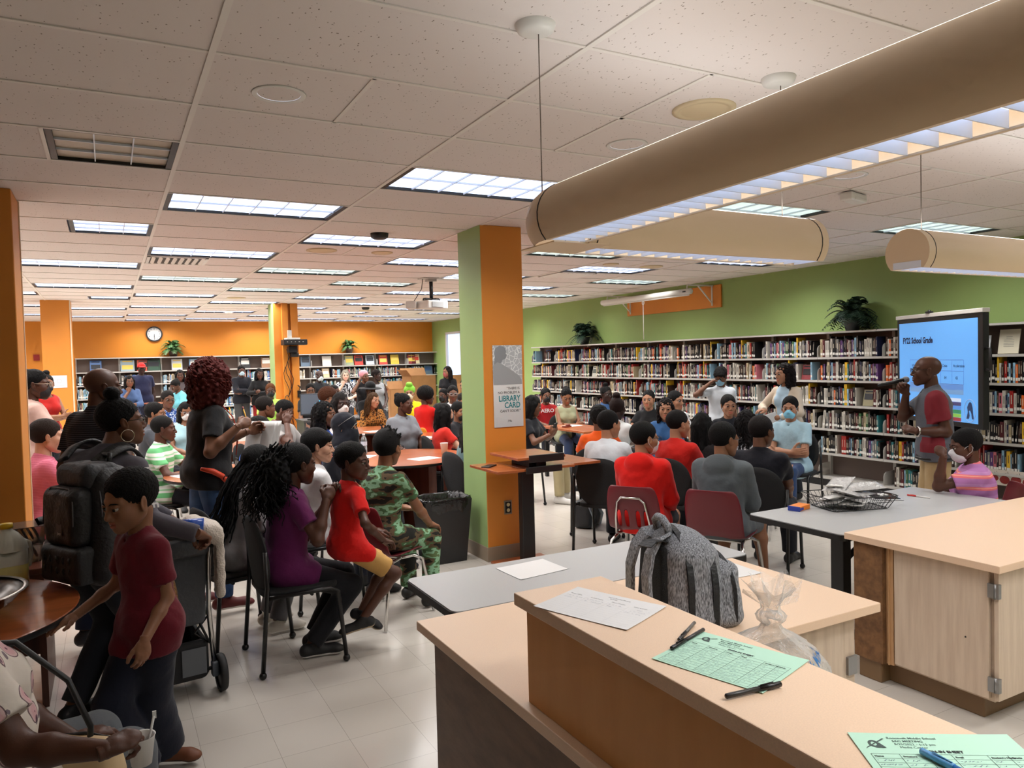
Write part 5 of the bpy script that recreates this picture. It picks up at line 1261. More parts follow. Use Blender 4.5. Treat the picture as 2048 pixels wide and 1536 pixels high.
def st(s_, size, x, z, m, sx=1.0, bold=0.0, nm='slide_text'):
    q = MB(); sub_text(q, s_, size, lambda v: (v.x+x, -.0042-v.z, v.y+z), 'LEFT', .0004, sx, bold); q.build(nm, m, t)
st('FY22 School Grade', .088, .12, 1.79, M_SCRD, .78, .0035)
q = MB()
for zz in (1.61, 1.50, 1.37): q.bx(.25, WS-.28, -.0035, -.003, zz, zz+.004)
for i in range(6): x = .25+(WS-.53)*i/5; q.bx(x, x+.003, -.0035, -.003, 1.37, 1.61)
q.build('table_lines', mat('slide line', (80, 120, 180), .5, emit=.3), t)
for i, s_ in enumerate(('ELA', 'Math', 'Science', 'Civics', 'Acceleration')): st(s_, .042, .29+(WS-.53)*i/5*.98, 1.54, M_SCRD, .8)
for i, s_ in enumerate(('41', '42', '43', '64', '65')): st(s_, .044, .31+(WS-.53)*i/5, 1.42, M_SCRD, .8)
q = MB(); q.quad((.25, -.003, 1.23-.14), (WS-.28, -.003, 1.09), (WS-.28, -.003, 1.37), (.25, -.003, 1.37)) if False else q.quad((.25, -.0032, 1.27), (WS-.28, -.0032, 1.27), (WS-.28, -.0032, 1.37), (.25, -.0032, 1.37)); q.quad((.25, -.0032, 1.315), (WS-.28, -.0032, 1.315), (WS-.28, -.0032, 1.367), (.25, -.0032, 1.367)); q.build('table_cell', M_SC2, t)
bars = [((200, 214, 238), 'School Grade Scale'), ((72, 66, 110), 'A = 62% of points or greater'), ((86, 140, 214), 'B = 54% to 61% of points'), ((58, 136, 92), 'C = 41% to 53% of points'), ((130, 186, 82), 'D = 32% to 40% of points'), ((150, 58, 62), 'F = 31% of points or less')]
for i, (c, s_) in enumerate(bars):
    zz = 1.235-.038*i; q = MB(); q.quad((.70, -.0034, zz-.036), (WS-.32, -.0034, zz-.036), (WS-.32, -.0034, zz), (.70, -.0034, zz)); q.build('scale_band', mat('band%d' % i, c, .5, emit=.4), t); st(s_, .028, .74, zz-.028, M_SCRD, .8)
q = MB(); P = [(0, 0), (.02, .06), (.01, .10), (.03, .135), (.05, .15), (.07, .14), (.085, .10), (.09, .05), (.10, 0), (.075, .0), (.065, .05), (.05, .075), (.035, .07), (.045, .03), (.035, 0)]
q.add([(WS-.24+x*1.1, -.0040, z0+.09+z*1.1) for x, z in P], [tuple(range(len(P)))]); q.build('horse_emblem', mat('emblem navy', (40, 60, 100), .5, emit=.25), t)
q = MB(); q.tube([(WS-.185+.085*cos(a*pi/10), -.004, z0+.17+.11*sin(a*pi/10)) for a in range(20)], .003, 4, closed=True); q.build('emblem_ring', mat('emblem ring', (150, 170, 196), .5, emit=.3), t)
q = MB(); q.tube([(WS+.0, .03, 1.72), (WS+.055, .03, 1.72), (WS+.06, .03, 1.52), (WS+.0, .03, 1.52)], .014, 8); q.build('handle', M_BLACK, t)
q = MB(); q.box((.60, .0, z1+.022), (.06, .05, .02)); q.ball((.60, 0, z1+.03), .018); q.build('camera', M_BLACK, t)
q = MB(); q.bx(.35, .42, .06, .12, .25, z1-.3); q.bx(WS-.42, WS-.35, .06, .12, .25, z1-.3); q.bx(.3, WS-.3, .02, .16, .18, .27); q.build('stand', M_BLACK, t)
for x in (.34, WS-.40): q = MB(); q.bx(x, x+.06, -.28, .36, .07, .12); q.cyl((x+.03, -.25, .03), (x+.03, -.25, .07), .03, 10); q.cyl((x+.03, .33, .03), (x+.03, .33, .07), .03, 10); q.build('foot', M_BLACK, t)
# ---------------------------------------------------------------- trash can
t = empty('trash_can', (2.50, 5.98, 0), .0, 'black waste bin with a bin liner between the camouflage outfit and the pillar', 'trash can')
def shell_box(q, w0, d0, w1, d1, h, th=.006):
    a = [(-w0, -d0, 0), (w0, -d0, 0), (w0, d0, 0), (-w0, d0, 0)]; b = [(-w1, -d1, h), (w1, -d1, h), (w1, d1, h), (-w1, d1, h)]; c = [(-w1+th, -d1+th, h), (w1-th, -d1+th, h), (w1-th, d1-th, h), (-w1+th, d1-th, h)]; d = [(-w0+th, -d0+th, th), (w0-th, -d0+th, th), (w0-th, d0-th, th), (-w0+th, d0-th, th)]
    q.add(a+b+c+d, [(3, 2, 1, 0)]+[(i, (i+1) % 4, 4+(i+1) % 4, 4+i) for i in range(4)]+[(4+i, 4+(i+1) % 4, 8+(i+1) % 4, 8+i) for i in range(4)]+[(8+i, 8+(i+1) % 4, 12+(i+1) % 4, 12+i) for i in range(4)]+[(12, 13, 14, 15)], False)
q = MB(); shell_box(q, .17, .125, .215, .165, .545); q.build('bin', mat('bin plastic', (24, 24, 26), .4), t, bevel=.01)
q = MB(); n = 60; vs = []
for k, (s_, z) in enumerate(((1.04, .46), (1.07, .50), (1.06, .545), (1.02, .562), (.95, .55), (.90, .48), (.86, .40))):
    for i in range(n):
        a = 2*pi*i/n; rx, ry = (.200+.015*(z-.46)/.1)*s_, (.152+.013*(z-.46)/.1)*s_; x = math.copysign(abs(cos(a))**.35, cos(a))*rx; y = math.copysign(abs(sin(a))**.35, sin(a))*ry
        wv = 1+.018*sin(i*2.3+k)+.012*sin(i*5.1+2*k); vs.append((x*wv+.003, y*wv, z+.006*sin(i*1.7+k*2)-(.03*abs(sin(i*.9)) if k == 0 else 0)))
q.add(vs, [(k*n+i, k*n+(i+1) % n, (k+1)*n+(i+1) % n, (k+1)*n+i) for k in range(6) for i in range(n)], True); q.build('bin_liner', mat('glossy bin liner', (16, 16, 17), .22, bump=.8, bscale=30), t)
# ---------------------------------------------------------------- papers, pens, small things on counters
M_PAPER = mat('white paper', (226, 224, 222), .7); M_GPAP = mat('mint paper', (186, 226, 202), .7); M_LINE = mat('form lines', (70, 90, 84), .7); M_HAND = mat('blue grey handwriting', (86, 96, 124), .7)
def sheet(corners, z, m_, label, curl=.002, cat='paper', group=None, draw=None, nm='paper', th=.0008):
    """four corners going round; local u along 0->1, v along 0->3"""
    c = [Vector((x, y, z)) for x, y in corners]; o3 = (c[0]+c[1]+c[2]+c[3])/4; t = empty(nm, o3, 0, label, cat, group)
    N_ = 12; q = MB()
    def P(u, v, off=0.0):
        p = c[0]*(1-u)*(1-v)+c[1]*u*(1-v)+c[2]*u*v+c[3]*(1-u)*v; h_ = curl*(abs(2*u-1)**3*.5+.4*abs(2*v-1)**3)
        return (p.x-o3.x, p.y-o3.y, .0012+h_+off)
    vs = [P(i/N_, j/N_) for j in range(N_+1) for i in range(N_+1)]+[P(i/N_, j/N_, -.0007) for j in range(N_+1) for i in range(N_+1)]
    fs = [(j*(N_+1)+i, j*(N_+1)+i+1, (j+1)*(N_+1)+i+1, (j+1)*(N_+1)+i) for j in range(N_) for i in range(N_)]; b = (N_+1)**2
    fs += [tuple(b+i for i in f[::-1]) for f in fs]
    rim = [i for i in range(N_+1)]+[(j*(N_+1)+N_) for j in range(1, N_+1)]+[N_*(N_+1)+i for i in range(N_-1, -1, -1)]+[j*(N_+1) for j in range(N_-1, 0, -1)]
    fs += [(rim[i], rim[(i+1) % len(rim)], b+rim[(i+1) % len(rim)], b+rim[i]) for i in range(len(rim))]
    q.add(vs, fs, False); q.build('sheet', m_, t)
    if draw: draw(t, P)
    return t
def strokes(t, P, lines, wd, m_, nm):
    q = MB()
    for (u0, v0, u1, v1) in lines:
        du, dv = u1-u0, v1-v0; L = math.hypot(du, dv); nu, nv = -dv/L*wd, du/L*wd; K = max(1, int(L*12))
        for k in range(K):
            a, b = k/K, (k+1)/K; pa, pb = (u0+du*a, v0+dv*a), (u0+du*b, v0+dv*b)
            q.add([P(pa[0]-nu, pa[1]-nv, .0004), P(pb[0]-nu, pb[1]-nv, .0004), P(pb[0]+nu, pb[1]+nv, .0004), P(pa[0]+nu, pa[1]+nv, .0004)], [(0, 1, 2, 3)], False)
    q.build(nm, m_, t)
def scribble(t, P, rows, m_, nm, rr, sc=.010):
    q = MB()
    for (u0, u1, v) in rows:
        u = u0; prev = None
        while u < u1:
            if rr.random() < .12: u += .012; prev = None; continue
            w_ = v+rr.uniform(-sc, sc); cur = (u, w_)
            if prev: q.add([P(prev[0], prev[1], .0004), P(cur[0], cur[1], .0004), P(cur[0]+.0025, cur[1]+.0035, .0004), P(prev[0]+.0025, prev[1]+.0035, .0004)], [(0, 1, 2, 3)], False)
            prev = cur; u += rr.uniform(.004, .010)
    q.build(nm, m_, t)
def on_text(t, P, s_, size, u, v, W, Hh, m_, nm='printed_text', bold=.0, align='LEFT'):
    q = MB(); sub_text(q, s_, size, lambda p: P(u+p.x/W, v-p.y/Hh, .0005), align, 0.0, 1.0, bold); q.build(nm, m_, t)
def signin(t, P):
    W, Hh = .279, .216; on_text(t, P, 'Roosevelt Middle School', .0085, .22, .09, W, Hh, M_LINE, bold=.0001); on_text(t, P, 'SAC MEETING', .0085, .24, .135, W, Hh, M_LINE, bold=.0001); on_text(t, P, '8/25/2022 - 6:15 pm', .0085, .24, .18, W, Hh, M_LINE); on_text(t, P, 'Media Center', .0085, .26, .225, W, Hh, M_LINE)
    on_text(t, P, 'SIGN-IN SHEET', .010, .5, .285, W, Hh, M_INK, bold=.0004, align='CENTER')
    cols_ = [.05, .22, .38, .53, .74, .86, .96]
    strokes(t, P, [(x, .31, x, .97) for x in cols_]+[(.05, v, .96, v) for v in [.31, .375]+[.375+.0595*i for i in range(1, 11)]], .0014, M_LINE, 'form_grid')
    for x, s_ in zip(cols_, ('Name', 'Signature', 'Contact', 'Email', "Student's Name", 'Grade')): on_text(t, P, s_, .0062, x+.012, .355, W, Hh, M_INK, bold=.0002)
    rr = random.Random(5); scribble(t, P, [(c0+.01, c1-.02-rr.uniform(0, .05), .40+.0595*i) for i in range(10) for c0, c1 in zip(cols_[:-1], cols_[1:])], M_HAND, 'handwriting', rr)
    q = MB(); E_ = [(cos(a*pi/10), sin(a*pi/10)) for a in range(20)]; q.add([P(.115+.034*x, .165+.052*y, .0006) for x, y in E_]+[P(.115+.018*x, .165+.030*y, .0006) for x, y in E_], [(i, (i+1) % 20, 20+(i+1) % 20, 20+i) for i in range(20)], False); q.add([P(.045, .24, .0007), P(.06, .215, .0007), P(.19, .085, .0007), P(.20, .09, .0007)], [(0, 1, 2, 3)]); q.add([P(.11, .225, .0008), P(.175, .225, .0008), P(.150, .15, .0008), P(.135, .20, .0008)], [(0, 1, 2, 3)]); q.build('eagle_emblem', mat('emblem grey', (70, 84, 80), .7), t)
sheet([(1.218, 1.338), (1.292, 1.093), (1.090, 1.032), (1.016, 1.277)], 1.07, M_GPAP, 'mint green sign-in sheet under two dark pens on the raised ledge', draw=signin)
sheet([(1.097, .850), (1.318, .708), (1.201, .526), (.980, .668)], 1.07, M_GPAP, 'mint green sign-in sheet at the bottom edge beneath a blue pen', draw=signin)
def mail(t, P):
    W, Hh = .279, .216; on_text(t, P, 'Parent Teacher Meeting', .007, .42, .12, W, Hh, M_INK); on_text(t, P, '8/25/22', .007, .46, .17, W, Hh, M_INK)
    for x, s_ in ((.05, 'Parent Name'), (.28, 'Student Name'), (.52, 'Phone Number'), (.76, 'Email Address')): on_text(t, P, s_, .0068, x, .26, W, Hh, M_INK)
    rr = random.Random(9); scribble(t, P, [(a, b, v) for v in (.33, .40) for a, b in ((.04, .22), (.28, .46), (.52, .66), (.74, .96))]+[(.74, .92, .47)], M_HAND, 'handwriting', rr)
    strokes(t, P, [(.04, v, .96, v) for v in (.36, .43, .50, .57, .64, .71, .78, .85, .92)]+[(x, .28, x, .95) for x in (.25, .50, .72)], .0008, mat('faint grey lines', (190, 190, 190), .7), 'form_grid')
sheet([(1.161, 1.787), (1.263, 1.522), (1.072, 1.440), (.970, 1.712)], 1.07, M_PAPER, 'white handwritten sign-in sheet at the far end of the raised ledge', curl=.003, draw=mail)
sheet([(1.580, 3.140), (1.850, 3.160), (1.860, 2.945), (1.590, 2.915)], .74, M_PAPER, 'blank white sheet on the grey table in front of the pillar')
sheet([(2.30, 2.595), (2.515, 2.60), (2.50, 2.36), (2.225, 2.375)], .76, M_PAPER, 'white printed sheet on the low counter right of the backpack', draw=lambda t, P: strokes(t, P, [(.15, v, .85, v) for v in (.2, .27, .34, .41, .48, .55)], .0012, mat('faint grey lines', (190, 190, 190), .7), 'printed_lines'))
sheet([(1.40, 2.58), (1.68, 2.60), (1.69, 2.40), (1.41, 2.38)], .76, mat('pale yellow green paper', (206, 214, 130), .7), 'yellow-green sheet peeking out behind the raised ledge')
def pen(a, b, z, m1, m2, label, r=.0045, cap=True):
    a = Vector((a[0], a[1], z+r)); b = Vector((b[0], b[1], z+r)); d = (b-a).normalized(); L = (b-a).length; t = empty('pen', a, 0, label, 'pen'); z3 = Vector((0, 0, 0))
    q = MB(); q.tube([z3, d*.002, d*(L*.62)], [r*.6, r, r], 12); q.build('barrel', m1, t)
    q = MB(); q.tube([d*(L*.60), d*(L*.985), d*L], [r*1.18, r*1.10, r*.5], 12)
    if cap: q.tube([d*(L*.62)+Vector((0, 0, r*1.3)), d*(L*.85)+Vector((0, 0, r*1.5))], .0012, 5)
    q.build('cap', m2, t)
M_PENK = mat('dark grey pen plastic', (48, 44, 42), .35); M_PENB = mat('black pen cap', (24, 22, 22), .3)
pen((1.222, 1.338), (1.080, 1.288), 1.0725, M_PENK, M_PENB, 'dark capped pen lying across the corner of the mint sheet'); pen((1.236, 1.385), (1.128, 1.318), 1.0725, mat('grey pen plastic', (104, 98, 90), .35), M_PENK, 'grey pen pointing away above the dark capped pen', .0042)
pen((1.012, 1.052), (1.144, 1.036), 1.0722, M_PENK, M_PENB, 'black click pen at the near corner of the mint sheet', .005); pen((1.128, .60), (1.138, .745), 1.073, mat('blue pen plastic', (44, 120, 190), .3), mat('light blue pen cap', (96, 160, 214), .3), 'blue capped pen on the lower mint sheet at the bottom edge', .005)
pen((4.74, 3.02), (4.72, 3.17), .741, mat('white pen plastic', (224, 220, 216), .3), mat('red pen cap', (190, 40, 34), .3), 'white pen with red cap on the grey table near the striped sweater', .0045)
# ---------------------------------------------------------------- wire basket, box, tablet on the right grey table
t = empty('wire_basket', (4.10, 3.15, .741), -.30, 'black wire basket heaped with plastic-wrapped cutlery packs', 'basket')
q = MB(); w0, d0, w1, d1, hb = .19, .13, .235, .165, .085
def loop(w_, d_, z): return [(x, y, z) for x, y in rrect(2*w_, 2*d_, .03, 4)]
q.tube(loop(w1, d1, hb), .0032, 6, closed=True); q.tube(loop(w0, d0, .003), .0026, 6, closed=True); q.tube(loop((w0+w1)/2, (d0+d1)/2, .045), .0020, 6, closed=True)
for i in range(16):
    for s_ in (-1, 1): x = -1+2*i/15; q.tube([(x*w1*.95, s_*d1, hb), (x*w0*.95, s_*d0, .004), (x*w0*.95, 0, .002)], .0015, 5)
for i in range(9):
    for s_ in (-1, 1): y = -1+2*i/8; q.tube([(s_*w1, y*d1*.95, hb), (s_*w0, y*d0*.95, .004)], .0015, 5)
q.build('wire_frame', M_BLACK, t)
M_FILM = mat('crinkled clear wrap', (226, 224, 222), .14, bump=1.0, bscale=55, spec=.7, trans=.35)
rr = random.Random(11)
for i in range(9):
    lab = 'clear plastic-wrapped white cutlery packet heaped in the wire basket'
    q = MB(); n = 14; a, b = rr.uniform(.10, .15), rr.uniform(.055, .085); vs = []
    for sgn in (1, -1):
        for jj in range(n+1):
            for ii in range(n+1):
                u, v = -1+2*ii/n, -1+2*jj/n; e = (1-u**4)*(1-v**4); vs.append((u*a, v*b, sgn*(.014*e+.006*e*sin(ii*2.1+i)*cos(jj*1.7+i))))
    m1 = (n+1)**2
    fs = [(jj*(n+1)+ii, jj*(n+1)+ii+1, (jj+1)*(n+1)+ii+1, (jj+1)*(n+1)+ii) for jj in range(n) for ii in range(n)]; fs += [tuple(m1+k for k in f[::-1]) for f in fs]; q.add(vs, fs, True)
    Rm = Matrix.Rotation(rr.uniform(-.5, .5), 3, 'Z') @ Matrix.Rotation(rr.uniform(-.3, .3), 3, 'X') @ Matrix.Rotation(rr.uniform(-.35, .35), 3, 'Y'); q.xf(lambda p: Rm @ p)
    x, y = rr.uniform(-.09, .09), rr.uniform(-.06, .06); c_, s_ = cos(-.30), sin(-.30)
    o = q.build('cutlery_packet', [M_FILM, M_PAPER][:1] if i % 3 else [mat('white packet', (222, 220, 216), .4, bump=.5, bscale=40)], loc=(4.10+c_*x-s_*y, 3.15+s_*x+c_*y, .741+.035+.013*i)); tag(o, lab, 'packet', 'wrapped cutlery packets in the wire basket')
t = empty('carton', (3.79, 3.27, .741), .25, 'small orange and blue carton beside the wire basket', 'box')
q = MB(); q.box((0, 0, .014), (.14, .075, .028)); q.build('box', mat('orange carton', (232, 130, 40), .45), t, bevel=.001)
q = MB(); q.box((-.066, 0, .014), (.0105, .0765, .0285)); q.box((-.04, -.0376, .012), (.05, .0012, .016)); q.build('blue_end', mat('blue carton print', (40, 60, 150), .45), t)
t = empty('tablet', (4.55, 3.24, .741), .95, 'black-faced tablet with silver rim on the grey table', 'tablet')
q = MB(); q.box((0, 0, .004), (.27, .19, .008)); q.build('body', mat('silver', (196, 196, 198), .3, metal=.4), t, bevel=.003); q = MB(); q.box((0, 0, .0085), (.25, .16, .001)); q.build('display', mat('black glass', (14, 14, 16), .12), t)
q = MB(); q.box((.02, .0, .011), (.07, .02, .004)); q.box((.03, -.03, .011), (.06, .02, .004), rz=.3); q.build('clip', M_PAPER, t)
# ---------------------------------------------------------------- patterned cloths
def pattern(name, fn, rough=.85):
    m = bpy.data.materials.new(name); m.use_nodes = True; nt = m.node_tree; b = nt.nodes['Principled BSDF']; b.inputs['Roughness'].default_value = rough; b.inputs['Specular IOR Level'].default_value = .2
    tc = node(nt, 'ShaderNodeTexCoord'); c = fn(nt, tc.outputs['Object']); nt.links.new(c, b.inputs['Base Color'])
    n = node(nt, 'ShaderNodeTexNoise'); n.inputs['Scale'].default_value = 22; nt.links.new(tc.outputs['Object'], n.inputs['Vector'])
    bp = node(nt, 'ShaderNodeBump'); bp.inputs['Strength'].default_value = .35; bp.inputs['Distance'].default_value = .01; nt.links.new(n.outputs[0], bp.inputs['Height']); nt.links.new(bp.outputs[0], b.inputs['Normal'])
    return m
def ramp(nt, fac, stops, const=True):
    r = node(nt, 'ShaderNodeValToRGB'); r.color_ramp.interpolation = 'CONSTANT' if const else 'LINEAR'
    e = r.color_ramp.elements; e[0].position = stops[0][0]; e[0].color = rgb(stops[0][1]); e[1].position = stops[1][0]; e[1].color = rgb(stops[1][1])
    for p_, c in stops[2:]: x = e.new(p_); x.color = rgb(c)
    nt.links.new(fac, r.inputs[0]); return r.outputs[0]
def stripes(stops, period, axis='Z', rot=0):
    def fn(nt, v):
        s = node(nt, 'ShaderNodeSeparateXYZ'); nt.links.new(v, s.inputs[0]); a = node(nt, 'ShaderNodeMath', operation='DIVIDE'); a.inputs[1].default_value = period; nt.links.new(s.outputs[axis], a.inputs[0])
        f = node(nt, 'ShaderNodeMath', operation='FRACT'); nt.links.new(a.outputs[0], f.inputs[0]); return ramp(nt, f.outputs[0], stops)
    return fn
def blobs(stops, scale, detail=2, squash=(1, 1, 1)):
    def fn(nt, v):
        mp = node(nt, 'ShaderNodeMapping'); mp.inputs['Scale'].default_value = squash; nt.links.new(v, mp.inputs[0])
        n = node(nt, 'ShaderNodeTexNoise'); n.inputs['Scale'].default_value = scale; n.inputs['Detail'].default_value = detail; nt.links.new(mp.outputs[0], n.inputs['Vector']); return ramp(nt, n.outputs[0], stops)
    return fn
def paisley(nt, v):
    n = node(nt, 'ShaderNodeTexNoise'); n.inputs['Scale'].default_value = 7; nt.links.new(v, n.inputs['Vector'])
    mx = node(nt, 'ShaderNodeMix', data_type='RGBA'); mx.inputs[0].default_value = .06; nt.links.new(v, mx.inputs[6]); nt.links.new(n.outputs['Color'], mx.inputs[7])
    vo = node(nt, 'ShaderNodeTexVoronoi'); vo.inputs['Scale'].default_value = 10; nt.links.new(mx.outputs[2], vo.inputs['Vector'])
    a = ramp(nt, vo.outputs['Distance'], [(0, (120, 78, 92)), (.10, (214, 170, 172)), (.24, (216, 184, 182)), (.30, (120, 98, 100)), (.335, (226, 216, 204)), (.46, (224, 214, 202))])
    vo2 = node(nt, 'ShaderNodeTexVoronoi'); vo2.inputs['Scale'].default_value = 15; nt.links.new(mx.outputs[2], vo2.inputs['Vector']); b = ramp(nt, vo2.outputs['Distance'], [(0, (96, 70, 90)), (.13, (150, 140, 156)), (.22, (255, 255, 255))])
    m2 = node(nt, 'ShaderNodeMix', data_type='RGBA', blend_type='MULTIPLY'); m2.inputs[0].default_value = 1; nt.links.new(a, m2.inputs[6]); nt.links.new(b, m2.inputs[7]); return m2.outputs[2]
def denim(nt, v):
    n = node(nt, 'ShaderNodeTexNoise'); n.inputs['Scale'].default_value = 6; n.inputs['Detail'].default_value = 4; nt.links.new(v, n.inputs['Vector']); return ramp(nt, n.outputs[0], [(.35, (40, 62, 98)), (.68, (74, 102, 142))], False)
M_PAISLEY = pattern('paisley print', paisley); M_DENIM = pattern('blue denim', denim)
M_PINSTRIPE = pattern('charcoal pinstripe', stripes([(0, (30, 29, 34)), (.72, (84, 82, 88))], .0125, 'Z'))
M_PINKCHECK = pattern('pink check', stripes([(0, (214, 118, 140)), (.8, (190, 84, 112))], .012, 'Z'))
M_CAMO = pattern('camouflage', blobs([(0, (34, 34, 30)), (.40, (88, 72, 52)), (.47, (74, 104, 70)), (.52, (132, 174, 140)), (.60, (92, 110, 72)), (.66, (52, 46, 40))], 7.5, 2.5, (1, 1, 2.2)))
M_LEOPARD = pattern('leopard print', blobs([(0, (60, 38, 20)), (.43, (150, 98, 44)), (.52, (176, 122, 62)), (.60, (52, 34, 20))], 34))
M_GREENSTRIPE = pattern('green and white stripes', stripes([(0, (108, 186, 124)), (.42, (222, 228, 220)), (.60, (150, 206, 160)), (.72, (222, 228, 220))], .105))
M_BLUEPRINT = pattern('blue and white print', blobs([(0, (34, 66, 130)), (.50, (196, 208, 226)), (.56, (44, 80, 150))], 24)); M_BWPRINT = pattern('black and white print', blobs([(0, (24, 24, 30)), (.48, (196, 198, 204)), (.58, (36, 36, 44))], 22, 3, (1, 1, .5)))
M_PINKSTRIPE = pattern('lavender and coral stripes', stripes([(0, (178, 120, 176)), (.45, (232, 120, 128)), (.60, (244, 176, 150)), (.66, (232, 120, 128)), (.74, (190, 136, 188))], .082))
def FRONT(C, d):
    r = (C-d['N']) @ d['fc']; x = (C-d['P0']) @ d['rc']; return (r > -.0) & (np.abs(x) < .085)
def PANEL(C, d):
    x = np.abs((C-d['P0']) @ d['rc']); z = (C-d['P0']) @ d['u']; return (x > .135) & (z > .20) | (x > .10) & (z < .10) & (((C-d['P0']) @ d['fc']) > -.03) & (z > -.02)
def seat(I, kind, who):
    r = I['root']; P0 = I['world'](I['P0']); hd = -math.degrees(r.rotation_euler.z); a = radians(hd)
    nm = {'black': 'black chair seating the ', 'maroon': 'maroon slotted plastic chair seating the ', 'plain': 'maroon plastic chair seating the ', 'orange': 'orange plastic chair seating the '}[kind]
    c = chair(kind, P0[0]+sin(a)*(.050 if kind == 'black' else .02), P0[1]+cos(a)*(.050 if kind == 'black' else .02), hd, nm+who); I['chair'] = c
PK = {}
I = person('person in a paisley print blouse seated at the bottom left holding a cup', (-0.427, 2.595, 1.144), 63.1, 63.1, skin='d2', hair=('afro', (20, 16, 16)), top=('loose', M_PAISLEY), bottom=('long', (92, 96, 100)), R=(('W', -0.041, 2.235, 0.724), (0, -0.2, -1), 'grip', (-0.3, 0, -1), (0.15, 1, 0.05)), L=(('W', -0.132, 2.643, 0.594), (1, -0.3, -0.7), 'relaxed', (0, 0, -1), (-0.2, 1, 0)), s=0.96, fat=1.3, female=True, lean=-6, hem=0.12, feet={'R': (0.12, 0.5, 0.085), 'L': (-0.13, 0.48, 0.085)}, h=0.008)
I['who'] = 'person in the paisley blouse'
PK['cupwoman'] = I
I = person('boy in a maroon polo shirt standing with one hand in his pocket', (0.058, 3.359, 1.198), 246.3, 239.3, pose='stand', child=True, skin='m1', hair=('fade', (20, 15, 14)), top=('polo', (98, 18, 32)), bottom=('baggy', (26, 29, 42)), L=(('W', 0.084, 3.189, 0.682), (-0.5, -1, 0), 'relaxed', (-1, 0, 0), (0.2, 0.3, -1)), R=(('W', -0.156, 3.513, 0.729), (0.3, -1, -0.3), 'flat', (0, 0, -1), (0, 1, -0.2)), pitch=14, s=0.76, hs=1.0, shoes=(110, 62, 36), sole=(70, 44, 30), feet={'L': ('W', 0.15, 3.56, 0.085), 'R': (0.06, 0.06, 0.085), 'Ld': (-0.75, -0.65, 0)}, hem=0.16, fat=0.98, h=0.008)
PK['boy'] = I
I = person('person in a charcoal long-sleeved top wearing a large black backpack', (0.051, 4.282, 1.458), 58.7, 78.7, pose='stand', skin='d3', hair=('topbun', BLK), top=('long', (84, 80, 88)), bottom=('long', (40, 42, 48)), glasses=(16, 14, 14), R=(('W', 0.357, 3.892, 0.923), (0.5, -0.2, -1), 'grip', (0, 0, -1), (0, 1, -0.2)), L=(('W', 0.366, 4.202, 0.856), (-0.6, -0.2, -1), 'grip', (0, 0, -1), (0, 1, -0.2)), lean=18, s=1.0, fat=1.08, wide=1.14, twist=-22, female=True, pitch=-2, h=0.008)
PK['backpacker'] = I
I = person('tall bald person in a black finely striped polo behind the backpack', (-0.033, 5.242, 1.619), 49.6, 74.6, pose='stand', skin='d2', hair=('bald', BLK), top=('polo', M_PINSTRIPE), bottom=('long', (34, 42, 66)), shoes=(44, 44, 50), sole=(150, 150, 150), s=1.0, fat=1.12, wide=1.08, L='side', R='hip', h=0.008)
PK['bald'] = I
I = person('person in a pale pink top with glasses and dark mask behind the near pillar', (-0.571, 7.919, 1.606), 75.8, 95.8, pose='stand', skin='d2', hair=('bun', BLK), top=('tee', (206, 172, 160)), mask=(34, 30, 32), glasses=(190, 170, 150), female=True, fat=1.15, hs=1.1, R='hold', L='cross', h=0.0105)
I = person('person in a pink checked shirt seated beside the near orange pillar', (-0.425, 6.745, 1.222), 74.5, 81.5, skin='l1', hair=('short', (58, 38, 28)), top=('roll', M_PINKCHECK), bottom=('long', (50, 50, 60)), s=1.04, hs=1.06, R='table', L='table', h=0.0105)
I['who'] = 'person in the pink checked shirt'
seat(I, 'black', 'person in the pink checked shirt')
I = person('person in a red sleeveless top with a top bun at the far left pillar', (-0.723, 11.749, 1.554), 146.4, 166.4, pose='stand', skin='m1', hair=('topbun', BLK), top=('tank', (176, 34, 30)), R='cross', L='cross2', female=True, bottom=('long', (30, 30, 34)), h=0.016)
I = person('standing person with big red curly hair, black polo and blue jeans', (0.657, 5.666, 1.614), 80.6, 78.6, pose='stand', skin='d3', hair=('big', (118, 34, 28)), top=('polo', (24, 23, 25)), bottom=('long', M_DENIM), glasses=(40, 26, 60), R=(('W', 0.774, 5.387, 1.32), (0.1, -0.7, -1), 'hold', (-0.7, 0.2, -0.2), (-0.2, 1, 0.5)), L=(('W', 0.867, 5.596, 1.264), (-0.3, -0.5, -1), 'hold', (-1, 0, 0), (0.2, 1, 0.2)), fat=1.16, female=True, shoes=(96, 28, 28), sole=(214, 206, 200), feet={'R': (0.13, 0.05, 0.085), 'L': (-0.1, -0.12, 0.085)}, wide=0.98, pitch=-2, h=0.008)
PK['curly'] = I
I = person('person with long black braids and a grey top seated facing away', (0.841, 5.035, 1.086), 77.7, 69.7, skin='d2', hair=('short', BLK), top=('long', (150, 146, 148)), bottom=('long', (92, 90, 92)), R=(('W', 1.033, 4.802, 0.664), (0.8, -0.3, -0.7), 'relaxed', (0, 0, -1), (-0.2, 1, 0)), L='knee', lean=20, s=0.9, female=True, shoes=(206, 198, 186), sole=(232, 228, 220), feet={'R': (0.12, 0.28, 0.085), 'L': (-0.1, 0.3, 0.085)}, h=0.008)
I['who'] = 'person with long braids'
seat(I, 'black', 'person with long braids')
PK['braids'] = I
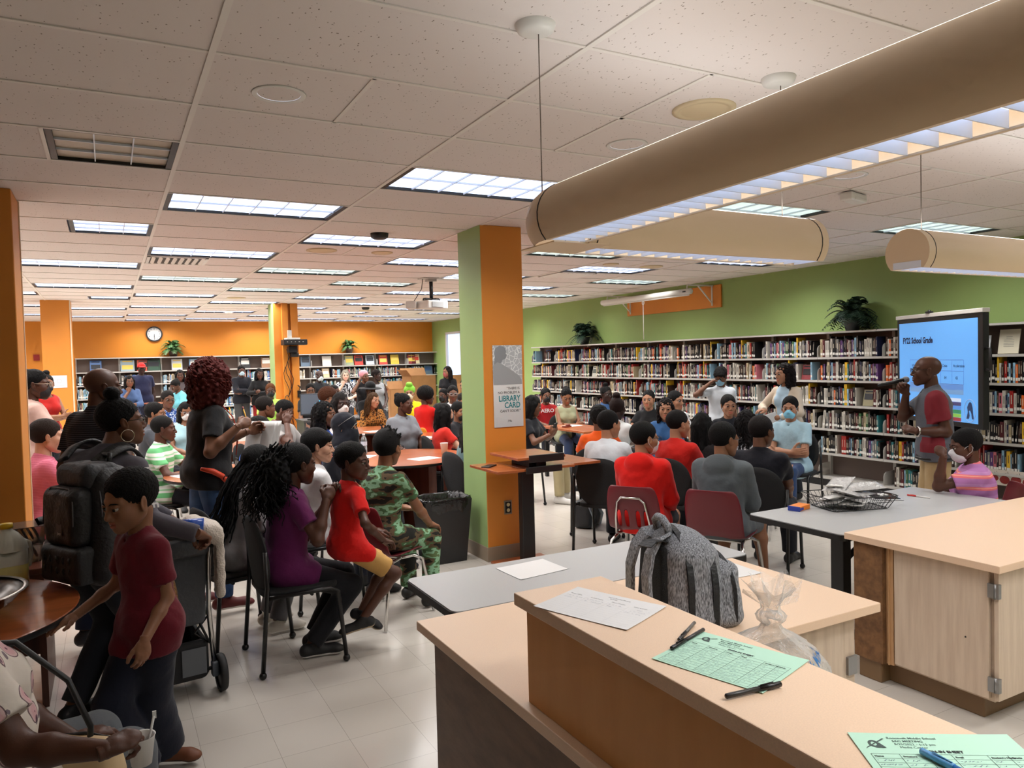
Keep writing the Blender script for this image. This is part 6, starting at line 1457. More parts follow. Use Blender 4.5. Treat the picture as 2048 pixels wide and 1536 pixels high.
I = person('person in a purple top with a big curly ponytail seated with hands clasped', (0.973, 4.511, 1.133), 88.3, 74.3, skin='d2', hair=('short', (24, 22, 24)), top=('tee', (92, 26, 76)), bottom=('long', (24, 24, 28)), R=(('W', 1.074, 4.279, 0.948), (0.3, -0.2, -1), 'hold', (-1, 0, 0), (-0.3, 0.5, 1)), L=(('W', 1.138, 4.415, 0.944), (0.3, -0.2, -1), 'hold', (-1, 0, 0), (-0.3, 0.3, 1)), s=0.93, lean=8, female=True, fat=1.05, hem=0.16, shoes=(26, 26, 28), sole=(230, 230, 228), feet={'R': (0.1, 0.14, 0.085), 'L': (-0.08, 0.2, 0.085)}, h=0.008)
I['who'] = 'person in the purple top'
seat(I, 'black', 'person in the purple top')
PK['purple'] = I
I = person('boy in a red polo and tan shorts sitting on a lap, turning his head', (1.275, 4.405, 1.133), 78.3, 128.3, child=True, skin='d2', hair=('fade', (22, 17, 16)), top=('polo', (204, 22, 16)), bottom=('short', (196, 152, 88)), s=0.74, hs=0.95, lean=4, R=(('W', 1.383, 4.193, 0.685), (0.8, -0.4, -0.5), 'relaxed', (0, 0, -1), (-0.2, 1, -0.2)), L='lap', h=0.007, shoes=(28, 27, 28), sole=(176, 158, 130), feet={'R': (0.16, 0.05, 0.22), 'L': (-0.0, 0.12, 0.22), 'Rd': (-0.5, -1, -0.2), 'Ld': (0.5, 0.5, -0.3)}, hem=0.12, fat=0.93)
PK['redboy'] = I
I = person('teenager in a camouflage T-shirt and trousers seated on a maroon chair', (1.675, 4.929, 1.137), 60.9, 50.9, skin='m1', hair=('spiky', BLK), top=('tee', M_CAMO), bottom=('long', M_CAMO), glasses=(24, 22, 24), s=0.92, lean=8, R='knee', L='table', shoes=(30, 30, 30), feet={'R': (0.16, 0.36, 0.085), 'L': (-0.12, 0.44, 0.085)}, h=0.008)
I['who'] = 'teenager in camouflage'
seat(I, 'plain', 'teenager in camouflage')
PK['camo'] = I
I = person('person in a white shirt with thick black hair seated in profile', (1.328, 5.456, 1.13), 83.8, 105.8, skin='l1', hair=('fringe', BLK), top=('roll', (216, 214, 216)), bottom=('long', (40, 42, 54)), s=0.98, R='lap', L='lap', h=0.008)
I['who'] = 'person in the white shirt'
seat(I, 'black', 'person in the white shirt')
I = person('person in a black veil and black robe seated behind the red-shirted boy', (1.737, 6.204, 1.19), 110.7, 127.7, skin='m2', hair=('none', BLK), top=('loose', (22, 24, 34)), bottom=('skirt', (22, 24, 34)), s=1.02, female=True, R='lap', L='lap', fat=1.1, h=0.0105)
I['who'] = 'person in the black veil'
seat(I, 'black', 'person in the black veil')
PK['veil'] = I
I = person('person in a royal blue polo with short dreadlocks seated', (1.821, 7.184, 1.243), 114.3, 122.3, skin='d3', hair=('bob', BLK), top=('polo', (38, 84, 178)), female=True, R='lap', L='lap', s=0.98, h=0.0105)
I['who'] = 'person with dreadlocks in blue'
seat(I, 'black', 'person with dreadlocks in blue')
I = person('person in a white top and white printed face mask with long dark hair', (2.259, 8.199, 1.28), 145.4, 165.4, skin='d1', hair=('long', (34, 24, 22)), top=('tee', (214, 212, 210)), mask=(212, 208, 204), female=True, R='lap', L='lap', h=0.0105, s=1.06)
I['who'] = 'person in the white top'
seat(I, 'orange', 'person in the white top')
I = person('person in a leopard-print top with long golden-brown hair leaning on a table', (3.665, 11.414, 1.133), 175.8, 157.8, skin='m2', hair=('long', (104, 68, 36)), top=('roll', M_LEOPARD), female=True, R='clasp', L='clasp', lean=14, roll=-12, h=0.0105, s=0.935)
I['who'] = 'person in leopard print'
seat(I, 'orange', 'person in leopard print')
I = person('person in a grey polo with hair in a bun seated with a pen', (3.082, 8.436, 1.229), 158.1, 128.1, skin='d2', hair=('bun', BLK), top=('polo', (116, 120, 126)), bottom=('long', (22, 22, 26)), female=True, fat=1.25, R='lap', L='lap', h=0.0095, s=1.06)
I['who'] = 'person in the grey polo'
seat(I, 'black', 'person in the grey polo')
I = person('person in black with glasses resting chin on clasped hands', (1.526, 8.594, 1.263), 120.1, 82.1, skin='d3', hair=('buzz', (40, 30, 26)), top=('long', (24, 23, 25)), glasses=(50, 28, 26), female=True, R='chin', L='chin', lean=10, h=0.0095, s=1.06)
I['who'] = 'person with clasped hands'
seat(I, 'black', 'person with clasped hands')
I = person('boy in a light grey shirt leaning his head beside a white cup', (1.623, 8.086, 1.238), 131.4, 129.4, skin='d2', hair=('fade', BLK), top=('tee', (150, 148, 146)), child=True, R='cheek', L='hold', roll=-14, pitch=18, h=0.0095, s=1.06)
I['who'] = 'boy in the light grey shirt'
seat(I, 'orange', 'boy in the light grey shirt')
PK['cupboy'] = I
I = person('person in a bright blue polo wearing a white pointed face mask', (1.123, 6.591, 1.174), 134.8, 109.8, skin='d3', hair=('backbun', BLK), top=('polo', (40, 104, 204)), mask=(222, 222, 222), glasses=(150, 100, 80), female=True, R='table', L='table', h=0.0095, s=0.998)
I['who'] = 'person in the bright blue polo'
seat(I, 'black', 'person in the bright blue polo')
PK['kn95'] = I
I = person('person in a green and white striped polo seated at a round table', (0.447, 7.807, 1.151), 113.4, 98.4, skin='d2', hair=('buzz', (26, 22, 20)), top=('polo', M_GREENSTRIPE), R='table', L='table', h=0.0095, s=0.963)
I['who'] = 'person in the striped polo'
seat(I, 'black', 'person in the striped polo')
I = person('person in dark grey with short black hair behind the striped polo', (0.45, 9.172, 1.221), 102.9, 112.9, skin='m1', hair=('short', BLK), top=('tee', (66, 68, 74)), R='table', L='table', h=0.0105, s=1.06)
I['who'] = 'person in dark grey'
seat(I, 'orange', 'person in dark grey')
I = person('person in a blue patterned blouse with glasses, arms folded', (0.718, 11.417, 1.283), 168.6, 163.6, skin='d3', hair=('short', (34, 26, 24)), top=('loose', M_BLUEPRINT), glasses=(40, 30, 30), female=True, R='cross', L='cross2', h=0.016, s=1.06)
I['who'] = 'person in the blue patterned blouse'
seat(I, 'orange', 'person in the blue patterned blouse')
I = person('child in a pale blue top and white mask looking down', (0.837, 10.212, 1.176), 174.7, 169.7, skin='m1', hair=('long', BLK), top=('tank', (168, 206, 216)), mask=(226, 226, 226), glasses=(170, 170, 180), child=True, female=True, R='lap', L='lap', pitch=14, h=0.016, s=1.002)
I['who'] = 'child in the pale blue top'
seat(I, 'orange', 'child in the pale blue top')
I = person('large person in a navy T-shirt with a red cap standing by the shelves', (0.644, 18.18, 1.729), 172.0, 174.0, pose='stand', skin='d1', hair=('none', BLK), top=('tee', (34, 38, 66)), bottom=('short', (40, 42, 60)), fat=1.2, R='side', L='side', h=0.016)
I = person('person in a denim shirt with hand at the mouth near the red cap', (0.379, 17.176, 1.47), 166.2, 171.2, skin='d3', hair=('long', BLK), top=('roll', (70, 92, 132)), female=True, R='chin', L='cross', h=0.016, s=1.06)
I['who'] = 'person in the denim shirt'
seat(I, 'orange', 'person in the denim shirt')
I = person('person with long dreadlocks in a patterned blouse by the far shelves', (1.393, 17.997, 1.554), 189.4, 182.4, skin='d2', hair=('dreads', BLK), top=('tee', (80, 74, 76)), female=True, R='lap', L='lap', h=0.016, s=1.06)
I['who'] = 'person with long dreadlocks'
seat(I, 'orange', 'person with long dreadlocks')
I = person('child in a turquoise top with braids bending over the far table', (1.1, 15.307, 1.386), 244.1, 239.1, skin='d2', hair=('bun', BLK), top=('tee', (110, 190, 206)), child=True, female=True, pitch=30, lean=16, R='table', L='table', h=0.016, s=1.06)
I['who'] = 'child in the turquoise top'
seat(I, 'orange', 'child in the turquoise top')
I = person('person in a black jacket and blue mask standing behind the far tables', (2.668, 17.88, 1.615), 173.4, 178.4, pose='stand', skin='d2', hair=('short', BLK), top=('jacket', (26, 27, 34)), bottom=('long', (60, 60, 60)), mask=(176, 206, 220), R='cross', L='cross2', h=0.016)
I = person('person in a black top holding a white cloth beside the middle pillar', (3.025, 17.685, 1.537), 184.7, 174.7, pose='stand', skin='d2', hair=('dreads', BLK), top=('long', (20, 20, 22)), bottom=('long', (120, 24, 24)), female=True, R='hold', L='cross', h=0.016)
I = person('person in a lime polo with short ginger hair and black mask', (2.432, 13.221, 1.289), 188.4, 190.4, skin='d2', hair=('short', (150, 84, 36)), top=('polo', (172, 220, 96)), mask=(28, 28, 30), female=True, fat=1.1, R='lap', L='lap', h=0.016, s=1.06)
I['who'] = 'person in the lime polo'
seat(I, 'orange', 'person in the lime polo')
I = person('bald person in a black polo and white mask with one arm stretched out', (3.924, 15.834, 1.476), 163.9, 168.9, skin='d1', hair=('bald', BLK), top=('polo', (28, 30, 34)), mask=(206, 226, 232), fat=1.15, R='table', L='lap', h=0.016, s=1.06)
I['who'] = 'bald person in black with white mask'
seat(I, 'orange', 'bald person in black with white mask')
I = person('older person with white hair in a black and white blouse at the high table', (4.77, 16.855, 1.452), 195.8, 190.8, skin='l2', hair=('bob', (214, 206, 184)), top=('loose', M_BWPRINT), female=True, R='chin', L='table', h=0.016, s=1.06)
I['who'] = 'person with white hair'
seat(I, 'orange', 'person with white hair')
I = person('person in a pink bonnet leaning a cheek on one hand', (4.91, 15.87, 1.433), 187.2, 167.2, skin='d3', hair=('none', BLK), top=('tee', (24, 24, 28)), female=True, R='cheek', L='table', roll=10, h=0.016, s=1.06)
I['who'] = 'person in the pink bonnet'
seat(I, 'orange', 'person in the pink bonnet')
I = person('person in a grey sleeveless blouse with short dark hair at the high table', (4.992, 15.258, 1.456), 188.1, 138.1, skin='d1', hair=('short', (40, 26, 24)), top=('tank', (150, 154, 158)), female=True, R='lap', L='lap', h=0.016, s=1.06)
I['who'] = 'person in the grey blouse'
seat(I, 'orange', 'person in the grey blouse')
I = person('person in a bright yellow top and green head wrap with a cream mask', (4.416, 11.808, 1.208), 200.5, 205.5, skin='m2', hair=('none', BLK), top=('long', (226, 204, 24)), mask=(232, 222, 196), female=True, R='cross', L='cross2', h=0.016, s=1.051)
I['who'] = 'person in the green head wrap'
seat(I, 'orange', 'person in the green head wrap')
I = person('boy in a red polo seen from behind on an orange chair', (4.029, 10.085, 1.215), 56.8, 96.8, skin='d2', hair=('afro', (20, 16, 15)), top=('polo', (196, 24, 18)), child=True, R='table', L='table', s=0.85, hs=1.0, h=0.016)
I['who'] = 'boy in the red polo at the far table'
seat(I, 'orange', 'boy in the red polo at the far table')
I = person('person in black wearing a black wide-brimmed hat behind leopard print', (3.998, 12.603, 1.23), 167.6, 167.6, skin='d2', hair=('none', BLK), top=('long', (22, 22, 24)), R='lap', L='lap', h=0.016, s=1.06)
I['who'] = 'person in the black hat'
seat(I, 'orange', 'person in the black hat')
I = person('person with glasses half hidden behind the computer monitor', (3.247, 13.803, 1.249), 188.2, 188.2, skin='d3', hair=('short', BLK), top=('tee', (30, 30, 34)), glasses=(30, 26, 26), h=0.016, s=1.06)
I['who'] = 'person behind the monitor'
seat(I, 'orange', 'person behind the monitor')
I = person('person with a shaved dark head behind the tall masked person', (3.5, 13.098, 1.229), 165.0, 145.0, skin='d2', hair=('buzz', BLK), top=('tee', (40, 36, 36)), h=0.016, s=1.06)
I['who'] = 'person with the shaved head'
seat(I, 'orange', 'person with the shaved head')
I = person('person with short auburn hair mostly hidden behind dreadlocks', (2.546, 9.863, 1.264), 179.5, 174.5, skin='m1', hair=('afro', (110, 58, 30)), top=('tee', (52, 44, 46)), female=True, h=0.016, s=1.06)
I['who'] = 'person with auburn hair'
seat(I, 'orange', 'person with auburn hair')
I = person('person in a black T-shirt and patterned mask leaning at the green corner', (6.534, 15.11, 1.484), 208.3, 248.3, pose='stand', skin='m1', hair=('long', (30, 18, 18)), top=('tee', (18, 18, 22)), mask=(150, 70, 70), female=True, R='lap', L='lap', s=0.93, h=0.016)
I = person('child with a dark mask reaching along the far table', (5.063, 11.911, 1.133), 218.0, 228.0, skin='d2', hair=('short', BLK), top=('tee', (26, 26, 28)), child=True, mask=(30, 28, 30), R='table', L='table', s=0.86, h=0.016)
I['who'] = 'child with a dark mask'
seat(I, 'orange', 'child with a dark mask')
I = person('person in a white T-shirt with glasses left of the centre pillar', (4.609, 10.454, 1.222), 203.8, 198.8, skin='d3', hair=('short', BLK), top=('tee', (214, 216, 218)), glasses=(190, 190, 190), R='table', L='table', h=0.016, s=1.06)
I['who'] = 'person in the white T-shirt with glasses'
seat(I, 'orange', 'person in the white T-shirt with glasses')
I = person('balding person peeking out left of the centre pillar', (4.419, 9.645, 1.147), 174.6, 174.6, skin='m2', hair=('buzz', (60, 50, 44)), top=('tee', (70, 74, 80)), R='lap', L='lap', h=0.016, s=0.957)
I['who'] = 'balding person'
seat(I, 'black', 'balding person')
I = person('person in a blue-grey shirt seated at the green wall by the pillar edge', (5.403, 11.734, 1.296), 234.7, 239.7, skin='m2', hair=('short', BLK), top=('tee', (110, 124, 140)), R='lap', L='lap', h=0.016, s=1.06)
I['who'] = 'person in the blue-grey shirt'
seat(I, 'orange', 'person in the blue-grey shirt')
I = person('person with long black hair, red top and black mask by the pillar', (3.467, 8.11, 1.105), 95.2, 83.2, skin='l1', hair=('long', BLK), top=('tee', (196, 44, 34)), mask=(30, 30, 34), female=True, R='table', L='table', h=0.0095, s=0.891)
I['who'] = 'person with long hair and red top'
seat(I, 'black', 'person with long hair and red top')
I = person('person in a black mask behind the long-haired person in red', (3.864, 8.577, 1.083), 144.3, 159.3, skin='m1', hair=('short', BLK), top=('tee', (34, 34, 38)), mask=(26, 26, 28), h=0.016, s=0.86)
I['who'] = 'person in the black mask'
seat(I, 'black', 'person in the black mask')
I = person('person with long dark hair half hidden by the centre pillar', (3.08, 6.555, 1.063), 85.2, 65.2, skin='m1', hair=('long', BLK), top=('tee', (96, 120, 124)), female=True, R='table', L='table', bottom=('skirt', (190, 150, 140)), h=0.0105, s=0.86)
I['who'] = 'person half hidden by the pillar'
seat(I, 'black', 'person half hidden by the pillar')
I = person('person in black with long hair looking at a phone, khaki trousers', (4.53, 7.88, 1.154), 139.9, 117.9, skin='d3', hair=('long', BLK), top=('tee', (24, 26, 32)), bottom=('long', (170, 158, 122)), female=True, R='phone', L='phone', pitch=18, shoes=(206, 204, 200), h=0.016, s=0.967)
I['who'] = 'person looking at the phone'
seat(I, 'black', 'person looking at the phone')
PK['phone'] = I
I = person('person in a red T-shirt lettered AERO with a black mask', (6.265, 10.467, 1.115), 195.9, 190.9, skin='d3', hair=('short', BLK), top=('tee', (160, 30, 34)), mask=(28, 26, 28), R='table', L='table', h=0.012, s=0.907)
I['who'] = 'person in the AERO shirt'
seat(I, 'black', 'person in the AERO shirt')
PK['aero'] = I
I = person('person in a sage tank top with folded arms looking down', (6.075, 9.548, 1.145), 192.5, 197.5, skin='m1', hair=('bun', BLK), top=('tank', (150, 152, 122)), bottom=('long', (60, 76, 110)), female=True, R='cross', L='cross2', pitch=26, h=0.012, s=0.953)
I['who'] = 'person in the sage tank top'
seat(I, 'black', 'person in the sage tank top')
I = person('person in a denim jacket with braids and glasses by the shelves', (6.666, 9.343, 1.155), 195.5, 180.5, skin='d1', hair=('topbun', BLK), top=('roll', (56, 86, 130)), glasses=(30, 26, 26), female=True, R='lap', L='lap', h=0.016, s=0.969)
I['who'] = 'person in the denim jacket with glasses'
seat(I, 'black', 'person in the denim jacket with glasses')
I = person('person in an orange shirt seen from behind with black hair', (4.261, 6.091, 1.116), 45.0, 60.0, skin='d3', hair=('mop', BLK), top=('polo', (226, 88, 20)), bottom=('long', (50, 56, 110)), R='table', L='table', h=0.0095, s=0.909)
I['who'] = 'person in the orange shirt'
seat(I, 'black', 'person in the orange shirt')
I = person('person in a white T-shirt with short black hair seen from behind', (3.872, 5.392, 1.128), 57.7, 85.7, skin='m2', hair=('short', BLK), top=('tee', (214, 220, 226)), R='knee', L='table', fat=1.12, wide=1.06, h=0.0095, s=0.927)
I['who'] = 'person in the white T-shirt'
seat(I, 'black', 'person in the white T-shirt')
I = person('person in a white polo with reddish brown hair tied up', (4.895, 6.661, 1.155), 61.3, 56.3, skin='d1', hair=('topbun', (58, 34, 30)), top=('polo', (218, 222, 222)), female=True, R='table', L='table', h=0.0095, s=0.969)
I['who'] = 'person in the white polo with tied hair'
seat(I, 'black', 'person in the white polo with tied hair')
PK['whitepolo'] = I
I = person('person in a black T-shirt holding a small white cup', (6.338, 7.928, 1.145), 233.6, 233.6, skin='m2', hair=('backbun', BLK), top=('tee', (20, 20, 22)), female=True, R='table', L='hold', h=0.012, s=0.953)
I['who'] = 'person holding a white cup'
seat(I, 'black', 'person holding a white cup')
PK['cup2'] = I
I = person('person in a blue denim jacket with shoulder-length dark hair frowning', (5.488, 6.567, 1.127), 229.9, 219.9, skin='m2', hair=('bob', (38, 26, 24)), top=('jacket', (54, 92, 140)), female=True, R='cross', L='cross2', h=0.0095, s=0.926)
I['who'] = 'person in the blue denim jacket'
seat(I, 'black', 'person in the blue denim jacket')
I = person('person in a white T-shirt hiding the face behind one hand', (6.394, 7.443, 1.14), 190.7, 170.7, skin='m2', hair=('short', BLK), top=('tee', (228, 230, 232)), R='ear', L='lap', h=0.012, s=0.946)
I['who'] = 'person hiding the face'
seat(I, 'black', 'person hiding the face')
I = person('boy in a red hoodie with glasses and white mask on a maroon chair', (3.515, 4.447, 1.108), 58.4, 98.4, skin='m2', hair=('short', BLK), top=('hoodie', (206, 22, 14)), bottom=('short', (26, 28, 36)), mask=(226, 226, 230), glasses=(20, 20, 22), s=0.94, R='lap', L='lap', h=0.0075, wide=1.06, shoes=(60, 56, 54), sole=(220, 216, 210))
I['who'] = 'boy in the red hoodie'
seat(I, 'maroon', 'boy in the red hoodie')
I = person('person in a red T-shirt with cropped hair seen from behind', (4.341, 5.026, 1.126), 68.8, 95.8, skin='m2', hair=('buzz', (26, 20, 20)), top=('tee', (186, 28, 20)), fat=1.08, wide=1.06, R='knee', L='lap', h=0.0095, s=0.924)
I['who'] = 'person in the red T-shirt'
seat(I, 'black', 'person in the red T-shirt')
I = person('person with long straight black hair seen from behind', (4.868, 5.308, 1.06), 47.5, 47.5, skin='m2', hair=('long', BLK), top=('tee', (30, 26, 28)), female=True, h=0.0095, s=0.86)
I['who'] = 'person with long straight hair'
seat(I, 'maroon', 'person with long straight hair')
I = person('standing boy in a white T-shirt with a blue mask and raised hand', (6.98, 7.252, 1.43), 203.9, 243.9, pose='stand', child=True, skin='d3', hair=('mop', BLK), top=('tee', (206, 210, 216)), bottom=('long', (40, 44, 60)), mask=(150, 196, 222), R=((0.2, 0.1, 0.12), (1, 0.5, -0.2), 'relaxed', (-1, 0, 0), (-0.8, -0.2, 0.6)), L='side', pitch=24, s=0.93, h=0.012)
I = person('person in a black T-shirt with hair pulled back facing the camera', (6.257, 6.38, 1.129), 224.4, 209.4, skin='m2', hair=('short', (26, 20, 18)), top=('tee', (26, 27, 34)), female=True, R='lap', L='lap', h=0.0095, s=0.929)
I['who'] = 'person with hair pulled back'
seat(I, 'black', 'person with hair pulled back')
I = person('standing person in a beige cardigan holding white papers', (6.911, 6.154, 1.477), 263.3, 283.3, pose='stand', skin='m2', hair=('wavy', (34, 22, 20)), top=('long', (206, 190, 170), mat('powder blue top', (170, 196, 214), .8), FRONT), bottom=('long', (40, 44, 52)), female=True, R=((0.16, 0.26, -0.22), (1, -0.3, -0.6), 'relaxed', (0, 0, -1), (0.3, 1, 0.2)), L=((0.05, 0.26, -0.3), (1, -0.3, -0.6), 'hold', (-1, 0, 0), (-0.8, 0.6, -0.2)), h=0.0095)
PK['cardigan'] = I
I = person('person in a pale blue polo and blue mask with folded arms', (6.397, 5.622, 1.128), 248.7, 238.7, skin='m2', hair=('short', BLK), top=('polo', (160, 190, 204)), bottom=('long', (44, 66, 104)), mask=(130, 196, 224), R='cross', L='cross2', fat=1.08, wide=0.98, h=0.0085, s=1.0)
I['who'] = 'person in the pale blue polo'
seat(I, 'black', 'person in the pale blue polo')
I = person('person with long dark curly hair and patterned top seen from behind', (5.38, 5.259, 1.059), 53.7, 35.7, skin='m2', hair=('dreads', (34, 28, 30)), top=('tee', M_BWPRINT), female=True, h=0.0095, s=0.86)
I['who'] = 'person with dark curly hair'
seat(I, 'maroon', 'person with dark curly hair')
I = person('boy in a grey hoodie and grey shorts on a maroon chair', (3.858, 3.978, 1.114), 62.1, 96.1, skin='m1', hair=('short', (22, 20, 20)), top=('hoodie', (86, 92, 96)), bottom=('short', (84, 88, 92)), glasses=(60, 60, 66), s=0.94, R='lap', L='lap', h=0.0075, wide=1.06, shoes=(40, 36, 34), sole=(214, 206, 196), feet={'R': (0.2, 0.42, 0.085), 'L': (-0.1, 0.3, 0.085)})
I['who'] = 'boy in the grey hoodie'
seat(I, 'plain', 'boy in the grey hoodie')
I = person('person in a black polo with greying short hair on a black chair', (4.517, 4.248, 1.106), 61.8, 86.8, skin='d3', hair=('short', (44, 36, 36)), top=('polo', (22, 22, 30)), R='knee', L='lap', h=0.0085, fat=1.1, wide=1.1, s=0.96)
I['who'] = 'person in the black polo'
seat(I, 'black', 'person in the black polo')
I = person('bald person speaking into a microphone in a maroon and grey polo and khakis', (5.772, 3.702, 1.551), 319.3, 319.3, pose='stand', skin='d2', hair=('bald', BLK), top=('polo', (88, 90, 98), mat('maroon sleeve panels', (122, 24, 38), .8), PANEL), bottom=('long', (172, 146, 106)), glasses=(24, 22, 22), L=(('W', 5.524, 3.648, 1.089), (-0.2, -0.8, -0.8), 'fist', (-0.5, 0, -0.8), (-0.6, 1, 0.5)), R=(('W', 5.649, 3.796, 1.377), (0.3, 0.5, -1), 'grip', (-1, 0.1, 0), (-0.1, 0.55, 0.9)), fat=1.1, wide=1.05, h=0.007, pitch=0)
PK['speaker'] = I
I = person('child in a pink and lavender striped top leaning on one elbow', (5.168, 3.043, 1.051), 314.5, 309.5, child=True, skin='d2', hair=('short', (20, 16, 18)), top=('tee', M_PINKSTRIPE), female=True, L=(('W', 4.937, 3.052, 1.003), (-0.3, 0.5, -1), 'fist', (-1, 0, 0), (-0.3, 0.4, 1)), R='table', mask=(214, 214, 220), s=0.9, h=0.0075, fat=1.12, lean=8, pitch=12, wide=1.05)
I['who'] = 'child in the striped top'
seat(I, 'plain', 'child in the striped top')
PK['girl'] = I
# ---------------------------------------------------------------- head coverings, hair masses
def blob(name, I, m_, fn, lo, hi, h=.006, sm=True):
    F = Field(lo, hi, h); fn(F); V, Q = F.mesh()
    if sm: V = smooth_mesh(V, Q, 1)
    return I['onv'](name, V, Q, m_)
def by_label(txt): return [I for I in PEOPLE if txt in I['root']['label']][0]
def veil(F):
    F.ell((0, -.012, .030), (.092, .112, .102), k=.02); F.cone((0, .012, -.06), (0, .005, -.20), .078, .12, .05); F.cone((0, .0, -.16), (0, .02, -.36), .12, .19, .06); F.ell((0, .05, -.06), (.075, .072, .08), k=.03)
    F.ell((0, .118, .012), (.052, .042, .017), k=.006, mode='s'); F.lumps(.003, 60, 2)
blob('veil', PK['veil'], cloth((24, 25, 34)), veil, (-.26, -.22, -.44), (.26, .24, .16), .006)
I = PK['veil']; q = MB()
q.tube([(-.085, .03, -.02), (-.08, .06, .06), (-.05, .095, .105), (0, .10, .118), (.05, .09, .108), (.085, .04, .07), (.10, -.02, .02)], .0016, 6); q.tube([(-.07, .085, .0), (-.055, .11, .04), (0, .118, .055), (.055, .11, .04), (.07, .085, 0)], .0016, 6)
for p_ in ((-.05, .115, -.16), (.07, .13, -.22), (.02, .18, -.30)): q.ball(p_, .008)
I['on']('silver_trim', q, mat('silver trim', (170, 168, 164), .3, metal=.5))
def capf(F):
    F.ell((0, -.014, .040), (.086, .108, .090), k=.02); F.plane((0, .18, -1), -.020); F.ell((0, .125, .040), (.072, .075, .009), k=.01)
blob('cap', by_label('red cap standing'), cloth((176, 26, 22)), capf, (-.13, -.16, -.02), (.13, .22, .16), .009)
blob('bonnet', by_label('pink bonnet'), cloth((220, 150, 160)), lambda F: (F.ell((0, -.035, .055), (.098, .110, .090), k=.02), F.ell((0, .11, -.06), (.08, .07, .09), k=.01, mode='s'), F.lumps(.004, 90, 1)), (-.14, -.18, -.08), (.14, .12, .18), .009)
def wrapf(F):
    F.ell((0, -.028, .050), (.096, .110, .092), k=.02); F.ell((0, .02, .140), (.055, .050, .034), k=.02); ftorus(F, (0, .02, .15), (0, .2, 1), .035, .018); F.ell((0, .11, -.06), (.08, .07, .095), k=.01, mode='s'); F.lumps(.004, 80, 2)
blob('head_wrap', by_label('green head wrap'), cloth((124, 190, 60)), wrapf, (-.14, -.18, -.08), (.14, .12, .22), .008)
blob('hat', by_label('wide-brimmed hat'), cloth((18, 18, 20)), lambda F: (F.ell((0, -.01, .10), (.090, .105, .085), k=.02), F.ell((0, -.01, .055), (.20, .21, .014), k=.02)), (-.24, -.26, .0), (.24, .24, .2), .009)
def curls(I, name, col, strands, r, seed=1):
    q = MB(); rr = random.Random(seed)
    for (p0, p1, sag, n, spread) in strands:
        for i in range(n):
            a = Vector(p0)+Vector([rr.gauss(0, spread) for _ in range(3)]); b = Vector(p1)+Vector([rr.gauss(0, spread*1.6) for _ in range(3)]); ph = rr.uniform(0, 6); pts = []; K_ = 22; am = r*1.5
            for k in range(K_+1):
                u = k/K_; p = a.lerp(b, u)+Vector((0, -sag*sin(pi*u*.9), 0)); pts.append(p+Vector((am*cos(ph+k*1.25), am*sin(ph+k*1.25), am*.5*sin(k*1.7+ph))))
            q.tube(pts, [r*(1-.5*k/K_) for k in range(K_+1)], 4)
    return I['on'](name, q, HAIR(col))
# big curly ponytail of the person in purple
I = PK['purple']
def pony(F): F.ell((0, -.150, -.045), (.100, .092, .125), k=.02); F.ell((-.01, -.15, -.13), (.080, .075, .10), k=.04); F.cone((0, -.08, .02), (0, -.15, .0), .04, .07, .03); F.lumps(.011, 105, 2)
blob('ponytail', I, HAIR((17, 14, 15)), pony, (-.17, -.33, -.29), (.17, -.02, .15), .005, False)
curls(I, 'curls', (17, 14, 15), [((.0, -.14, .05), (.02, -.19, -.24), .04, 120, .036), ((-.03, -.13, .04), (.07, -.13, -.23), .01, 80, .034), ((0, -.14, .05), (-.05, -.20, -.18), .04, 90, .036)], .0058)
q = MB(); q.tube([(.02*cos(a), -.085+.02*sin(a)*.3, .03+.034*sin(a)) for a in [i*pi/8 for i in range(16)]], .006, 6, closed=True); I['on']('hair_tie', q, M_BLACK)
# long braids
I = PK['braids']; q = MB(); rr = random.Random(8)
for i in range(54):
    a = rr.uniform(-1, 1); st_ = Vector((a*.062, -.055-.035*cos(a*1.4), rr.uniform(-.01, .07))); e = Vector((a*.10+rr.gauss(0, .02), -.27+rr.gauss(0, .04), rr.uniform(-.50, -.34))); pts = []
    for k in range(26):
        u = k/25; p = st_.lerp(e, u)+Vector((.004*sin(k*1.9+i), -.05*sin(pi*min(1, u*1.3))*.8, 0)); pts.append(p)
    q.tube(pts, [.0062*(1+.22*sin(k*2.6))*(1-.35*k/25) for k in range(26)], 5)
I['on']('braids', q, HAIR((20, 17, 18)))
def strand_hair(I, col, n, zb, seed, r=.0032, wave=.004, sp=.075):
    q = MB(); rr = random.Random(seed)
    for i in range(n):
        a = rr.uniform(-1.9, 1.9); st_ = Vector((sin(a)*.078, -.014-.096*cos(a)*.95, rr.uniform(.0, .085)))
        if st_.y > .02 and abs(st_.x) < .06: continue
        e = Vector((sin(a)*(sp+.02), -.02-.115*cos(a), zb*rr.uniform(.8, 1.08))); pts = []
        for k in range(17):
            u = k/16; p = st_.lerp(e, u); o_ = .016*sin(pi*min(1, u*1.6)); p += Vector((sin(a)*o_+wave*sin(k*1.1+i), -cos(a)*o_, wave*.6*cos(k*1.3+i))); pts.append(p)
        q.tube(pts, [r*(1-.4*k/16) for k in range(17)], 4)
    I['on']('hair_strands', q, HAIR(col))
strand_hair(by_label('long straight black hair seen'), (20, 17, 18), 150, -.33, 1); strand_hair(by_label('dark curly hair and patterned'), (30, 25, 27), 150, -.26, 2, .004, .012, .10); strand_hair(by_label('long black hair, red top'), (18, 16, 18), 90, -.33, 3)
strand_hair(by_label('short dreadlocks'), (22, 18, 18), 60, -.13, 4, .007, .003); strand_hair(by_label('golden-brown hair'), (120, 82, 44), 80, -.30, 5, .005, .010, .09); strand_hair(by_label('beige cardigan'), (34, 22, 20), 70, -.22, 6, .005, .011); strand_hair(by_label('looking at a phone'), (18, 15, 16), 50, -.30, 7, .005)
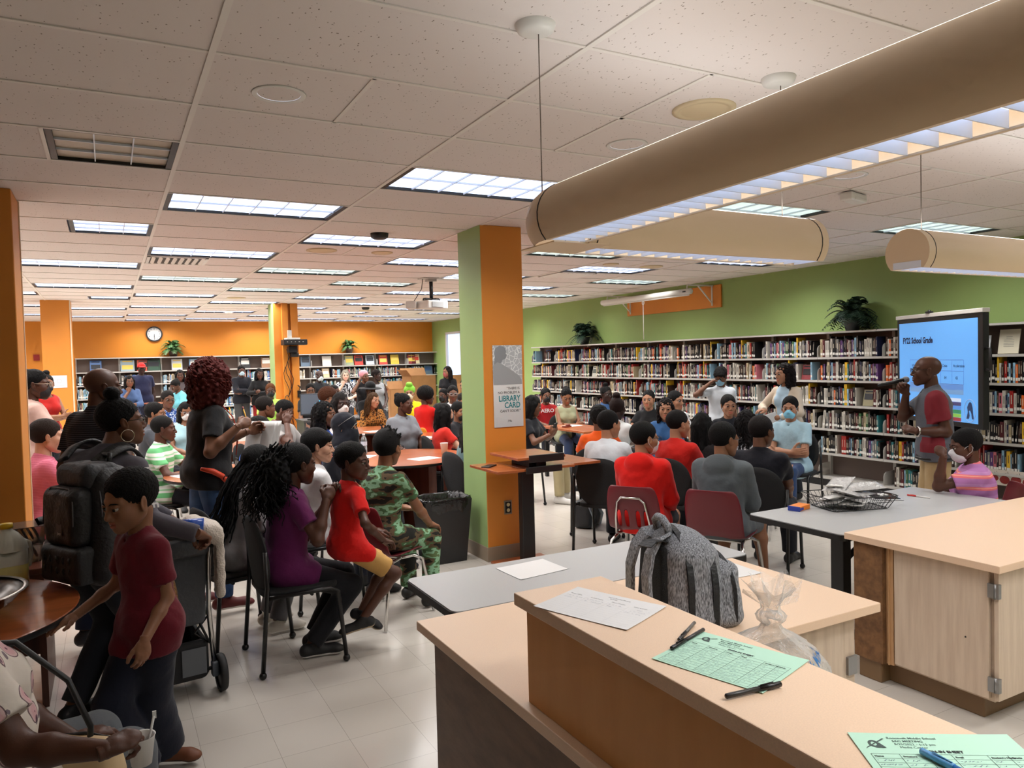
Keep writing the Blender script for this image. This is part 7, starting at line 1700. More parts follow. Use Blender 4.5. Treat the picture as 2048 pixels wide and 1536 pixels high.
# curls on the standing person
I = PK['curly']; q = MB(); rr = random.Random(12)
for i in range(520):
    a = rr.uniform(0, 2*pi); zz = rr.uniform(-.95, 1); d = Vector((cos(a)*math.sqrt(max(0, 1-zz*zz)), sin(a)*math.sqrt(max(0, 1-zz*zz)), zz)); p = Vector((d.x*.152, d.y*.142-.035, d.z*.162+.01))
    if p.y > .055 and abs(p.x) < .075 and p.z < .085: continue
    t1 = d.cross(Vector((.3, .2, 1))).normalized(); t2 = d.cross(t1); L = rr.uniform(.03, .05); dn = Vector((0, 0, -1)); pts = []
    for k in range(11): th = k*1.25; pts.append(p+dn*(L*(k/10-.3))+(t1*cos(th)+d*sin(th))*.0075+d*.004)
    q.tube(pts, .0040, 4)
I['on']('curls', q, HAIR((140, 44, 36)))
q = MB()
for sx in (-1,): pass
I = PK['backpacker']; q = MB(); q.tube([(.088, .004+.030*sin(a), -.062+.030*cos(a)) for a in [i*pi/10 for i in range(20)]], .0022, 6, closed=True); q.tube([(-.088, .004+.030*sin(a), -.062+.030*cos(a)) for a in [i*pi/10 for i in range(20)]], .0022, 6, closed=True); I['on']('hoop_earrings', q, mat('silver hoop', (214, 204, 190), .2, metal=.9))
# ---------------------------------------------------------------- clothing details
def on_body(I, name, mb, m_):
    return mb.build(name, m_, I['root'])
def proj_text(I, s_, size, org, ux, uz, off, m_, name='lettering', align='CENTER', bold=.001):
    """letters standing just proud of the cloth"""
    q = MB(); ux, uz, off = nrm(ux), nrm(uz), nrm(off); sub_text(q, s_, size, lambda v: tuple(np.array(org)+ux*v.x+uz*v.y+off*v.z), align, .0015, 1.0, bold); return on_body(I, name, q, m_)
I = PK['aero']; c = I['P0']+I['u']*.36*I['s']+I['fc']*(.132*I['s']+.012); proj_text(I, 'AERO', .085, c, -I['rc'], I['u'], I['fc'], mat('white print', (226, 224, 222), .7))
# sleeve letters
I = PK['backpacker']; a, b = I['SH']['R'], I['EL']['R']; d = nrm(b-a); cw = np.array([0, 0, CAM_Z])-I['world'](a); rz_ = I['root'].rotation_euler.z; cw = np.array([cos(rz_)*cw[0]+sin(rz_)*cw[1], -sin(rz_)*cw[0]+cos(rz_)*cw[1], cw[2]]); out = nrm(cw-d*(cw@d)); rq = nrm(np.cross(out, d)); out = nrm(out+rq*.35); rq = nrm(np.cross(out, d))
for i, ch_ in enumerate('LANIE'):
    q = MB(); org = a+d*(.05+.048*i)+out*(.070-.002*i); sub_text(q, ch_, .062, lambda v, org=org: tuple(org+d*v.x+rq*v.y+out*v.z), 'CENTER', .0015, 1.0, .0014); on_body(I, 'sleeve_letter', q, mat('white print', (226, 224, 222), .7))
# lanyard, badge and pouch on the standing person
I = PK['curly']; P0, u_, fc, rc, s_ = I['P0'], I['u'], I['fc'], I['rc'], I['s']
q = MB(); cx = P0+u_*.42*s_
q.tube([I['N']+rc*.06+fc*.06, P0+u_*.40*s_+fc*.150+rc*.045, P0+u_*.28*s_+fc*.205+rc*.02, P0+u_*.12*s_+fc*.20], .004, 6); q.tube([I['N']-rc*.06+fc*.06, P0+u_*.40*s_+fc*.150-rc*.045, P0+u_*.28*s_+fc*.205-rc*.0, P0+u_*.12*s_+fc*.20], .004, 6); on_body(I, 'lanyard', q, mat('orange lanyard', (206, 60, 40), .6))
q = MB(); R_ = Matrix(np.stack([rc, fc, u_], 1).tolist()); q.box(P0+u_*.04*s_+fc*.205, (.055, .006, .10), rot=R_); on_body(I, 'badge', q, mat('white badge', (214, 212, 208), .5)); q = MB(); q.box(P0+u_*.09*s_+fc*.206, (.06, .008, .02), rot=R_); on_body(I, 'badge_clip', q, M_BLACK)
q = MB(); b0 = P0+rc*.215*I['s']+u_*.0; pts = [b0-fc*.10+u_*.055, b0-fc*.02+u_*.035, b0+fc*.04+u_*.0, b0+fc*.07-u_*.03, b0+fc*.115-u_*.012, b0+fc*.10+u_*.01]
q.tube(pts, [.012, .020, .020, .024, .016, .010], 8); on_body(I, 'waist_pouch', q, mat('orange pouch', (216, 66, 30), .5))
# watch and belt on the speaker
I = PK['speaker']; w_ = I['WR']['L']; e_ = I['EL']['L']; d = nrm(w_-e_); t1 = nrm(np.cross(d, [0, 0, 1])); t2 = np.cross(d, t1); c = w_-d*.03
q = MB(); q.tube([tuple(c+(t1*cos(a)+t2*sin(a))*.0335) for a in [i*pi/9 for i in range(18)]], .007, 6, closed=True); q.ball(tuple(c+t2*.034+t1*.0), .014); on_body(I, 'watch', q, mat('steel watch', (206, 204, 200), .22, metal=.9))
q = MB(); N_ = 36; P0, u_, rc, fc = I['P0'], I['u'], I['rc'], I['fc']; q.tube([tuple(P0+u_*(-.075*I['s'])+rc*cos(2*pi*i/N_)*.186+fc*sin(2*pi*i/N_)*.150) for i in range(N_)], .015, 6, closed=True)
on_body(I, 'belt', q, M_BLACK)
# ---------------------------------------------------------------- held things
def wpt(I, k, along=0.0, palm=0.0, side=0.0):
    ps, pn, fd = I['HP'][k]; z_ = nrm(pn-fd*(pn@fd)); return I['world'](I['WR'][k]+fd*along+z_*palm+np.cross(fd, z_)*side)
def dirw(I, v): a = I['world'](np.array(v)); b = I['world'](np.zeros(3)); return nrm(a-b)
# microphone
I = PK['speaker']; hc = I['world'](I['HC']); mouth = I['world'](I['HC']+I['RH'] @ np.array([0, .125, -.062])); hand = wpt(I, 'R', .075, .035); ax = nrm(nrm(np.array([_r[0], _r[1], 0]))*.85+nrm(mouth-hand)*.35+np.array([0, 0, .02])); tail = mouth-ax*.27
t = empty('microphone', tuple(mouth), 0, 'black handheld microphone with silver head held at the mouth of the speaker', 'microphone'); L3 = lambda p: tuple(np.array(p)-mouth)
q = MB(); q.tube([L3(tail), L3(tail+ax*.05), L3(mouth-ax*.055)], [.012, .013, .019], 14); q.build('handle', M_BLACK, t)
q = MB(); q.ball(L3(mouth-ax*.028), .027, 18, 12); q.build('grille', mat('silver mic grille', (150, 152, 160), .4, metal=.6, bump=.8, bscale=400), t)
# papers and pencil of the standing person
I = PK['curly']; a = wpt(I, 'L', .09, .03); t = empty('held_papers', tuple(a), 0, 'sheaf of white papers held by the standing curly-haired person', 'paper'); vw = nrm(np.array([_r[0], _r[1], 0]))
for j in range(3):
    q = MB(); n = 8; vs = []
    for iz in range(n+1):
        for ix in range(n+1):
            uu, vv = ix/n, iz/n; p = vw*((uu-.35)*.21+.05*vv*-1-.02*j)+np.array([0, 0, 1])*(.05-.30*vv)+np.array([_f[0], _f[1], 0])*(.03*sin(uu*2+j)+.010*j-.04*vv*vv); vs.append(tuple(p))
    q.add(vs, [(iz*(n+1)+ix, iz*(n+1)+ix+1, (iz+1)*(n+1)+ix+1, (iz+1)*(n+1)+ix) for iz in range(n) for ix in range(n)], True); o = q.build('sheet', M_PAPER, t); sm = o.modifiers.new('s', 'SOLIDIFY'); sm.thickness = .0006
a = wpt(I, 'R', .08, .03); t = empty('pencil', tuple(a), 0, 'yellow pencil held upright by the standing curly-haired person', 'pencil'); up = np.array([0, 0, 1])*.93-vw*.25
q = MB(); q.tube([tuple(-up*.05), tuple(up*.10)], .004, 6); q.build('shaft', mat('yellow pencil', (224, 168, 50), .4), t); q = MB(); q.tube([tuple(up*.10), tuple(up*.118)], .0042, 8); q.build('eraser', mat('pink eraser', (200, 120, 120), .6), t)
# cup of the seated foreground person
I = PK['cupwoman']; a = wpt(I, 'R', .085, .045); t = empty('paper_cup', (a[0], a[1], a[2]-.05), 0, 'white cup with a spoon held by the person in the paisley blouse', 'cup')
q = MB(); q.lathe([(0, 0), (.026, 0), (.036, .075), (.038, .078), (.034, .076), (.025, .006), (0, .006)], n=28); q.build('cup', mat('white cup', (224, 220, 214), .5), t)
q = MB(); q.tube([(.01, 0, .02), (.035, .0, .125)], .0035, 6); q.box((.036, 0, .128), (.010, .004, .02)); q.build('spoon', mat('white plastic', (226, 224, 220), .3), t)
def cup(x, y, z, label, r=.038, h_=.10, m_=None, tilt=None, nm='cup'):
    q = MB(); q.lathe([(0, 0), (r*.72, 0), (r, h_), (r*1.05, h_+.002), (r*.96, h_), (r*.68, .005), (0, .005)], n=24); o = q.build(nm, m_ or mat('white cup', (224, 220, 214), .5), loc=(x, y, z)); tag(o, label, 'cup')
    if tilt: o.rotation_euler = tilt
    return o
cup(3.10, 7.30, .74, 'white foam cup on the round table left of the centre pillar', .042, .12); a = wpt(PK['cupboy'], 'L', .08, .05); cup(a[0], a[1], a[2]-.05, 'white foam cup held by the boy in the light grey shirt', .045, .15, tilt=(.3, -.4, 0))
a = wpt(PK['cup2'], 'L', .08, .05); cup(a[0], a[1], a[2]-.05, 'small white cup held by the person in the black T-shirt', .04, .09)
a = wpt(PK['phone'], 'R', .09, .02); q = MB(); q.box((0, 0, 0), (.07, .010, .14), rot=Matrix.Rotation(.5, 3, 'X') @ Matrix.Rotation(.4, 3, 'Z')); tag(q.build('held_phone', M_BLACK, bevel=.004, loc=tuple(a)), 'phone held up by the long-haired person in khaki trousers', 'phone')
a = wpt(PK['cardigan'], 'L', .10, .02); t = empty('held_papers', tuple(a), 0, 'white paper sheets held by the person in the beige cardigan', 'paper')
q = MB(); q.box((-.03, -.02, -.08), (.22, .004, .29), rot=Matrix.Rotation(-.35, 3, 'Y') @ Matrix.Rotation(-.5, 3, 'Z')); q.build('sheet', M_PAPER, t)
def bottle(x, y, z, label, h_=.21, r=.032):
    t = empty('water_bottle', (x, y, z), 0, label, 'bottle'); q = MB(); q.lathe([(0, .002), (r*.9, 0), (r, .01), (r, h_*.38), (r*.93, h_*.42), (r, h_*.46), (r, h_*.66), (r*.85, h_*.78), (.014, h_*.90), (.014, h_*.94)], n=24); q.build('bottle', mat('clear bottle plastic', (214, 224, 230), .08, trans=.9, spec=.5), t)
    q = MB(); q.lathe([(0, h_*1.0), (.015, h_), (.015, h_*.93), (0, h_*.93)], n=20); q.build('cap', mat('white cap', (226, 226, 226), .4), t); q = MB(); q.lathe([(r*1.01, h_*.42), (r*1.01, h_*.62)], n=24); q.build('bottle_label', mat('pale bottle label', (190, 200, 214), .5), t)
bottle(2.42, 7.92, .74, 'clear water bottle on the round table beside the black veil', .22, .034); bottle(3.15, 10.9, .74, 'clear water bottle in front of the leopard-print top'); bottle(-.78, 4.78, .74, 'clear water bottle at the left edge behind the juice jug', .24, .036)
def flat_paper(x, y, z, a, label):
    q = MB(); q.box((0, 0, .0012), (.279, .216, .0016), rz=a); tag(q.build('paper', M_PAPER, loc=(x, y, z)), label, 'paper')
flat_paper(2.80, 7.12, .74, .25, 'white sheet on the round table beside the foam cup'); flat_paper(3.35, 10.40, .74, .2, 'white sheet near the elbows of the leopard-print top'); flat_paper(3.60, 9.05, .74, .5, 'white sheet on the table by the grey polo shirt'); flat_paper(3.92, 9.10, .74, -.1, 'second white sheet on the table by the grey polo shirt')
flat_paper(1.70, 9.35, .74, .1, 'white sheet in front of the person with clasped hands'); flat_paper(.62, 7.45, .74, .3, 'white sheet in front of the green striped polo'); flat_paper(5.90, 9.15, .74, .3, 'white papers on the rectangular table near the shelves'); flat_paper(2.32, 7.66, .74, .9, 'white sheet beside the water bottle and black veil')
q = MB(); q.box((0, 0, .012), (.14, .07, .02)); q.ball((.03, 0, .03), (.05, .03, .015)); tag(q.build('snack_wrapper', mat('brown snack wrapper', (110, 44, 30), .35), loc=(5.72, 9.0, .74), rz=.4), 'brown snack wrapper on the rectangular table near the shelves', 'wrapper')
# green centrepiece on the high table
q = MB(); rr = random.Random(2)
for i in range(40): q.ball((rr.uniform(-.28, .28), rr.uniform(-.12, .12), rr.uniform(.03, .17)), rr.uniform(.03, .055), 8, 5)
tag(q.build('centrepiece', mat('pale green leaves', (150, 176, 140), .7, var=.4, vscale=20), loc=(5.1, 17.5, 1.0)), 'pale green leafy centrepiece on the far high table', 'centrepiece')
# ---------------------------------------------------------------- computer desk by the middle pillar
t = empty('computer_monitor', (3.02, 12.6, .80), -.15, 'grey computer monitor glowing with a blue window logo beside the middle pillar', 'monitor')
q = MB(); q.box((0, 0, .26), (.46, .04, .36)); q.build('bezel', mat('silver bezel', (60, 64, 70), .4), t, bevel=.006); q = MB(); q.box((0, -.021, .265), (.43, .003, .32)); q.build('display', mat('dim grey display', (88, 96, 108), .3, emit=.25), t)
q = MB(); q.box((.13, -.024, .27), (.10, .002, .10)); q.box((.06, -.0235, .27), (.10, .002, .02)); q.build('window_logo', mat('glowing blue logo', (70, 190, 250), .3, emit=1.0), t)
q = MB(); q.box((0, .02, .05), (.06, .04, .12)); q.box((0, .02, .01), (.24, .18, .02)); q.build('stand', M_BLACK, t)
t = empty('computer_desk', (3.35, 12.75, 0), 0, 'dark computer desk behind the orange middle pillar area', 'desk'); q = MB(); q.box((0, 0, .785), (1.1, .6, .03)); q.build('desktop', mat('dark grey laminate', (70, 68, 68), .5), t)
for x in (-.52, .52): q = MB(); q.box((x, 0, .385), (.03, .56, .77)); q.build('side_panel', mat('dark grey laminate', (70, 68, 68), .5), t)
t = empty('office_chair', (2.85, 11.6, 0), .3, 'grey curved office chair beside the dreadlocked person in blue', 'chair'); q = MB(); q.ball((0, 0, .48), (.25, .25, .05), 18, 8); q.build('seat', mat('grey vinyl', (72, 76, 82), .5), t)
q = MB(); q.ball((-.02, -.22, .74), (.25, .06, .22), 18, 10); q.build('backrest', mat('grey vinyl', (72, 76, 82), .5), t)
q = MB(); q.cyl((0, 0, .08), (0, 0, .45), .03); q.build('column', M_BLACK, t)
for i in range(5): q = MB(); q.tube([(0, 0, .10), (.28*cos(i*2*pi/5), .28*sin(i*2*pi/5), .06)], .02, 8); q.ball((.28*cos(i*2*pi/5), .28*sin(i*2*pi/5), .03), .03); q.build('leg', M_BLACK, t)
q = MB(); q.box((0, 0, .40), (.62, .50, .06)); q.box((0, 0, .19), (.56, .44, .38)); tag(q.build('white_cabinet', M_WHITE, bevel=.01, loc=(1.95, 11.9, .42)), 'white plastic cabinet top between the glasses wearer and lime polo', 'cabinet')
# cardboard boxes near the green corner
M_CARD = mat('brown cardboard', (158, 112, 68), .8, var=.08, vscale=8)
for i, (x, y, z, sx, sy, sz, rz, lab) in enumerate(((7.35, 18.9, 0, .75, .5, 1.35, .15, 'tall open brown cardboard box by the far corner shelves'), (6.6, 18.6, 0, .4, .45, 1.02, -.2, 'smaller brown cardboard box beside the tall cardboard box'), (8.05, 17.6, 0, .4, .4, 1.15, .1, 'brown cardboard box at the green wall below the window'))):
    t = empty('cardboard_box', (x, y, z), rz, lab, 'box'); q = MB(); q.bx(-sx/2, sx/2, -sy/2, -sy/2+.01, 0, sz); q.bx(-sx/2, sx/2, sy/2-.01, sy/2, 0, sz); q.bx(-sx/2, -sx/2+.01, -sy/2, sy/2, 0, sz); q.bx(sx/2-.01, sx/2, -sy/2, sy/2, 0, sz); q.bx(-sx/2, sx/2, -sy/2, sy/2, 0, .01); q.build('box', M_CARD, t)
    q = MB(); q.box((0, sy/2+.06, sz+.10), (sx, .008, .24), rot=Matrix.Rotation(-.5, 3, 'X')); q.build('flap', M_CARD, t); q = MB(); q.box((-sx/2-.07, 0, sz+.08), (.008, sy, .22), rot=Matrix.Rotation(-.7, 3, 'Y')); q.build('flap', M_CARD, t)
t = empty('shopping_bag', (5.95, 13.3, .74), .2, 'cream shopping bag with dark handles on the far round table', 'bag'); q = MB(); q.box((0, 0, .13), (.32, .12, .26)); q.build('bag', mat('cream paper bag', (226, 212, 176), .7), t); q = MB(); q.tube([(-.07, -.065, .24), (-.06, -.07, .16), (0, -.07, .13), (.06, -.07, .16), (.07, -.065, .24)], .008, 6); q.build('handle', M_BLACK, t)
t['label'] = 'cream shopping bag with dark curved handle behind the boy in the red polo'
t = empty('shopping_bag_table', (5.95, 13.3, 0), 0, 'small cherry table under the cream shopping bag', 'table'); q = MB(); q.box((0, 0, .725), (.7, .5, .03)); q.build('tabletop', M_CHERRY, t); q = MB(); q.box((0, 0, .355), (.06, .06, .71)); q.build('leg', M_BLACK, t); t.name = 'side_table.001'
# ---------------------------------------------------------------- snack table
t = empty('mixing_bowl', (-.60, 3.68, .74), 0, 'large dark steel mixing bowl on the round table at the left edge', 'bowl'); t.scale = (1, 1, .66)
q = MB(); q.lathe([(0, .002), (.10, 0), (.17, .03), (.23, .09), (.262, .150), (.272, .155), (.262, .158), (.22, .095), (.16, .036), (0, .008)], n=48); q.build('bowl', mat('brushed dark steel', (66, 58, 52), .25, metal=.85), t)
q = MB(); q.lathe([(.258, .152), (.276, .154), (.276, .160), (.258, .160)], n=48); q.build('rim', mat('bright steel', (190, 184, 176), .25, metal=.8), t)
t = empty('juice_jug', (-.44, 4.13, .74), .2, 'white plastic jug of pale yellow juice with a yellow cap', 'jug')
q = MB(); q.prism(rrect(.15, .15, .035, 5), 0, .17, True); o = q.build('body', mat('cloudy jug plastic', (222, 220, 206), .3, trans=.1), t)
q = MB(); q.lathe([(.085, .17), (.078, .20), (.045, .245), (.024, .262), (.024, .28)], n=28); q.build('shoulder', MATS['cloudy jug plastic'], t)
q = MB(); q.prism(rrect(.152, .152, .035, 5), .01, .105, True); q.build('juice_level', mat('yellow juice', (214, 200, 120), .3), t)
q = MB(); q.lathe([(0, .292), (.026, .292), (.028, .27), (0, .27)], n=24); q.build('cap', mat('yellow cap', (228, 186, 30), .4), t)
q = MB(); q.tube([(.05, 0, .21), (.085, 0, .19), (.09, 0, .12), (.078, 0, .08)], .012, 8); q.build('handle', MATS['cloudy jug plastic'], t)
M_CLEAR = mat('clear clamshell', (226, 222, 214), .08, trans=.9); M_COOKIE = mat('baked cookie', (160, 100, 52), .8, bump=.6, bscale=80)
for k, (x, y, z, lab) in enumerate(((-.47, 4.66, .741, 'lower clear clamshell of cookies on the dark side table'), (-.46, 4.66, .835, 'upper clear clamshell of cookies on the dark side table'))):
    t = empty('cookie_box', (x, y, z), .1+.06*k, lab, 'food box'); q = MB(); shell_box(q, .12, .09, .13, .10, .088, .002); q.build('clamshell', M_CLEAR, t); q = MB(); q.box((0, 0, .089), (.262, .202, .003)); q.build('lid', M_CLEAR, t)
    for i in range(8): q = MB(); st_ = len(q.v); q.lathe([(0, -.006), (.036, -.005), (.038, 0), (.034, .006), (0, .009)], n=16); Rm = Matrix.Rotation(1.15, 3, 'Y'); q.xf(lambda p: Rm @ p+Vector((-.085+.025*i, .0, .042))); q.build('cookie', M_COOKIE, t)
rr = random.Random(6)
for i, (x, y, c, lab) in enumerate(((-.62, 4.95, (50, 90, 170), 'blue snack packet on the side table by the pillar'), (-.48, 4.98, (150, 50, 40), 'red snack packet on the side table by the pillar'), (-.68, 4.62, (170, 50, 36), 'red condiment packet behind the juice jug'))):
    q = MB(); n = 10; vs = []
    for sg in (1, -1):
        for jj in range(n+1):
            for ii in range(n+1): a_, b_ = -1+2*ii/n, -1+2*jj/n; vs.append((a_*.08, b_*.05, .03+sg*.022*(1-a_**4)*(1-b_**2)))
    m1 = (n+1)**2; fs = [(jj*(n+1)+ii, jj*(n+1)+ii+1, (jj+1)*(n+1)+ii+1, (jj+1)*(n+1)+ii) for jj in range(n) for ii in range(n)]; fs += [tuple(m1+k for k in f[::-1]) for f in fs]; q.add(vs, fs, True)
    tag(q.build('snack_packet', mat('packet_%d' % i, c, .3, bump=.6, bscale=60), loc=(x, y, .741), rz=.5*i), lab, 'snack')
# ---------------------------------------------------------------- bags and the stroller
def rbox(F, c, r, rad, R=None, k=.02, mode='u', taper=0.0):
    c = np.array(c, float); r = np.array(r, float)
    def fn(X, Y, Z):
        px, py, pz = X-c[0], Y-c[1], Z-c[2]
        if R is not None: px, py, pz = (px*R[0, 0]+py*R[1, 0]+pz*R[2, 0], px*R[0, 1]+py*R[1, 1]+pz*R[2, 1], px*R[0, 2]+py*R[1, 2]+pz*R[2, 2])
        sc = 1-taper*np.clip(pz/r[2], -1, 1); qx, qy, qz = np.abs(px)-(r[0]*sc-rad), np.abs(py)-(r[1]*sc-rad), np.abs(pz)-(r[2]-rad)
        return np.sqrt(np.maximum(qx, 0)**2+np.maximum(qy, 0)**2+np.maximum(qz, 0)**2)+np.minimum(np.maximum(qx, np.maximum(qy, qz)), 0)-rad
    m = np.linalg.norm(r) if R is not None else r*1.2; F.op(fn, c-m, c+m, k, mode)
def sdf_obj(name, parent, m_, fn, lo, hi, h=.006):
    F = Field(lo, hi, h); fn(F); V, Q = F.mesh(); V = smooth_mesh(V, Q, 1); return mesh_np(name, V, Q, m_, None, True, parent)
I = PK['backpacker']; c = I['world'](I['P0']+I['u']*.26*I['s']-I['fc']*.17+I['rc']*.10); hd = I['root'].rotation_euler.z
M_NYL = mat('black nylon', (24, 25, 28), .55, bump=.5, bscale=60); M_NYL2 = mat('charcoal nylon', (40, 42, 46), .6, bump=.4, bscale=60)
t = empty('backpack', (c[0], c[1], c[2]-.13), hd+pi, 'large black backpack with a square badge worn on the back of the charcoal top', 'backpack')
sdf_obj('body', t, M_NYL, lambda F: (rbox(F, (0, -.02, 0), (.19, .115, .27), .07, taper=.16), F.lumps(.004, 30, 1)), (-.26, -.20, -.32), (.26, .16, .32))
sdf_obj('front_pocket', t, M_NYL, lambda F: (rbox(F, (0, .115, .05), (.135, .055, .135), .045), F.lumps(.003, 40, 2)), (-.19, .03, -.13), (.19, .21, .22))
sdf_obj('lower_pocket', t, M_NYL2, lambda F: (rbox(F, (0, .115, -.165), (.155, .060, .085), .03), F.lumps(.003, 40, 3)), (-.20, .03, -.28), (.20, .21, -.05))
sdf_obj('top_flap', t, M_NYL2, lambda F: (rbox(F, (0, .02, .225), (.13, .09, .06), .045), F.lumps(.004, 40, 4)), (-.18, -.1, .13), (.18, .16, .32))
q = MB(); q.tube([(-.04, -.06, .27), (-.035, -.07, .31), (.035, -.07, .31), (.04, -.06, .27)], .012, 8); q.build('handle', M_NYL, t)
q = MB(); q.tube([(-.12, .165, .02), (-.115, .16, .13), (-.07, .15, .185), (.07, .15, .185), (.115, .16, .13), (.12, .165, .02)], .003, 6); q.tube([(-.165, .06, -.2), (-.17, .06, .1), (-.13, .05, .24)], .003, 6); q.tube([(.165, .06, -.2), (.17, .06, .1), (.13, .05, .24)], .003, 6); q.build('zipper', mat('grey zipper', (90, 92, 98), .4), t)
q = MB(); q.box((-.02, .170, .0), (.042, .004, .052)); q.build('badge', mat('dark badge', (52, 52, 56), .4), t); q = MB(); sub_text(q, 'Jeep', .016, lambda v: (-.02-v.x, .1725+v.z, -.022+v.y), 'CENTER', bold=.0004); q.build('badge_lettering', mat('pale grey print', (170, 170, 172), .5), t)
q = MB()
for r_ in range(2):
    for i in range(5): q.tube([(-.10+.05*i, .178, -.12-.05*r_), (-.10+.05*i, .182, -.135-.05*r_), (-.10+.05*i, .178, -.15-.05*r_)], .004, 5)
q.build('webbing_loops', M_NYL2, t)
# shoulder straps follow the body of the wearer
def strap(I, sg, name, m_, r=(.030, .008)):
    P0, u_, rc, fc, s_ = I['P0'], I['u'], I['rc'], I['fc'], I['s']; sh = P0+u_*.43*s_+rc*sg*.105*s_
    pts = [P0+u_*.40*s_-fc*.19+rc*sg*.09, sh-fc*.115+u_*.05, sh-fc*.03+u_*.085, sh+fc*.05+u_*.072, sh+fc*.115+u_*.01+rc*sg*.02, P0+u_*.26*s_+fc*.155+rc*sg*.16, P0+u_*.16*s_+fc*.06+rc*sg*.205, P0+u_*.10*s_-fc*.12+rc*sg*.19]
    q = MB(); n = len(pts); D = 6; P = []
    for i in range(n-1):
        for k in range(D): a = k/D; p0, p1, p2, p3 = pts[max(i-1, 0)], pts[i], pts[i+1], pts[min(i+2, n-1)]; P.append(.5*((2*p1)+(-p0+p2)*a+(2*p0-5*p1+4*p2-p3)*a*a+(-p0+3*p1-3*p2+p3)*a**3))
    P.append(pts[-1]); ctr = P0+u_*.28*s_; vs = []
    for i, p in enumerate(P):
        tg = nrm(P[min(i+1, len(P)-1)]-P[max(i-1, 0)]); o_ = p-ctr; o_ = nrm(o_-tg*(o_@tg)); w_ = np.cross(tg, o_); w2 = r[0]*(1 if i < len(P)*.6 else .6)
        vs += [tuple(p+w_*w2+o_*r[1]), tuple(p-w_*w2+o_*r[1]), tuple(p-w_*w2-o_*r[1]), tuple(p+w_*w2-o_*r[1])]
    q.add(vs, [(i*4+k, i*4+(k+1) % 4, (i+1)*4+(k+1) % 4, (i+1)*4+k) for i in range(len(P)-1) for k in range(4)]+[(3, 2, 1, 0)], True)
    wv = [I['world'](np.array(v)) for v in q.v]; return q, wv
for sg in (1, -1):
    q, wv = strap(I, sg, 'strap', M_NYL); q.v = [tuple(v) for v in wv]; o = q.build('shoulder_strap', M_NYL); o.parent = t; o.matrix_parent_inverse = (Matrix.Translation(t.location) @ Matrix.Rotation(t.rotation_euler.z, 4, 'Z')).inverted()
# handbag and strap of the paisley blouse
I = PK['cupwoman']; P0, u_, rc, fc, s_ = I['P0'], I['u'], I['rc'], I['fc'], I['s']; c = I['world'](P0+fc*.24+rc*.17+u_*.0)
t = empty('handbag', (c[0], c[1], c[2]), I['root'].rotation_euler.z+.5, 'beige handbag with a black strap in the lap of the paisley blouse', 'bag')
sdf_obj('bag', t, mat('beige leather', (206, 178, 136), .5), lambda F: (rbox(F, (0, 0, 0), (.12, .05, .07), .04, taper=.1), F.lumps(.004, 35, 1)), (-.22, -.12, -.15), (.22, .12, .15)); q = MB(); q.tube([(-.11, .0, .04), (-.10, .015, .06), (.0, .02, .072), (.10, .015, .06), (.11, 0, .04)], .005, 8); q.build('piping', M_BLACK, t)
wI = lambda p: tuple(I['world'](np.array(p))-c)
q = MB(); R90 = Matrix.Rotation(-(I['root'].rotation_euler.z+.5), 3, 'Z')
q.tube([tuple(R90 @ Vector(wI(p))) for p in (P0+u_*.46*s_+rc*.02-fc*.02, P0+u_*.40*s_+fc*.16+rc*.06, P0+u_*.25*s_+fc*.25+rc*.14, P0+u_*.10*s_+fc*.27+rc*.19, P0+u_*.04+fc*.26+rc*.19)], .009, 8); q.build('strap', M_BLACK, t)
# grey backpack on the low counter
M_HEATH = bpy.data.materials.new('heather grey fabric'); M_HEATH.use_nodes = True; nt = M_HEATH.node_tree; b = nt.nodes['Principled BSDF']; b.inputs['Roughness'].default_value = .85
tc = node(nt, 'ShaderNodeTexCoord'); mp = node(nt, 'ShaderNodeMapping'); mp.inputs['Scale'].default_value = (160, 160, 26); n_ = node(nt, 'ShaderNodeTexNoise'); n_.inputs['Scale'].default_value = 2.2; n_.inputs['Detail'].default_value = 3
nt.links.new(tc.outputs['Object'], mp.inputs[0]); nt.links.new(mp.outputs[0], n_.inputs['Vector']); cc = ramp(nt, n_.outputs[0], [(.34, (66, 67, 70)), (.50, (128, 130, 134)), (.66, (170, 172, 178))], False); nt.links.new(cc, b.inputs['Base Color'])
t = empty('backpack', (1.80, 2.12, .762), -radians(107), 'heather grey backpack with black zips standing on the low peach counter', 'backpack')   # +Y of the pack points to its front pocket
t.rotation_euler = (radians(-2), 0, -radians(107)); t.scale = (1.08, 1.12, .93)
sdf_obj('body', t, M_HEATH, lambda F: (rbox(F, (0, .02, .16), (.150, .095, .175), .07, taper=.12), F.ell((0, .0, .285), (.118, .075, .085), k=.06), F.lumps(.003, 35, 2)), (-.20, -.14, -.03), (.20, .20, .42), .005)
sdf_obj('front_pocket', t, M_HEATH, lambda F: (rbox(F, (0, .130, .125), (.125, .055, .125), .045, taper=.15), F.lumps(.003, 40, 3)), (-.17, .04, -.02), (.17, .22, .28), .005)
sdf_obj('mesh_back_panel', t, mat('black mesh', (16, 16, 17), .8, bump=1.0, bscale=300), lambda F: (rbox(F, (0, -.078, .165), (.105, .014, .145), .013, taper=.1),), (-.15, -.12, .0), (.15, -.03, .34), .004)
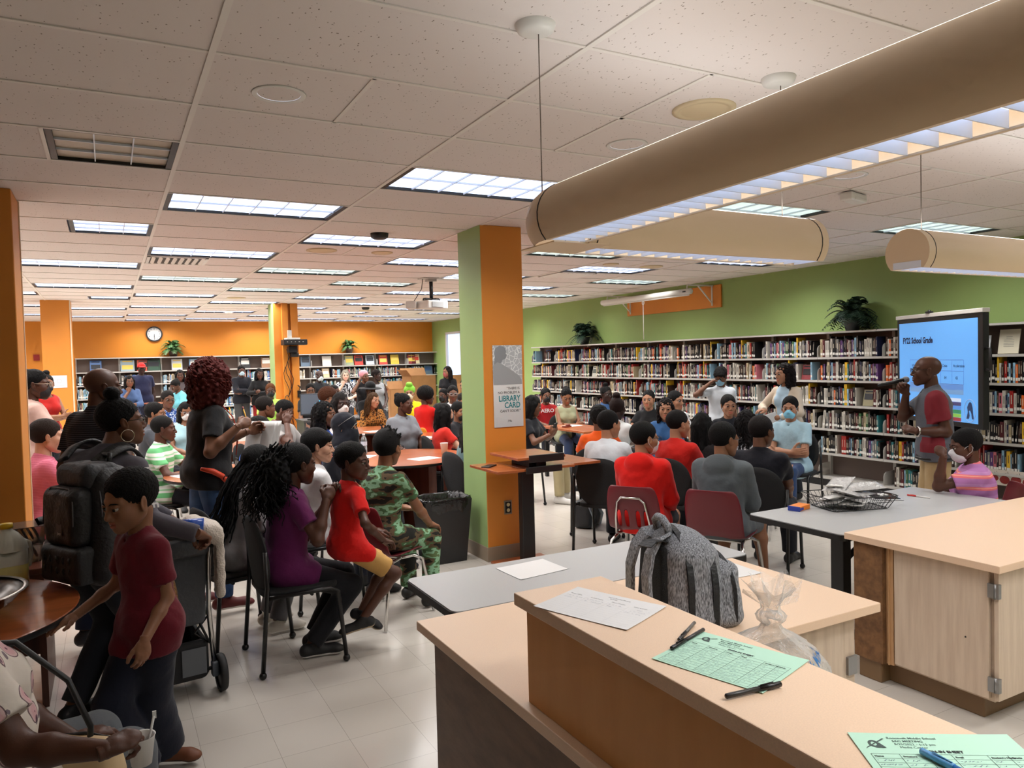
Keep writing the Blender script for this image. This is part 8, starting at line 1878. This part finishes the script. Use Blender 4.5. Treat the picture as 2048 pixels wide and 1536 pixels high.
def ribbon(q, pts, w, th, nrmv):
    vs = []; n = len(pts)
    for i, p in enumerate(pts):
        p = Vector(p); tg = (Vector(pts[min(i+1, n-1)])-Vector(pts[max(i-1, 0)])).normalized(); o_ = Vector(nrmv[i] if isinstance(nrmv, list) else nrmv); o_ = (o_-tg*o_.dot(tg)).normalized(); s_ = tg.cross(o_)
        vs += [p+s_*w/2+o_*th/2, p-s_*w/2+o_*th/2, p-s_*w/2-o_*th/2, p+s_*w/2-o_*th/2]
    q.add(vs, [(i*4+k, i*4+(k+1) % 4, (i+1)*4+(k+1) % 4, (i+1)*4+k) for i in range(n-1) for k in range(4)]+[(3, 2, 1, 0), tuple(4*(n-1)+k for k in range(4))], False)
for sx in (-1, 1):
    q = MB(); ribbon(q, [(sx*.050, -.05, .335), (sx*.056, -.088, .335), (sx*.066, -.118, .28), (sx*.075, -.132, .20), (sx*.082, -.128, .10), (sx*.088, -.11, .02)], .062, .014, (0, -1, .1)); q.build('shoulder_strap', M_HEATH, t, bevel=.004)
    q = MB(); ribbon(q, [(sx*.088, -.11, .03), (sx*.10, -.09, .008), (sx*.12, -.05, .006)], .022, .003, (0, -1, .3)); q.build('webbing', M_NYL, t)
def arch(y, w_, h0, top, z0=.03, n=26): return [(w_*cos(pi*i/n)*(1-.10*sin(pi*i/n)), y+.015*sin(pi*i/n)*-1, z0+(top-z0)*abs(sin(pi*i/n))**.42 if True else 0) for i in range(n+1)]
q = MB()
for y, w_, top in ((-.012, .157, .372), (.070, .155, .345)): ribbon(q, arch(y, w_, 0, top), .020, .010, [(p[0], 0, max(.02, p[2]-.15)) for p in arch(y, w_, 0, top)])
ribbon(q, arch(.150, .130, 0, .262), .016, .010, [(p[0], .3*abs(1), max(.02, p[2]-.1)) for p in arch(.150, .130, 0, .262)])
q.build('zipper', M_NYL, t)
q = MB(); q.tube([(-.045, -.045, .345), (-.05, -.055, .385), (-.02, -.058, .405), (.02, -.058, .405), (.05, -.055, .385), (.045, -.045, .345)], .014, 8); q.build('handle', M_HEATH, t)
q = MB(); ribbon(q, [(.055, -.07, .325), (.08, -.10, .338), (.11, -.135, .345), (.13, -.16, .33)], .045, .004, (0, 0, 1)); q.build('loose_strap', M_NYL, t)
# bag on the floor under the chairs
t = empty('backpack', (4.25, 6.35, .0), .6, 'grey and black backpack on the floor under the white T-shirt chair', 'backpack')
sdf_obj('body', t, M_NYL2, lambda F: (rbox(F, (0, 0, .14), (.15, .11, .14), .06), F.lumps(.004, 30, 1)), (-.2, -.16, -.02), (.2, .16, .32), .008); q = MB(); ribbon(q, [(-.13, -.08, .24), (-.16, -.14, .14), (-.13, -.12, .03)], .05, .012, (0, -1, 0)); ribbon(q, [(.02, -.10, .25), (.03, -.16, .14), (.03, -.13, .03)], .05, .012, (0, -1, 0)); q.build('shoulder_strap', mat('light grey strap', (120, 128, 136), .7), t)
# knotted clear plastic bag
q = MB(); q.lathe([(0, .58), (.15, .58), (.16, .59), (.15, .60), (0, .60)], n=28); 
for i in range(4): q.tube([(.12*cos(i*pi/2+.4), .12*sin(i*pi/2+.4), .59), (.17*cos(i*pi/2+.4), .17*sin(i*pi/2+.4), 0)], .014, 8)
tag(q.build('stool', M_BLACK, loc=(1.80, 1.61, 0)), 'low black stool under the plastic bag behind the raised ledge', 'stool')
M_PLAST = bpy.data.materials.new('thin clear film'); M_PLAST.use_nodes = True; nt = M_PLAST.node_tree; b = nt.nodes['Principled BSDF']; b.inputs['Base Color'].default_value = rgb(232, 230, 226); b.inputs['Roughness'].default_value = .12; b.inputs['Specular IOR Level'].default_value = .9
tr = node(nt, 'ShaderNodeBsdfTransparent'); mxs = node(nt, 'ShaderNodeMixShader'); fr = node(nt, 'ShaderNodeLayerWeight'); fr.inputs[0].default_value = .35; mr = node(nt, 'ShaderNodeMapRange'); mr.inputs[3].default_value = .12; mr.inputs[4].default_value = .85
tc = node(nt, 'ShaderNodeTexCoord'); nn = node(nt, 'ShaderNodeTexNoise'); nn.inputs['Scale'].default_value = 34; nn.inputs['Detail'].default_value = 4; bp = node(nt, 'ShaderNodeBump'); bp.inputs['Strength'].default_value = .8; bp.inputs['Distance'].default_value = .01
nt.links.new(tc.outputs['Object'], nn.inputs['Vector']); nt.links.new(nn.outputs[0], bp.inputs['Height']); nt.links.new(bp.outputs[0], b.inputs['Normal']); nt.links.new(bp.outputs[0], fr.inputs['Normal'])
nt.links.new(fr.outputs['Facing'], mr.inputs[0]); nt.links.new(mr.outputs[0], mxs.inputs[0]); nt.links.new(tr.outputs[0], mxs.inputs[1]); nt.links.new(b.outputs[0], mxs.inputs[2]); nt.links.new(mxs.outputs[0], nt.nodes['Material Output'].inputs[0])
t = empty('plastic_bag', (1.76, 1.63, .602), 0, 'knotted clear plastic bag of cups bulging beside the raised ledge', 'bag'); t.scale = (1.12, 1.12, 1.05)
q = MB(); n = 56; prof = [(.05, 0), (.12, .008), (.150, .05), (.158, .11), (.146, .17), (.110, .220), (.066, .250), (.034, .268), (.024, .285), (.036, .296), (.040, .312), (.026, .326), (.024, .340), (.034, .360), (.046, .385), (.058, .405)]; vs = []
for k, (r_, z) in enumerate(prof):
    for i in range(n):
        a = 2*pi*i/n; f = 1+.05*sin(9*a+k*.4)*(z > .15)+.03*sin(17*a+k)+(.16*sin(5*a+k*.8) if z > .33 else 0); vs.append((r_*f*cos(a), r_*f*sin(a), z+(.018*sin(4*a+1) if z > .38 else 0)))
q.add(vs, [(k*n+i, k*n+(i+1) % n, (k+1)*n+(i+1) % n, (k+1)*n+i) for k in range(len(prof)-1) for i in range(n)], True); q.build('film', M_PLAST, t)
q = MB(); q.tube([(-.02, 0, .29), (.0, .028, .30), (.024, 0, .305), (0, -.028, .312), (-.02, 0, .32)], .013, 8); q.build('knot', M_PLAST, t)
q = MB()
for i in range(7): a = i*.9; vs_ = [(.02*cos(a), .02*sin(a), .335), (.075*cos(a-.35), .075*sin(a-.35), .375+.02*sin(i*2)), (.085*cos(a+.2), .085*sin(a+.2), .41+.015*cos(i)), (.03*cos(a+.5), .03*sin(a+.5), .37)]; q.add(vs_, [(0, 1, 2, 3)], False)
q.build('loose_ends', M_PLAST, t)
for i, (x, y, rz, tl) in enumerate(((-.05, .01, .3, .35), (.06, -.03, 1.2, -.3), (.02, .07, 2.2, .2))):
    q = MB(); q.lathe([(0, 0), (.034, 0), (.046, .11), (.049, .112), (.044, .108), (.032, .004), (0, .004)], n=24); Rm = Matrix.Rotation(rz, 3, 'Z') @ Matrix.Rotation(tl+1.2*(i == 0), 3, 'X'); q.xf(lambda p: Rm @ p+Vector((x, y, .03+.03*(i == 0)))); tag(q.build('foam_cup', mat('white cup', (224, 220, 214), .5), loc=(1.80, 1.61, .602)), 'white foam cup inside the clear plastic bag', 'cup', 'cups in the plastic bag')
def bagpt(az, z, off=.0):
    rr_ = np.interp(z, [p[1] for p in prof], [p[0] for p in prof])+.004+off; return (rr_*cos(az), rr_*sin(az), z)
q = MB(); sub_text(q, "Member's Mark.", .034, lambda v: bagpt(-2.12+(v.x-.02)/.155, .162+v.y+v.x*.22), 'LEFT', 0, 1.0, .0006); q.build('printed_name', mat('blue bag print', (50, 110, 170), .6), t)
q = MB(); q.add([bagpt(-1.62+a, z+.03) for a, z in ((0, .02), (.10, .10), (.05, .13), (.22, .12), (.30, .155), (.42, .10), (.55, .09), (.60, .02))], [tuple(range(8))]); q.build('green_print', mat('green bag print', (70, 180, 50), .6), t)
q = MB()
for i in range(9): a0 = -2.45; q.add([bagpt(a0-.10*abs(i-4)/5-.02, .135+i*.009), bagpt(a0+.10, .137+i*.009), bagpt(a0+.10, .141+i*.009), bagpt(a0-.10*abs(i-4)/5-.02, .139+i*.009)], [(0, 1, 2, 3)])
q.build('dark_print', mat('dark bag print', (60, 58, 58), .6), t)
# ---------------------------------------------------------------- stroller
t = empty('stroller', (.22, 4.30, 0), .10, 'grey fabric baby stroller with silver frame and black wheel behind the boy in maroon', 'stroller'); M_STR = mat('grey stroller fabric', (72, 74, 78), .8, bump=.5, bscale=40); M_TYRE = mat('black rubber', (30, 30, 31), .7)
for sx in (-1, 1):
    for y, r_ in ((-.09, .098), (.62, .075)):
        q = MB(); st_ = 0; q.lathe([(r_-.02, -.016), (r_-.006, -.018), (r_, -.008), (r_, .008), (r_-.006, .018), (r_-.02, .016), (r_-.02, -.016)], n=32); q.xf(lambda p: Vector((p.z+sx*.245, p.x+y, p.y+r_))); w_ = q.build('wheel', M_TYRE, t)
        q = MB(); q.lathe([(0, -.012), (r_-.02, -.008), (r_-.02, .008), (0, .012)], n=24); q.xf(lambda p: Vector((p.z+sx*.245, p.x+y, p.y+r_))); q.build('hub', M_BLACK, w_)
    q = MB(); q.tube([(sx*.215, -.085, .12), (sx*.20, -.05, .45), (sx*.20, -.10, .72), (sx*.20, -.17, .86)], .0135, 10); q.build('frame_tube', M_CHROME if sx > 0 else M_GREYM, t)
    q = MB(); q.tube([(sx*.20, -.02, .42), (sx*.215, .30, .28), (sx*.22, .60, .10)], .013, 8); q.build('frame_tube', M_GREYM, t)
    q = MB(); q.box((sx*.215, -.085, .125), (.035, .05, .08)); q.build('brake_block', mat('blue grey plastic', (84, 92, 104), .5), t, bevel=.008)
q = MB(); q.tube([(-.20, -.14, .80), (-.20, -.19, .87), (-.16, -.21, .885), (.16, -.21, .885), (.20, -.19, .87), (.20, -.14, .80)], .019, 10); q.build('handlebar', mat('black foam grip', (20, 20, 21), .7), t)
sdf_obj('seat_back', t, M_STR, lambda F: (rbox(F, (0, -.085, .60), (.185, .028, .22), .025, taper=-.05), rbox(F, (0, -.12, .80), (.19, .06, .045), .03), F.lumps(.004, 30, 1)), (-.24, -.22, .33), (.24, .0, .90), .008)
sdf_obj('seat', t, M_STR, lambda F: (rbox(F, (0, .14, .43), (.18, .22, .04), .035), F.lumps(.004, 30, 2)), (-.24, -.12, .35), (.24, .42, .52), .008)
sdf_obj('storage_basket', t, mat('black basket fabric', (26, 27, 29), .8), lambda F: (rbox(F, (0, .12, .19), (.19, .22, .11), .04), rbox(F, (0, .12, .27), (.16, .19, .12), .03, mode='s', k=.005)), (-.24, -.14, .05), (.24, .40, .34), .008)
q = MB(); q.quad((.05, -.109, .12), (.17, -.109, .12), (.17, -.107, .26), (.05, -.107, .26)); q.build('mesh_window', mat('grey mesh', (96, 100, 104), .8), t)
q = MB(); q.tube([(.19, -.05, .40), (.12, -.08, .33), (.19, -.10, .27), (.14, -.09, .40)], .008, 6); q.tube([(.215, -.085, .13), (-.215, -.085, .13)], .011, 8); q.build('brace', M_BLACK, t)
q = MB(); q.box((-.02, -.118, .735), (.055, .003, .06)); q.build('care_label', mat('white care label', (210, 204, 196), .7), t)
sdf_obj('blanket', None, mat('cream knitted blanket', (214, 202, 190), .9, bump=1.0, bscale=120), lambda F: (rbox(F, (.40, 4.20, .885), (.10, .11, .05), .045, R=np.array(Matrix.Rotation(.4, 3, 'Y'))), rbox(F, (.475, 4.17, .70), (.022, .07, .17), .02), F.lumps(.006, 60, 1)), (.24, 4.03, .48), (.56, 4.36, .98), .007)
tag(bpy.data.objects['blanket'], 'cream knitted blanket draped over the handle of the stroller', 'blanket')
q = MB(); q.cyl((.30, 4.12, .925), (.40, 4.10, .925), .035, 16); tag(q.build('blue_bottle', mat('blue bottle', (20, 74, 170), .25)), 'small blue bottle lying on the stroller against the cream blanket', 'bottle')
M_CHK = pattern('brown checked leather', blobs([(0, (88, 60, 36)), (.46, (132, 98, 62)), (.54, (104, 74, 46))], 60), .5)
sdf_obj('handbag', None, M_CHK, lambda F: (rbox(F, (.22, 4.07, .575), (.045, .09, .125), .035, taper=.35), F.lumps(.003, 40, 1)), (.12, 3.94, .42), (.32, 4.22, .74), .006); o = [x for x in bpy.data.objects if x.name.startswith('handbag') and not x.parent and x.type == 'MESH'][0]
q = MB(); q.tube([(.22, 4.01, .67), (.225, 4.03, .76), (.23, 4.08, .80), (.225, 4.11, .76), (.22, 4.13, .67)], .006, 6); hb = q.build('handle', mat('dark brown strap', (50, 34, 24), .5)); hb.parent = o
tag(o, 'brown checked handbag hanging from the stroller behind the boy in maroon', 'bag')
